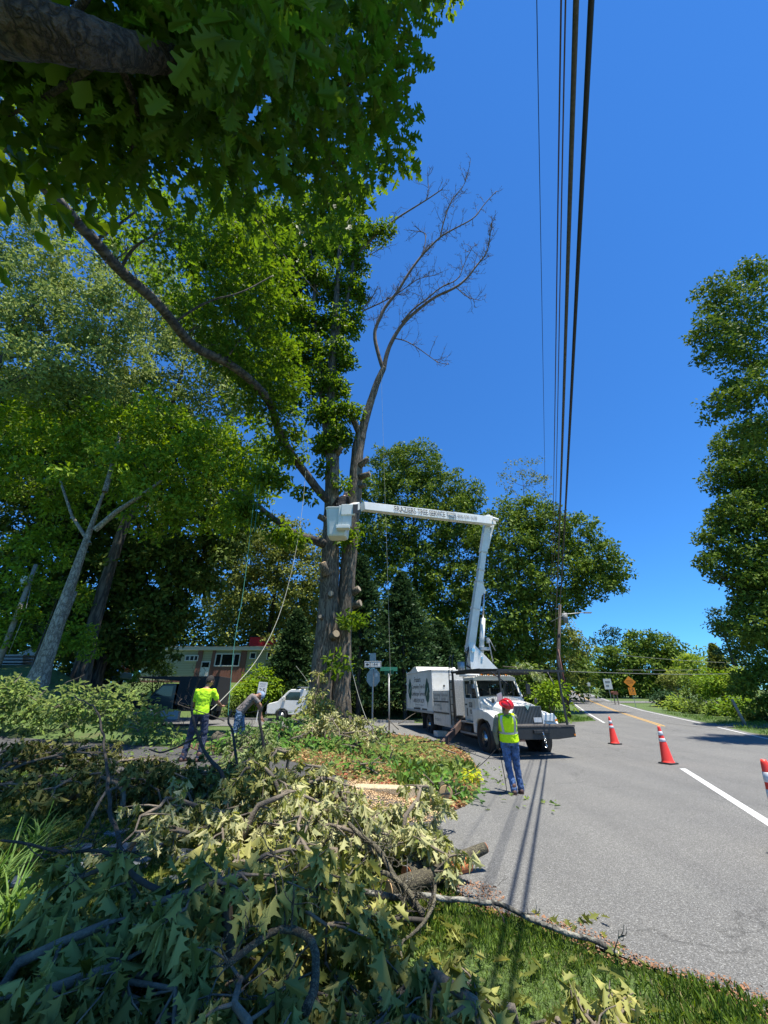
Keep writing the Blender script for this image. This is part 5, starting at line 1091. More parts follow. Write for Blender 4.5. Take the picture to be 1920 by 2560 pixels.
# bucket
BC = TL(P(846, 1322, 12.7)); BG = mat('bucket_fibreglass', (.62, .65, .62), .4, var=.05, scale=4)
bw = Vector((1, -.25, 0)).normalized(); bd = Vector((.25, 1, 0)).normalized()
def ringsq(z, hx, hy, r=.08): return [BC+bw*x+bd*y+Vector((0, 0, z)) for x, y in ((-hx+r, -hy), (hx-r, -hy), (hx, -hy+r), (hx, hy-r), (hx-r, hy), (-hx+r, hy), (-hx, hy-r), (-hx, -hy+r))]
c = MB(); lv = [(-.30, .34, .27), (-.36, .31, .24), (.0, .36, .29), (.62, .42, .34), (.66, .45, .37), (.70, .45, .37), (.70, .40, .32), (.3, .36, .28), (.12, .33, .26)]
lv[0], lv[1] = lv[1], lv[0]; vs = []
for z, a, b in lv: vs += ringsq(z, a, b)
n = 8; fs = [(i*n+j, i*n+(j+1) % n, (i+1)*n+(j+1) % n, (i+1)*n+j) for i in range(len(lv)-1) for j in range(n)]+[list(range(8))[::-1], [8*(len(lv)-1)+j for j in range(8)]]
c.add(vs, fs); bk = add(c, 'bucket', BG, bevel=.012)
c = MB(); M = Matrix((bw, bd, Vector((0, 0, 1)))).transposed().to_4x4(); M.translation = BC
c.b2((.04, -.42, -.08), (.18, -.33, .72), M); c.b2((.0, -.56, -.2), (.46, -.32, -.08), M); c.b2((.14, -.50, .32), (.6, -.40, .72), M); c.b2((.18, -.45, -.1), (.5, -.36, .5), M); c.build('bucket_bracket', BG, bk, bevel=.015)
c = MB(); c.beam(BC+M.to_3x3() @ Vector((.45, -.42, .58)), BK+off, .26, .28, .24, .28); c.build('bucket_mount', WHITE, bk, bevel=.02)
c = MB(); c.b2((.55, -.53, .36), (.72, -.5, .7), M); c.build('control_panel', INK, bk)
# worker in the bucket
wp = TM @ (BC+Vector((.04, -.08, .04)))
person('worker in black jacket standing inside the raised bucket against the oak trunk', wp, dict(hip=(0, 0, .78), neck=(.06, .10, 1.24), head=(.12, .20, 1.38), shl=(-.12, .06, 1.18), shr=(.23, .02, 1.18), ell=(-.28, .2, 1.0), elr=(.30, .12, .95), wrl=(-.2, .4, 1.05), wrr=(.36, .30, 1.10), hpl=(-.09, 0, .74), hpr=(.09, 0, .74), knl=(-.09, .02, .4), knr=(.09, .02, .4), anl=(-.1, 0, .1), anr=(.1, 0, .1)), BLK, JEAN2, SKIN2, 1.2, head='hair', face=(.35, .9, -.1))
def TWp(px, py, y): return P(px, py, y)
# leafy sprig caught on the rack
p = TM @ Vector((.45, -.9, 2.85))
c = [(Vector((-.2, 0, .05)), .22), (Vector((.15, -.1, -.08)), .2), (Vector((.35, -.2, -.3)), .16)]
sp_ = empty('cut_branch', p, 0, 'leafy sprig caught on top of the cab guard rack', 'branch'); m_ = MB(); m_.tube([(-.9, .2, .1), (-.3, 0, .04), (.4, -.2, -.2)], [.02, .015, .006], 6); m_.build('stem', TWIG, sp_)
clump_leaves('leaves', c, leafmat('leaf_wilt', (.22, .27, .08), (.32, .36, .2), .3, .5, .3), sp_, 'red', .16, .9, .14, 6, 7, droop=-.8, upb=.2)
# ---------------------------------------------------------------- cones
CONE = mat('cone_red_orange', (.86, .05, .03), .45, var=.05, scale=6); CBASE = mat('cone_base_black', (.03, .03, .03), .8); CW = mat('cone_white_band', (.75, .75, .74), .4, col2=(.5, .5, .52), scale=30)
def cone(): 
    r = empty('traffic_cone', (0, 0, 0), 0, 'x', 'cone', 'traffic cones on the road')
    H = 1.0; R0, R1 = .165, .035
    rr = lambda z: R0+(R1-R0)*(z-.04)/(H-.04)
    c = MB(); c.lathe([(.19, .035), (rr(.06)+.01, .05), (rr(.1), .1), (rr(.5), .5), (rr(.94), .94), (rr(.94)-.005, .97), (.028, H), (.02, H), (.01, .9)], 28); c.build('cone_body', CONE, r)
    c = MB(); c.prism([(-.2, -.17), (-.17, -.2), (.17, -.2), (.2, -.17), (.2, .17), (.17, .2), (-.17, .2), (-.2, .17)], 'z', .0, .036); c.build('cone_base', CBASE, r, bevel=.006)
    for a, b in ((.58, .67), (.75, .86)):
        c = MB(); c.lathe([(rr(a)+.001, a), (rr(a)+.004, a+.003), (rr(b)+.004, b-.003), (rr(b)+.001, b)], 28); c.build('cone_band', CW, r)
    return r
k0 = cone()
for i, (px, py, lb) in enumerate([(1538, 1862, 'farthest traffic cone, standing alone in front of the crosswise shadow'), (1672, 1912, 'middle traffic cone at the end of the white line'), (1998, 2150, 'nearest traffic cone cut off by the right edge of the picture')]):
    o = k0 if i == 0 else copy_tree(k0); q = G(px, py); o.location = (q.x, q.y, gz(q.x, q.y)+.024); o.rotation_euler = (0, 0, R([10, 25, 5][i])); o['label'] = lb
# ---------------------------------------------------------------- signs
SGN = mat('sign_white', (.66, .67, .66), .5); SGG = mat('sign_green', (.02, .16, .09), .5, var=.3, scale=30); ORANGE = mat('sign_orange', (.9, .30, .02), .5)
def post(root, H, m=GALV, lean=0, w_=.06, d=.035):
    c = MB(); c.prism([(-w_/2, 0), (-w_/2+.01, d), (-w_*.2, d), (-w_*.2, .008), (w_*.2, .008), (w_*.2, d), (w_/2-.01, d), (w_/2, 0)], 'z', -.3, H)
    return c.build('post', m, root)
b = P(930, 1840, 19.8); b = gp(b.x, 19.8); s = empty('stop_sign', b, R(-35), 'back of an octagonal stop sign with a small route plate above it', 'sign'); post(s, 3.35)
c = MB(); o8 = [(.41*math.cos(R(22.5+45*i)), 2.35+.41*math.sin(R(22.5+45*i))) for i in range(8)]; c.prism(o8, 'y', .036, .04); c.build('sign_plate', GALV, s)
c = MB(); c.prism([(p[0]*.99, 2.35+(p[1]-2.35)*.99) for p in o8], 'y', .0405, .042); c.build('sign_face', mat('sign_red', (.55, .02, .03), .5), s)
c = MB(); c.b2((-.18, -.008, 3.08), (.18, -.004, 3.42)); c.build('route_plate', GALV, s)
c = MB(); c.b2((.12, .03, 2.38), (.24, .034, 2.52)); c.build('sticker', SGN, s)
c = MB(); M = Matrix.Rotation(R(28), 4, 'Z'); c.b2((-.40, -.03, 2.78), (.40, -.026, 3.06), M); ps = c.build('route_plate', SGN, s, bevel=.002)
c = MB()
for p, q in (((-.38, 2.8), (.38, 2.815)), ((-.38, 3.025), (.38, 3.04)), ((-.38, 2.8), (-.365, 3.04)), ((.365, 2.8), (.38, 3.04)), ((-.14, 2.8), (-.11, 3.04))): c.b2((p[0], -.035, p[1]), (q[0], -.031, q[1]), M)
c.prism([(-.33, 2.92), (-.25, 3.0), (-.25, 2.95), (-.18, 2.95), (-.18, 2.89), (-.25, 2.89), (-.25, 2.84)], 'y', -.035, -.031, M=M); c.build('arrow', INK, ps)
text('lettering', '144', M @ frame((.1, -.031, 2.92), (1, 0, 0), (0, 0, 1)), .28, .15, INK, ps, .002)
b = P(973, 1836, 20.2); b = gp(b.x, 20.2); s = empty('street_name_sign', b, 0, 'round post with two crossed green street name blades beside the stop sign', 'sign'); c = MB(); c.cyl((0, 0, -.3), (0, 0, 2.62), .035, n=12); c.build('post', GALV, s)
for a, z in ((12, 2.82), (-60, 2.66)):
    c = MB(); c.b2((-.42, -.004, z-.09), (.42, .004, z+.09), Matrix.Rotation(R(a), 4, 'Z')); c.build('name_blade', SGG, s)
b = P(652, 1752, 30); b = gp(b.x, 29.5); s = empty('speed_limit_sign', b, R(5), 'white 25 speed limit sign on a tilted post left of the white van', 'sign'); s.rotation_euler = (0, R(4), R(5)); post(s, 2.35, SGN)
c = MB(); c.b2((-.3, -.01, 1.68), (.3, -.004, 2.45)); pp = c.build('sign_plate', SGN, s)
text('lettering', 'SPEED\nLIMIT', frame((0, -.01, 2.25), (1, 0, 0), (0, 0, 1)), .42, .24, GREYINK, pp); text('lettering', '25', frame((0, -.01, 1.9), (1, 0, 0), (0, 0, 1)), .42, .3, INK, pp)
b = P(1588, 1760, 49); b = gp(b.x, 49); s = empty('road_work_sign', b, R(-18), 'orange diamond SPEED HUMP sign with a 15 plate beneath beside the far road', 'sign'); post(s, 3.2)
h_ = .62; c = MB(); c.prism([(-h_, 2.7), (0, 2.7-h_), (h_, 2.7), (0, 2.7+h_)], 'y', -.02, -.012); d1 = c.build('sign_plate', ORANGE, s)
text('lettering', 'SPEED\nHUMP', frame((0, -.02, 2.7), (1, 0, 0), (0, 0, 1)), .66, .36, mat('brown_lettering', (.12, .03, .01), .6), d1)
c = MB(); c.b2((-.34, -.03, 1.35), (.34, -.022, 2.12)); d2 = c.build('sign_plate', ORANGE, s); text('lettering', '15', frame((0, -.03, 1.86), (1, 0, 0), (0, 0, 1)), .42, .32, INK, d2); text('lettering', 'M.P.H.', frame((0, -.03, 1.53), (1, 0, 0), (0, 0, 1)), .4, .12, INK, d2)
b = P(1531, 1760, 60); b = gp(b.x, 60.0); s = empty('road_sign', b, R(-15), 'white rectangular roadside sign left of the orange sign', 'sign'); post(s, 2.6, GALV); c = MB(); c.b2((-.5, -.02, 1.75), (.5, -.012, 3.1)); q_ = c.build('sign_plate', SGN, s); c = MB(); c.b2((-.3, -.03, 2.6), (.3, -.024, 2.8)); c.b2((-.3, -.03, 2.1), (.1, -.024, 2.3)); c.build('symbol', GREYINK, q_)
b = P(1476, 1735, 95); b = gp(b.x, 95); s = empty('road_sign', b, R(-15), 'tiny white sign far up the road near its crest', 'sign'); post(s, 2.4); c = MB(); c.b2((-.4, -.02, 1.8), (.4, -.012, 2.8)); c.build('sign_plate', SGN, s)
# ---------------------------------------------------------------- utility poles and wires
POLE = mat('pole_wood', (.075, .06, .05), .9, var=.4, scale=9, bump=.5); POLE2 = mat('weathered_pole_wood', (.26, .23, .19), .9, var=.3, scale=9, bump=.5)
b = P(1421, 1797, 33.6); b = gp(b.x, 33.6); top = P(1400, 1512, 33.8)-b
s = empty('utility_pole', b, 0, 'dark utility pole with a transformer behind the bucket truck, carrying the overhead wires', 'utility pole'); c = MB(); c.tube([(0, 0, -.4), (0, 0, 4), top], [.17, .15, .11], 12); c.build('pole', POLE, s)
c = MB(); tz = top*.86; c.cyl(tz+Vector((.3, -.15, -.35)), tz+Vector((.3, -.15, .45)), .21, n=18); c.cyl(tz+Vector((.3, -.15, .45)), tz+Vector((.3, -.15, .62)), .04, n=8); c.beam(tz+Vector((0, 0, 0)), tz+Vector((.3, -.12, 0)), .08, .1); c.build('transformer', mat('transformer_grey', (.2, .2, .2), .6), s)
c = MB(); c.cyl((.16, -.12, 0), (.16, -.12, 5), .04, n=8); c.build('conduit', mat('brown_conduit', (.10, .03, .025), .6), s)
c = MB(); c.tube([Vector((0, 0, 7.2)), Vector((1.2, -.4, 7.75)), Vector((2.7, -.9, 7.8))], [.035, .03, .03], 6); c.b2((2.5, -1.0, 7.72), (3.1, -.8, 7.82)); c.build('street_light_arm', GALV, s)
PB = Vector(b); 
b = gp(P(1398, 1780, 34).x, 34.3)
def wire(label, pts, r, m, grp='power and telephone wires above the road', cat='wire'):
    c = MB(); c.tube(smooth_path([Vector(p) for p in pts], 2), r, 8); o = c.build('overhead_wire', m, None); tag(o, label, cat, grp); return o
WB = mat('wire_black', (.012, .012, .013), .6); WG = mat('wire_weathered_grey', (.075, .07, .062), .8, var=.3, scale=30); WP = mat('wire_brown', (.07, .045, .04), .6)
def wpath(px0, zr, zend, xo, sag=.25):
    a, b_, c_ = ray(px0, 0); t = zr/c_; p0 = Vector((a*t, b_*t, EYE+zr)); p1 = PB+Vector((xo, -.15, zend-PB.z)); d_ = (p1-p0); d_ = Vector((d_.x, d_.y, 0)).normalized()
    back = p0-d_*26; back.z = p0.z+1.2; mid = p0.lerp(p1, .45); mid.z -= sag
    back2 = p0-d_*10; back2.z = p0.z+.15
    f = p1+Vector((22, 50, 3.2)); return [back, back2, p0, p0.lerp(p1, .2)-Vector((0, 0, sag*.6)), mid, p0.lerp(p1, .75)-Vector((0, 0, sag*.6)), p1, f]
for lb, px0, zr, ze, xo, r, m in [('thickest black cable, rightmost of the overhead wires', 1478, 4.3, 6.1, .12, .021, WB), ('thick weathered grey cable next to the rightmost black one', 1440, 4.7, 6.5, .0, .022, WG), ('thin dark wire, right one of the close pair left of the grey cable', 1413, 6.6, 7.9, .08, .009, WP), ('thin dark wire, left one of the close pair left of the grey cable', 1402, 6.7, 8.0, -.06, .010, WP), ('thinnest and leftmost overhead wire, set apart from the rest', 1341, 8.2, 9.2, -.2, .006, WB)]:
    wire(lb, wpath(px0, zr, ze, xo), r, m)
c = P(1405, 1676, 40)
for lb, a, b_, r in [('pale wire crossing the far road from the utility pole to the right', P(1422, 1679, 33.6), P(1900, 1682, 52), .02), ('upper thin wire in front of the dome-shaped tree', P(1540, 1637, 60), P(1905, 1660, 60), .022), ('lower thin wire in front of the dome-shaped tree', P(1540, 1675, 64), P(1900, 1668, 64), .022)]:
    wire(lb, [a, a.lerp(b_, .5)-Vector((0, 0, .25)), b_], r, mat('wire_pale', (.2, .2, .19), .6), 'wires crossing the far road')
b = P(4, 1640, 22); b = gp(b.x, 22); tp = P(90, 1412, 22.5)-b
s = empty('utility_pole', b, 0, 'weathered pale utility pole with a white box at the far left', 'utility pole'); c = MB(); c.tube([(0, 0, -.3), tp*.5, tp], [.15, .13, .10], 12); c.build('pole', POLE2, s)
c = MB(); q = tp*.82; c.b2((q.x-.3, q.y-.3, q.z-.2), (q.x-.08, q.y-.1, q.z+.25)); c.build('utility_box', SGN, s, bevel=.01)
c = MB(); c.tube([tp-Vector((-.1, .1, .3)), tp*.5+Vector((.5, -.1, 0)), Vector((.5, -.2, .5))], .012, 5); c.build('guy_wire', GALV, s)
# ---------------------------------------------------------------- ropes
ROPE = mat('pale_rope', (.34, .34, .28), .9); ROPEG = mat('teal_rope', (.05, .24, .19), .8); ROPED = mat('dark_rope', (.03, .03, .03), .8); ROPEB = mat('blue_green_rope', (.03, .16, .2), .8)
def rope(lb, pts, r, m): c = MB(); c.tube(smooth_path(pts, 3), r*.7, 6); return tag(c.build('rope', m, None), lb, 'rope', 'rigging ropes')
rope('long pale rope curving down from the oak crown to the lime shirted worker', [P(783, 900, 15.6), P(770, 1100, 15.4), P(755, 1300, 15), P(715, 1500, 14.2), P(655, 1640, 13), P(560, 1745, 11.4), P(527, 1775, 10.6)], .014, ROPE)
rope('teal rope hanging straight from the limb, left one of two', [P(655, 1075, 14), P(640, 1200, 14), P(610, 1480, 13), P(585, 1600, 12.6), P(570, 1790, 12.2)], .010, ROPEG)
rope('teal rope hanging straight from the limb, right one of two', [P(664, 1075, 14), P(651, 1190, 14), P(636, 1330, 13.6)], .010, ROPEG)
rope('pale rope dropping in front of the trunk to the ground beside the stop sign', [P(872, 1640, 15.2), P(890, 1720, 15), P(915, 1800, 14.6), P(955, 1870, 14), P(985, 1920, 13.4)], .012, ROPE)
rope('thin tag line falling from the bare limb past the boom', [P(953, 925, 15.9), P(958, 1100, 15.8), P(968, 1400, 15.6), P(976, 1690, 15.4)], .007, ROPE)
hl_ = W1+Vector((-.24, .2, .84))
rope('black rope hanging from the left hand of the worker in the vest to the road', [hl_, hl_+Vector((.03, -.02, -.3)), hl_+Vector((.06, -.06, -.76)), hl_+Vector((.02, -.1, -.80)), hl_+Vector((-.3, -.15, -.81)), hl_+Vector((-.8, .1, -.80))], .011, ROPED)
rope('dark rope sweeping from the worker in the vest down into the cut leaves', [hl_, hl_+Vector((-.35, .15, -.35)), hl_+Vector((-.9, .3, -.66)), hl_+Vector((-1.6, .4, -.78)), hl_+Vector((-2.3, .3, -.6))], .012, ROPED)
rope('pale loose rope by the left side of the oak trunk', [P(740, 1665, 16), P(760, 1690, 16.2), P(774, 1712, 16.3), P(778, 1740, 16.4)], .012, ROPE)
# ---------------------------------------------------------------- ranch house
YH = 45.0; p0 = P(362, 1640, YH); p1 = P(728, 1640, YH); zt = P(600, 1626, YH).z; zb = gz((p0.x+p1.x)/2, YH)-.3
hs = empty('ranch_house', (p0.x, YH, zb), 0, 'low ranch house with pale yellow siding and a red chimney', 'house'); Wd = p1.x-p0.x; Ht = zt-zb
def hx(px): return P(px, 1640, YH).x-p0.x
def hz(py): return P(560, py, YH).z-zb
def sidingmat():
    m, n, l, b = nodes('pale_siding'); tc = n.new('ShaderNodeTexCoord'); wv = n.new('ShaderNodeTexWave'); wv.bands_direction = 'Z'; wv.wave_profile = 'SAW'; wv.inputs['Scale'].default_value = 1.3
    l.new(tc.outputs['Object'], wv.inputs[0]); cr = n.new('ShaderNodeValToRGB'); cr.color_ramp.elements[0].color = (.2, .2, .13, 1); cr.color_ramp.elements[1].color = (.38, .38, .26, 1); cr.color_ramp.elements[1].position = .18
    l.new(wv.outputs[0], cr.inputs[0]); l.new(cr.outputs[0], b.inputs['Base Color']); b.inputs['Roughness'].default_value = .7; return m
def brickmat():
    m, n, l, b = nodes('brick'); tc = n.new('ShaderNodeTexCoord'); bk_ = n.new('ShaderNodeTexBrick'); bk_.inputs['Scale'].default_value = 4; mp = n.new('ShaderNodeMapping'); mp.inputs['Rotation'].default_value = (R(90), 0, 0); l.new(tc.outputs['Object'], mp.inputs[0]); l.new(mp.outputs[0], bk_.inputs[0])
    bk_.inputs['Color1'].default_value = (.16, .05, .035, 1); bk_.inputs['Color2'].default_value = (.2, .075, .05, 1); bk_.inputs['Mortar'].default_value = (.22, .17, .14, 1); l.new(bk_.outputs[0], b.inputs['Base Color']); return m
SID, BRK = sidingmat(), brickmat()
c = MB(); c.b2((0, 0, 0), (Wd, 8, Ht)); wl_ = c.build('wall', SID, hs)
c = MB(); c.b2((-.05, -.03, 0), (Wd+.05, 8.05, .5)); c.build('foundation', BRK, hs)
for a, b_ in ((495, 507), (531, 539), (603, 617)):
    c = MB(); c.b2((hx(a), -.12, 0), (hx(b_), -.001, Ht-.02)); c.build('brick_pier', BRK, hs)
c = MB(); c.b2((hx(539), -.10, 0), (hx(603), -.001, hz(1667))); c.build('brick_panel', BRK, hs)
c = MB(); c.b2((-1.0, -.4, Ht), (Wd+.8, 9.0, Ht+.34)); rf = c.build('roof', mat('roof_fascia', (.62, .6, .52), .6), hs)
c = MB(); c.b2((-1.05, -.45, Ht+.34), (Wd+.85, 9.05, Ht+.39)); c.build('roof_felt', mat('roof_felt', (.2, .19, .17), .9, var=.3), rf)
c = MB(); c.b2((hx(607), 1.5, Ht+.39), (hx(607)+2.7, 2.9, Ht+1.6)); ch = c.build('chimney', mat('red_painted_brick', (.62, .02, .03), .6, var=.12, scale=10, bump=.5), rf)
c = MB(); c.b2((hx(607)-.08, 1.42, Ht+1.6), (hx(607)+2.78, 2.98, Ht+1.72)); c.build('chimney_cap', BLACK, ch)
def win(a, b_, t, bt, mull=(1,)):
    x0, x1, z1, z0 = hx(a), hx(b_), hz(t), hz(bt); c = MB(); f = .09
    c.b2((x0, -.16, z0), (x0+f, -.001, z1)); c.b2((x1-f, -.16, z0), (x1, -.001, z1)); c.b2((x0+f, -.16, z1-f), (x1-f, -.001, z1)); c.b2((x0+f, -.16, z0), (x1-f, -.001, z0+f))
    for q in mull: x = x0+(x1-x0)*q; c.b2((x-.05, -.15, z0+f), (x+.05, -.001, z1-f))
    o = c.build('window', SGN, hs); c = MB(); c.b2((x0+f, -.05, z0+f), (x1-f, -.002, z1-f)); c.build('pane', GLASS, o)
win(365, 398, 1640, 1656, (.5,)); win(465, 498, 1638, 1653, (.35, .68)); win(540, 602, 1634, 1666, (.25, .75)); win(625, 641, 1631, 1648, ()); win(667, 682, 1630, 1650, ()); win(701, 711, 1631, 1652, ())
c = MB(); c.b2((hx(507), -.06, hz(1700)), (hx(530), -.001, hz(1653))); dr = c.build('door', SGN, hs); c = MB(); c.b2((hx(510), -.08, hz(1668)), (hx(527), -.061, hz(1656))); c.build('door_window', GLASS, dr)
# ---------------------------------------------------------------- white van
def sidecar(root, prof, w_, m, bevel=.06): 
    c = MB(); c.prism(prof, 'y', -w_/2, w_/2); return c.build('body', m, root, bevel=bevel, seg=3)
L0 = P(671, 1795, 31).x
van = empty('cargo_van', gp(L0, 31.2, .03), 0, 'white windowless cargo van with a roof rack, its rear hidden by the oak', 'van')
body = sidecar(van, [(.05, .45), (.0, .62), (.02, .95), (.12, 1.08), (.72, 1.22), (1.38, 1.86), (1.6, 1.98), (5.5, 1.98), (5.66, 1.85), (5.7, .5), (5.6, .42), (5.0, .42), (4.9, .62), (4.68, .76), (4.4, .76), (4.18, .62), (4.1, .38), (1.52, .38), (1.44, .62), (1.2, .76), (.92, .76), (.68, .62), (.6, .42)], 2.0, WHITE, .05)
for x in (1.06, 4.54):
    for s_ in (-1, 1): wheel('wheel', Matrix.Translation((x, s_*.88, .36)) @ Matrix.Rotation(R(90 if s_ < 0 else -90), 4, 'X'), .37, .24, False, van, 6, GALV)
for s_ in (-1, 1):
    c = MB(); c.prism([(1.0, 1.3), (1.5, 1.8), (2.25, 1.8), (2.25, 1.28)], 'y', s_*1.003, s_*.985); c.build('side_window', GLASS, van)
    c = MB()
    for x in (.95, 2.34, 3.5): c.b2((x, s_*1.004, .45), (x+.015, s_*.99, 1.85))
    c.b2((.7, s_*1.004, .62), (5.6, s_*.99, .635)); c.build('panel_gap', GREYINK, van)
    c = MB(); c.b2((2.05, s_*1.02, 1.12), (2.22, s_*.99, 1.16)); c.build('handle', BLACK, van); c = MB(); c.b2((1.1, s_*1.2, 1.25), (1.25, s_*1.0, 1.5)); c.build('mirror', WHITE2, van, bevel=.02)
c = MB(); c.add([(.735, -.85, 1.25), (.735, .85, 1.25), (1.375, .8, 1.87), (1.375, -.8, 1.87)], [(0, 1, 2, 3)]); 
for v in range(4): c.v[v] = (c.v[v][0]-.012, c.v[v][1], c.v[v][2]+.012)
c.build('windscreen', GLASS, van)
c = MB(); c.b2((-.06, -.95, .42), (.08, .95, .6)); c.build('bumper', GREYINK, van, bevel=.02); c = MB(); c.b2((-.01, -.9, .85), (.04, -.6, 1.02)); c.b2((-.01, .6, .85), (.04, .9, 1.02)); c.build('headlight', GALV, van)
c = MB()
for x in (2.2, 3.4, 4.8): c.b2((x, -.9, 2.06), (x+.06, .9, 2.1)); c.b2((x, -.9, 1.97), (x+.04, -.86, 2.08)); c.b2((x, .86, 1.97), (x+.04, .9, 2.08))
c.b2((2.0, -.92, 2.1), (5.3, -.88, 2.14)); c.b2((2.0, .88, 2.1), (5.3, .92, 2.14)); c.build('roof_rack', GALV, van)
# ---------------------------------------------------------------- dark truck with tall box
L0 = P(335, 1790, 25).x; dk = empty('dump_truck', gp(L0, 25.4, .0), 0, 'black truck with a tall dark box body, shaded behind the lime shirted worker', 'truck')
DK = mat('black_truck_paint', (.012, .012, .014), .3, coat=.3); DK2 = mat('matt_black_box', (.012, .012, .013), .75)
sidecar(dk, [(.0, .5), (.0, 1.0), (.15, 1.12), (.95, 1.22), (1.45, 1.85), (1.7, 1.92), (2.3, 1.92), (2.35, .5), (1.5, .5), (1.4, .75), (1.15, .85), (.9, .75), (.78, .5)], 1.9, DK)
c = MB(); c.b2((2.45, -1.0, .8), (4.7, 1.0, 2.3)); c.b2((.1, -.9, 2.22), (2.5, .9, 2.3)); c.prism([(.1, 2.3), (.1, 2.24), (2.5, 2.05), (2.5, 2.3)], 'y', -.95, .95); c.build('box_body', DK2, dk, bevel=.02)
c = MB(); c.b2((2.0, -.4, .5), (4.6, .4, .78)); c.build('chassis', BLACK, dk)
for x in (1.15, 4.0):
    for s_ in (-1, 1): wheel('wheel', Matrix.Translation((x, s_*.85, .4)) @ Matrix.Rotation(R(90 if s_ < 0 else -90), 4, 'X'), .4, .25, False, dk, 6, GALV)
for s_ in (-1, 1):
    c = MB(); c.prism([(1.1, 1.28), (1.55, 1.78), (2.15, 1.78), (2.15, 1.26)], 'y', s_*.953, s_*.94); c.build('side_window', GLASS, dk)
c = MB(); c.add([(.96, -.8, 1.25), (.96, .8, 1.25), (1.42, .75, 1.84), (1.42, -.75, 1.84)], [(0, 1, 2, 3)]); 
for v in range(4): c.v[v] = (c.v[v][0]-.012, c.v[v][1], c.v[v][2]+.012)
c.build('windscreen', GLASS, dk)
c = MB(); c.b2((1.9, -1.3, .1), (2.9, -1.0, .55)); tag_ = c.build('toolbox', GALV, dk, bevel=.02)
# teal car glimpse
q = P(286, 1690, 34); tc2 = empty('parked_car', gp(q.x-3.4, 34, 0), 0, 'teal car almost hidden in the shade left of the ranch house', 'car'); sidecar(tc2, [(.0, .4), (.05, .8), (.9, .95), (1.5, 1.4), (3.0, 1.42), (3.6, 1.0), (4.3, .9), (4.4, .45), (3.9, .35), (3.7, .6), (3.4, .66), (3.1, .55), (3.0, .3), (1.3, .3), (1.2, .55), (.95, .64), (.7, .55), (.6, .35)], 1.7, mat('teal_paint', (.03, .09, .1), .3, coat=.4))
for x in (.95, 3.4):
    for s_ in (-1, 1): wheel('wheel', Matrix.Translation((x, s_*.78, .32)) @ Matrix.Rotation(R(90 if s_ < 0 else -90), 4, 'X'), .32, .2, False, tc2, 5, CHROME)
for s_ in (-1, 1):
    c = MB(); c.prism([(1.1, .98), (1.55, 1.34), (2.95, 1.36), (3.4, 1.0)], 'y', s_*.853, s_*.84); c.build('side_window', GLASS, tc2)
# white covered boat-like tarp and stacked lumber at far left
q = P(66, 1676, 30); c = MB(); rn = random.Random(3)
R_ = [(Vector((0, 0, .02)), Vector((1.3, 0, 0)), Vector((0, 1, 0))), (Vector((0, 0, .8)), Vector((1.2, 0, .1)), Vector((0, .9, 0))), (Vector((.2, 0, 1.5)), Vector((.8, 0, .1)), Vector((0, .6, .1))), (Vector((.3, 0, 1.8)), Vector((.2, 0, 0)), Vector((0, .15, 0)))]
rings(c, R_, 12); o = c.build('tarp_cover', mat('white_tarp', (.6, .6, .6), .6, bump=1, bscale=3), None); o.location = gp(q.x, 30, 0); tag(o, 'white tarp draped over a heap left of the pale trunk', 'tarp')
q = P(22, 1678, 28); c = MB()
for i in range(5): c.b2((-1.4+.1*i, -.5, i*.2), (1.2-.05*i, .5, i*.2+.12))
o = c.build('lumber_stack', mat('grey_lumber', (.3, .29, .27), .8, var=.2), None); o.location = gp(q.x, 28, .02); tag(o, 'stack of grey boards at the far left edge', 'lumber')
# mailbox posts / timber beside far road
q = P(1540, 1748, 56); s = empty('mailbox', gp(q.x, 56), R(10), 'pair of small posts with a brown mailbox right of the white roadside sign', 'mailbox'); c = MB(); c.b2((-.3, -.05, -.2), (-.2, .05, 1.2)); c.b2((.2, -.05, -.2), (.3, .05, 1.2)); c.build('post', POLE2, s); c = MB(); c.prism([(-.35, 1.2), (.35, 1.2), (.35, 1.45), (.2, 1.6), (-.2, 1.6), (-.35, 1.45)], 'y', -.2, .3); c.build('box', mat('brown_box', (.14, .05, .03), .7), s)
q = P(1866, 1815, 27.5); c = MB(); c.tube([(0, 0, -.2), (-.15, 0, .6), (-.28, .05, 1.5)], [.1, .08, .07], 8); o = c.build('leaning_stake', POLE2, None); o.location = gp(q.x, 27.5); tag(o, 'short leaning wooden stake on the right verge', 'stake')
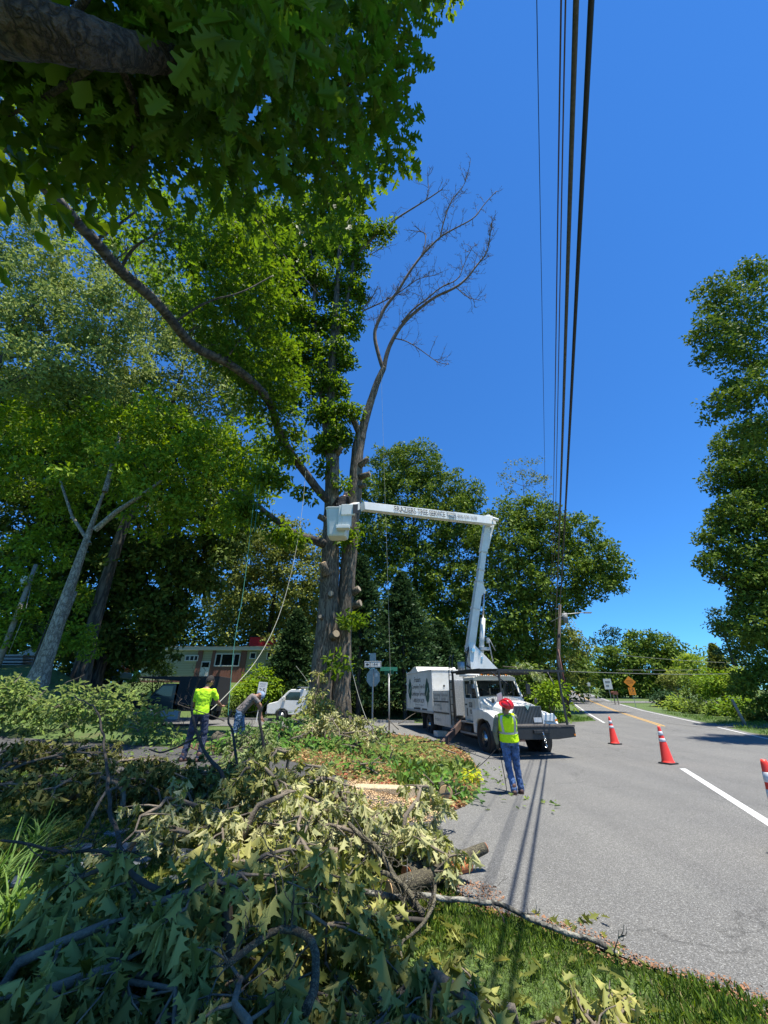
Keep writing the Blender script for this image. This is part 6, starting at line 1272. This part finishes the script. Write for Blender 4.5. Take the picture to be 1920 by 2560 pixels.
# ---------------------------------------------------------------- cut brush, logs, litter
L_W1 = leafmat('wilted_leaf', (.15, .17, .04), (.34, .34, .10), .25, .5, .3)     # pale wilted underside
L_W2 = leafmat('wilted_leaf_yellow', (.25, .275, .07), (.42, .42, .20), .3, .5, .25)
L_W3 = leafmat('wilted_leaf_shade_tone', (.075, .085, .018), (.17, .175, .05), .2, .5, .3)  # darker copy of the wilted leaf, shade mixed into its colour
L_FR = leafmat('fresh_cut_leaf', (.10, .22, .035), (.16, .27, .09), .35, .42, .3)
L_FP = leafmat('pale_cut_leaf', (.16, .235, .055), (.22, .28, .11), .3, .42, .3)
def brush(label, c, size, n, leaf, seed, lsz=.15, kind='red', H=.7, r0=.03, per=6, ang=None, group='cut branches piled on the lawn', droop=1.0, tipn=1.0, stemmat=TWIG, upr=.12, gl=.06, cdens=1.0):
    """one cut branch: bent main stems, side twigs, bunches of hanging leaves. c: ground point"""
    H *= .62; size *= .8; lsz *= .74; per += 1
    rnd = random.Random(seed); rs = np.random.RandomState(seed); c = Vector((c[0], c[1], gz(c[0], c[1])))
    root = empty('cut_branch', c, 0, label, 'branch', group); mb = MB(); tips = []
    for i in range(n):
        a = (ang if ang is not None else rnd.uniform(0, 6.28))+rnd.gauss(0, .9 if ang is not None else 0)
        d = Vector((math.cos(a), math.sin(a), 0)); L = size*rnd.uniform(.6, 1.15); st = Vector((rnd.gauss(0, size*.28), rnd.gauss(0, size*.28), rnd.uniform(.02, .25)*H))
        pts = [st-d*L*.5]; hh = H*rnd.uniform(.35, 1.1)
        for k in range(1, 9):
            t = k/8; p = st+d*L*(t-.5)+Vector((rnd.gauss(0, .05), rnd.gauss(0, .05), 0)); p.z = max(.03, st.z*(1-t)+hh*math.sin(math.pi*min(1, t*.75+.1))); pts.append(p)
        rr = r0*rnd.uniform(.5, 1.2); mb.tube(pts, [rr*(1-.09*k) for k in range(9)], 6)
        for k in range(2, 9):
            for q in range(rnd.choice((1, 2, 2))):
                v = (d*.6+Vector((rnd.gauss(0, .7), rnd.gauss(0, .7), rnd.gauss(upr, .35)))).normalized(); l = L*rnd.uniform(.14, .3); b = pts[k]; s2 = [b]
                for j in range(3): v = (v+Vector((rnd.gauss(0, .25), rnd.gauss(0, .25), -.12))).normalized(); s2.append(s2[-1]+v*l/3); s2[-1].z = max(s2[-1].z, .03)
                mb.tube(s2, [rr*.4, rr*.3, rr*.22, .003], 4, False); tips += [s2[-1], s2[2]]+([s2[1]] if rnd.random() < .5 else [])
                if rnd.random() < .5:
                    w_ = s2[1]; v2 = (v+Vector((rnd.gauss(0, .8), rnd.gauss(0, .8), rnd.gauss(.1, .4)))).normalized(); mb.tube([w_, w_+v2*l*.35, w_+v2*l*.6+Vector((0, 0, -.02))], [rr*.22, rr*.15, .003], 4, False); tips.append(w_+v2*l*.6)
    mb.build('stem', stemmat, root)
    T_ = np.array([tuple(t) for t in tips]); k = int(len(T_)*tipn); T_ = T_[rs.permutation(len(T_))[:k]]
    m = len(T_); pos = T_[:, None, :]+rs.normal(size=(m, per, 3))*.035*lsz/.15
    ax = rs.normal(size=(m, per, 3))*.5; ax[..., 2] -= droop
    nr = rs.normal(size=(m, per, 3)); nr[..., 2] += .4*(1-droop)
    pos = pos.reshape(-1, 3); pos[:, 2] = np.maximum(pos[:, 2], gl)
    link('leaves', leaf_mesh('leaves', pos, ax.reshape(-1, 3), nr.reshape(-1, 3), lsz*(.6+.6*rs.rand(m*per)), kind, 1.9), leaf, root); return root
BG_ = 'cut branches piled on the lawn'
for lb, c, sz, n, lf, sd, kw in [
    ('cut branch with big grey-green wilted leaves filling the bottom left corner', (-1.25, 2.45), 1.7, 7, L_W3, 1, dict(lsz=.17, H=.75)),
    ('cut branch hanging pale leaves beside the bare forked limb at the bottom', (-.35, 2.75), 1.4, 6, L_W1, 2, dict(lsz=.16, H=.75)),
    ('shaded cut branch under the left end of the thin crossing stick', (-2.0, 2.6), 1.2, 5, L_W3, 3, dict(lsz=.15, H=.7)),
    ('cut branch in half shade at the middle of the near pile', (-1.35, 3.5), 1.5, 7, L_W1, 4, dict(lsz=.15, H=.9)),
    ('cut branch lying lowest at the bottom centre of the lawn', (-.15, 2.3), 1.0, 4, L_W1, 5, dict(lsz=.15, H=.4)),
    ('sunlit pale yellow-green wilted branch above the bent log ends', (-.8, 5.5), 1.9, 9, L_W2, 6, dict(lsz=.14, H=.85)),
    ('wilted branch reaching right onto the asphalt over the two logs', (-.05, 5.55), 1.35, 8, L_W2, 7, dict(lsz=.14, H=.65)),
    ('wilted branch on the left side of the sunlit pile', (-1.8, 5.6), 1.6, 8, L_W2, 8, dict(lsz=.13, H=.95)),
    ('wilted branch standing between the sunlit pile and the dark one', (-1.6, 6.5), 1.7, 9, L_W1, 9, dict(lsz=.13, H=1.1)),
    ('wilted branch draped at the corner of the driveway', (-1.0, 6.5), 1.2, 6, L_W2, 10, dict(lsz=.13, H=.7)),
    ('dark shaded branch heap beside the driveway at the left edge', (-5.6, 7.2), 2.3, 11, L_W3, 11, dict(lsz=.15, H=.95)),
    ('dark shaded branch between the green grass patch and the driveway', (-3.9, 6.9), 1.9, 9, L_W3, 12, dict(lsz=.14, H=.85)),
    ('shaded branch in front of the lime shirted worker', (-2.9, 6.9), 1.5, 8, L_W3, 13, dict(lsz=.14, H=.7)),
    ('leafy branch on the mulch in front of the bending worker', (-3.0, 11.0), 1.6, 8, L_FP, 15, dict(lsz=.15, H=.7)),
    ('drooping wilted branch leaned against the foot of the oak', (-1.7, 13.8), 1.9, 10, L_W2, 16, dict(lsz=.15, H=1.5)),
    ('leafy branch just left of the oak base', (-3.3, 14.6), 1.9, 9, L_FR, 17, dict(lsz=.15, H=1.0)),
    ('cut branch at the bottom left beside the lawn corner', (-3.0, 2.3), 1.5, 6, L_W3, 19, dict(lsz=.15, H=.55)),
    ('tall bunch of drooping silver-green leaves in the centre of the near pile', (-.75, 3.3), 1.3, 8, L_W1, 31, dict(lsz=.17, H=1.15)),
    ('tall bunch of drooping silver-green leaves left of the centre of the near pile', (-1.7, 3.1), 1.3, 7, L_W1, 32, dict(lsz=.17, H=1.1)),
    ('few pale leaves lying on the lawn at the bottom right', (1.35, 3.15), .7, 2, L_W1, 20, dict(lsz=.13, H=.18, tipn=.6)),
    ('scrap of wilted twigs on the lawn at the bottom edge', (.55, 2.75), .6, 2, L_W1, 21, dict(lsz=.13, H=.2, tipn=.5))]:
    brush(lb, c, sz, n, lf, sd, **kw)
# two drooping branches piled on the oak trunk itself
c_ = [(P(792, 1735, 16.2), .34), (P(780, 1775, 16.0), .42), (P(815, 1765, 16.1), .34), (P(765, 1800, 15.8), .4), (P(800, 1690, 16.4), .25), (P(835, 1790, 16.2), .35), (P(870, 1815, 16.2), .35)]
vb = empty('climbing_vine', c_[0][0], 0, 'pale leafy growth clinging to the lower left side of the oak trunk', 'vine'); clump_leaves('leaves', [(p-c_[0][0], r) for p, r in c_], L_W2, vb, 'mid', .15, 1.5, .2, 9, 61, droop=-.9, upb=.2)
m_ = MB(); m_.tube([P(778, 1830, 16)-c_[0][0], P(786, 1760, 16.2)-c_[0][0], P(798, 1680, 16.5)-c_[0][0]], [.03, .025, .01], 6); m_.build('stem', TWIG, vb)
# big lit pile left beyond the driveway and fresh piles on the bed
def heap(label, cl, leaf, seed, lsz=.16, dens=1.6, kind='mid', group='heaps of cut leafy branches beyond the driveway', stems=6, spray=.3):
    rnd = random.Random(seed); b = Vector(cl[0][0]); b.z = gz(b.x, b.y); root = empty('brush_heap', b, 0, label, 'brush heap', group); mb = MB()
    for i in range(stems):
        a, r = rnd.choice(cl); q, r2 = rnd.choice(cl); a = Vector(a); q = Vector(q); rr = max(r if not hasattr(r, '__len__') else r)  if hasattr(r, '__len__') else r
        s_ = a+Vector((rnd.gauss(0, .3), -rr*.6, rnd.uniform(0, rr*.7))); e = s_+Vector((rnd.uniform(-.7, .7), rnd.uniform(-.4, .3), rnd.uniform(-.1, .35)))
        mb.tube([p-b for p in curve_pts(s_, e, 6, rnd, .12)], [.018, .017, .015, .012, .01, .008, .004], 6)
    mb.build('stem', TWIG, root); clump_leaves('leaves', [(Vector(p)-b, r) for p, r in cl], leaf, root, kind, lsz, dens, spray, 11, seed, upb=.8, shell=.6); return root
def pxh(lst, y): 
    out = []
    for px, py, rp, *dy in lst:
        p = P(px, py, y+(dy[0] if dy else 0)); r = rp*m_per_px(p); out.append((p, (r*1.15, r, r*.8)))
    return out
heap('large pale green brush heap at the left edge beyond the driveway', pxh([(20, 1735, 40), (70, 1760, 40), (120, 1775, 38), (30, 1785, 40), (90, 1800, 30), (0, 1715, 35), (60, 1720, 28)], 15.5), L_FP, 201, lsz=.17)
heap('pale green brush heap left of the black truck', pxh([(175, 1755, 36), (225, 1750, 40), (280, 1755, 42), (200, 1790, 32), (330, 1770, 38), (260, 1800, 34), (180, 1722, 20), (310, 1805, 30), (145, 1790, 28)], 14.6), L_FP, 202, lsz=.17)
heap('pale brush heap tailing off towards the lime shirted worker', pxh([(370, 1800, 32), (400, 1825, 30), (350, 1830, 26), (430, 1845, 22), (395, 1785, 18)], 13.8), L_FP, 203)
heap('fresh green leaves heaped around the legs of the workers', pxh([(560, 1880, 36), (610, 1890, 34), (480, 1870, 26), (650, 1870, 36), (690, 1850, 34), (590, 1855, 22), (540, 1905, 30), (640, 1905, 28)], 11.4), L_FR, 204, lsz=.15)
heap('fresh green leaves heaped right of the oak foot', pxh([(740, 1850, 34), (790, 1870, 34), (840, 1880, 30), (700, 1890, 32), (760, 1900, 32), (880, 1870, 22)], 12.6), L_FR, 205, lsz=.15)
heap('low heap of fresh green leaves on the near edge of the mulch bed', pxh([(920, 1930, 28), (970, 1940, 30), (1020, 1925, 28), (880, 1915, 26), (1060, 1945, 22), (960, 1900, 24), (900, 1950, 22), (1000, 1960, 20)], 9.9), L_FR, 206, lsz=.14)
heap('small heap of green leaves around the short log by the road', pxh([(1130, 1985, 20), (1155, 1990, 18), (1095, 1965, 22), (1150, 1965, 14), (1110, 1995, 12)], 8.7), L_FR, 207, lsz=.13)
heap('thin spread of mixed leaves at the back of the mulch bed', [(gp(-1.0, 17.5, .1), (1.8, .8, .22)), (gp(.6, 16.6, .08), (1.6, 1, .2)), (gp(.4, 13.5, .08), (1.2, 1.3, .16)), (gp(1.6, 11.6, .06), (.7, 1.0, .16)), (gp(-.8, 12.6, .1), (1.2, .9, .25))], L_FP, 208, dens=1.2)
# scattered ground litter
def litter(name, label, cat, regs, m, seed, sz, kind='far', h=.03):
    rs = np.random.RandomState(seed); A = []
    for x0, x1, y0, y1, n, f in regs:
        x = rs.uniform(x0, x1, n); y = rs.uniform(y0, y1, n)
        if f is not None: k = f(x, y); x, y = x[k], y[k]
        A.append(np.stack([x, y], 1))
    A = np.concatenate(A); n = len(A); z = g(A[:, 0], A[:, 1])+h+rs.rand(n)*.03
    ax = rs.normal(size=(n, 3)); ax[:, 2] *= .25; nr = rs.normal(size=(n, 3))*.45; nr[:, 2] += 1
    o = link(name, leaf_mesh(name, np.stack([A[:, 0], A[:, 1], z], 1), ax, nr, rs.uniform(sz[0], sz[1], n), kind, 1.2), m); tag(o, label, cat, kind='stuff'); return o
inbed = lambda x, y: (x < left_edge(y)-.08) & (y > db(np.minimum(x, .9))+.1)
L_BRN = leafmat('dry_brown_leaf', (.24, .10, .045), (.30, .16, .08), .15, .7, .45); L_TAN = leafmat('dry_tan_leaf', (.40, .30, .13), (.46, .38, .2), .2, .7, .3)
CHIP = mat('wood_chip', (.58, .40, .22), .9, var=.3)
litter('leaf_litter', 'red-brown dead leaves covering the mulch bed', 'leaf litter', [(-5, 3.1, 8, 21, 13000, inbed)], L_BRN, 301, (.05, .12))
litter('leaf_litter', 'pale tan and yellow leaves scattered over the mulch bed', 'leaf litter', [(-5, 3.1, 8, 21, 11000, inbed)], L_TAN, 302, (.06, .14), 'mid')
litter('leaf_litter', 'fresh leaf scraps dropped over the driveway and road edge', 'leaf litter', [(-9, .8, 6, 15, 900, None), (.3, 3.2, 8, 19, 300, None), (-5, 2.4, 9, 20, 9000, inbed)], L_FP, 303, (.05, .12), 'mid', .035)
litter('leaf_litter', 'wilted leaves fallen on the shaded lawn under the piles', 'leaf litter', [(-5, .6, 2, 7.6, 5200, None), (-.2, 1.9, 2.4, 4.6, 160, None)], L_W1, 304, (.07, .14), 'red', .03)
litter('wood_chips', 'pale sawdust and wood chips sprayed over the driveway mouth', 'sawdust', [(-1.9, .9, 6.7, 8.2, 9000, lambda x, y: ((x+.3)/1.2)**2+((y-7.5)/.75)**2 < 1.1), (-.7, .9, 7.8, 9.2, 7000, lambda x, y: ((x-.1)/.8)**2+((y-8.5)/.6)**2 < 1)], CHIP, 305, (.012, .035), 'far', .03)
litter('wood_chips', 'orange bark crumbs along the road edge by the stripped log', 'bark crumbs', [(.3, 1.2, 4.6, 5.3, 1600, lambda x, y: ((x-.75)/.35)**2+((y-4.95)/.25)**2 < 1.2), (.8, 3.0, 2.9, 4.8, 15000, lambda x, y: np.abs(x-left_edge(y)-.03) < .16+.08*np.sin(x*9))], mat('bark_crumb', (.27, .135, .07), .9, var=.4), 306, (.01, .03), 'far', .02)
# logs and bare sticks
def stick(name, label, pts, r0, r1, m=LOGBARK, ends=(1, 1), cat='log', group=None, tw=0, endm=WOODCUT, jit=.05, depth=1, tl=.4):
    pts = [Vector(p) for p in pts]; b = pts[0].copy(); root = empty(name, b, 0, label, cat, group); q = [p-b for p in pts]; mb = MB(); rn = random.Random(int(abs(b.x*100))+3)
    if r0 < .06: q = [p+Vector((rn.gauss(0, .012), rn.gauss(0, .012), rn.gauss(0, .012))) for p in resample(q, max(len(q), int(sum((u_-v_).length for u_, v_ in zip(q[:-1], q[1:]))/.13)))]
    if tw: r0, r1 = r0*.55, r1*.55
    Q = limb(mb, q, r0, r1, Vector((0, 0, 0)), 12, 1, .1, rn)
    if tw: twigs(mb, Q, rn, tw, tl, min(r1*.4, .007), .3, depth)
    mb.build('bark', m, root)
    for e, (p0_, p1_, r) in enumerate(((Q[0], Q[1], r0), (Q[-1], Q[-2], r1))):
        if ends[e]:
            d_ = (p0_-p1_).normalized(); c = MB(); c.tube([p0_+d_*.002, p0_+d_*.008], [r*.93, r*.9], 14); c.build('cut_end', endm, root)
    return root
stick('log', 'thick grey-barked log lying across the road edge, farther of the two', [gp(.22, 4.95, .14), gp(.52, 5.25, .13), gp(.85, 5.42, .15), gp(1.12, 5.5, .22)], .075, .05, ends=(1, 1), endm=REDWOOD)
lg = stick('log', 'log with its end stripped to red wood, nearer of the two on the road edge', [gp(.05, 4.75, .1), gp(.3, 4.88, .12), gp(.55, 5.02, .14), gp(.66, 5.08, .15)], .075, .07, ends=(1, 0))
c = MB(); c.tube([gp(.57, 5.03, .145)-lg.location, gp(.72, 5.12, .16)-lg.location, gp(.88, 5.2, .165)-lg.location], [.066, .062, .058], 12, True, 0, True, 1, .08, random.Random(2)); c.build('stripped_end', REDWOOD, lg)
stick('log', 'long lichen-spotted branch lying along the bottom edge of the road', [gp(-.3, 4.75, .12), gp(.15, 4.62, .10), gp(.5, 4.55, .14), gp(.95, 4.5, .12), gp(1.35, 4.2, .07), gp(1.7, 3.98, .06)], .042, .03, barkmat('lichen_bark', (.3, .29, .24), (.05, .045, .04), sc=7, stretch=1.0), tw=3, cat='branch')
stick('log', 'short upright-cut log lying end-on in the green leaves by the road', [gp(1.12, 8.6, .13), gp(1.2, 9.4, .14)], .13, .12)
stick('log', 'sawn trunk section on the ground between the two workers', [P(538, 1845, 12.0), P(590, 1862, 11.7), P(640, 1880, 11.5)], .16, .15)
stick('log', 'wood trunk slice lying in the leaves right of the oak', [P(850, 1872, 13), P(905, 1860, 13.2)], .09, .08)
for lb, pts, r0, r1, tw in [
    ('forked bare grey limb standing bent at the bottom centre', [P(770, 2560, 2.55), P(795, 2440, 2.7), P(790, 2370, 2.8), P(722, 2310, 3.0), P(650, 2370, 2.8), P(560, 2420, 2.7)], .042, .026, 9),
    ('thin black stick arching across the bottom left leaves', [P(0, 2090, 3.3), P(90, 2110, 3.3), P(180, 2130, 3.3), P(300, 2138, 3.3)], .012, .02, 8),
    ('tall black stem rising from the bottom left pile', [P(420, 2245, 3.1), P(340, 2200, 3.2), P(300, 2120, 3.4), P(275, 2000, 3.7), P(258, 1880, 4.2), P(250, 1790, 4.6), P(225, 1760, 4.9), P(180, 1738, 5.2)], .03, .01, 14),
    ('black stem crossing in front of the lime shirted worker', [P(560, 1950, 6.4), P(505, 1865, 6.6), P(480, 1795, 6.8), P(478, 1740, 7), P(500, 1700, 7)], .05, .02, 12),
    ('black forked stem between the two workers', [P(600, 1960, 6.8), P(588, 1880, 7), P(576, 1810, 7.2), P(574, 1778, 7.3)], .035, .03, 10),
    ('dark upright stem in front of the hands of the bending worker', [P(664, 1920, 7.2), P(656, 1850, 7.3), P(650, 1790, 7.4), P(652, 1765, 7.4)], .045, .035, 5),
    ('crooked stick with a broken end above the driveway', [P(374, 1870, 7.5), P(390, 1883, 7.4), P(430, 1872, 7.3), P(470, 1855, 7.2), P(505, 1835, 7.1)], .02, .03, 4),
    ('thick sunlit stem curving through the pale wilted pile', [P(870, 2060, 5.0), P(925, 2110, 4.8), P(975, 2170, 4.6), P(1010, 2230, 4.5), P(1065, 2290, 4.45)], .035, .055, 10),
    ('second sunlit stem meeting the thick one at the sawn end', [P(930, 2175, 4.6), P(990, 2190, 4.55), P(1040, 2250, 4.45), P(1060, 2290, 4.4)], .03, .045, 5),
    ('stem curving left through the middle of the wilted pile', [P(720, 2000, 5.2), P(760, 2060, 5.0), P(775, 2110, 4.8), P(820, 2160, 4.6), P(860, 2190, 4.5)], .02, .03, 12),
    ('knobbly stub pointing down onto the shaded lawn', [P(1085, 2210, 4.75), P(1080, 2270, 4.4), P(1040, 2320, 4.2), P(1000, 2350, 4.1), P(1008, 2400, 3.9)], .03, .015, 3),
    ('black thin dead stick standing at the road edge', [P(1262, 2325, 4.4), P(1248, 2280, 4.45), P(1215, 2245, 4.55), P(1216, 2225, 4.6)], .014, .006, 4),
    ('pale twig reaching right above the driveway', [P(560, 1800, 9), P(440, 1760, 9.2), P(455, 1745, 9.3)], .02, .012, 5),
    ('dark bowed branch along the lower edge of the wilted pile', [P(700, 2250, 4.0), P(800, 2280, 4.1), P(900, 2290, 4.25), P(1000, 2300, 4.3), P(1070, 2300, 4.35)], .02, .03, 16)]:
    stick('bare_branch', lb, pts, r0, r1, LOGBARK if 'grey' in lb or 'sunlit' in lb or 'knobbly' in lb else mat('dark_stick_bark', (.045, .038, .03), .9, var=.3, scale=14), (0, 0), 'branch', 'bare stems sticking out of the piles', tw, depth=2 if tw > 6 else 1, tl=.45)
# low concrete apron block dusted with sawdust
q = MB(); q.prism([(-.75, -.18), (.42, -.16), (.55, .14), (-.55, .16)], 'z', -.1, .13); o = q.build('kerb_block', speckle('dusted_concrete', (.52, .42, .27), (.34, .27, .17), (.62, .5, .34), 160), None, bevel=.02); o.location = gp(.05, 8.35, 0); o.rotation_euler = (0, 0, R(-10)); tag(o, 'low concrete edging block dusted with sawdust at the driveway mouth', 'kerb block')
# flat flagstones by the grass patch
rn = random.Random(8); FS = mat('slate_flagstone', (.16, .18, .2), .6, var=.3, scale=5)
spots = []
for i in range(60):
    if len(spots) >= 16: break
    x, y = rn.uniform(-3.6, -2.0), rn.uniform(4.6, 6.0)
    if all((x-a)**2+(y-b)**2 > .11 for a, b in spots): spots.append((x, y))
NTH = ['first', 'second', 'third', 'fourth']
spots.sort(key=lambda s: (round(s[1]*2.5), s[0])); rows = []
for i, (x, y) in enumerate(spots):
    q = MB(); n_ = rn.choice((5, 6)); r = rn.uniform(.13, .2); q.prism([(r*rn.uniform(.8, 1.2)*math.cos(6.28*j/n_), r*rn.uniform(.7, 1.1)*math.sin(6.28*j/n_)) for j in range(n_)], 'z', 0, .035)
    o = q.build('flagstone', FS, None, bevel=.006); o.location = gp(x, y, .02); o.rotation_euler = (rn.uniform(-.1, .1), rn.uniform(-.1, .1), rn.uniform(0, 6)); tag(o, 'irregular blue-grey flagstone in the shaded path left of the piles', 'flagstone', 'flagstones of the shaded path')
# day lilies
def lily(label, x, y, seed, n=60, h=.5):
    rs = np.random.RandomState(seed); root = empty('day_lily', gp(x, y), 0, label, 'plant', 'clumps of strap-leaved lilies'); mb = MB(); rn = random.Random(seed)
    for i in range(n):
        a = rn.uniform(0, 6.28); l = h*rn.uniform(.6, 1.2); d_ = Vector((math.cos(a), math.sin(a), 0)); wv = Vector((-d_.y, d_.x, 0))*.011; s_ = Vector((rn.gauss(0, .06), rn.gauss(0, .06), 0)); pts = []; e = rn.uniform(.45, .9)
        for k in range(6): t = k/5; pts.append(s_+d_*l*t*t*e+Vector((0, 0, l*(t*1.25-t*t*.55*e*1.4))))
        vs = []
        for k, p in enumerate(pts): f_ = 1-(k/5)**2*.95; vs += [p-wv*f_, p+wv*f_]
        mb.add(vs, [(2*k, 2*k+1, 2*k+3, 2*k+2) for k in range(5)])
    mb.build('leaves', leafmat('lily_leaf', (.13, .22, .05), (.16, .26, .07), .35, .4, .2), root)
    fl = MB(); fl.tube([(0, 0, 0), (.03, .02, h*1.1)], [.006, .004], 5); fl.build('flower_stalk', L_FR, root)
lily('strap-leaved lily clump in the sun patch at the left', -2.95, 4.15, 1); lily('taller strap-leaved lily clump further left in the sun patch', -3.4, 4.5, 2, 70, .6); lily('shaded lily clump behind the sunny ones', -3.7, 5.3, 3, 60, .5)
q_ = empty('weed_plant', gp(-2.55, 3.75), 0, 'small yellow-flowered weed at the near edge of the sun patch', 'plant'); m_ = MB(); m_.tube([(0, 0, 0), (.02, 0, .14)], .006, 5); m_.build('stem', TWIG, q_); clump_leaves('flowers', [(Vector((0, 0, .14)), .13)], leafmat('yellow_petal', (.7, .5, .03), (.7, .55, .1), .3, .5, .2), q_, 'far', .04, 1.2, .07, 8, 6)
q_ = empty('weed_plant', gp(1.95, 10.6), 0, 'bright yellow-green weed at the road side of the mulch bed', 'plant'); m_ = MB(); m_.tube([(0, 0, 0), (.02, 0, .2)], .006, 5); m_.build('stem', TWIG, q_); clump_leaves('leaves', [(Vector((0, 0, .16)), .2)], leafmat('yellow_weed', (.5, .55, .03), (.5, .55, .1), .35, .5, .2), q_, 'mid', .08, 1.2, .1, 8, 6)
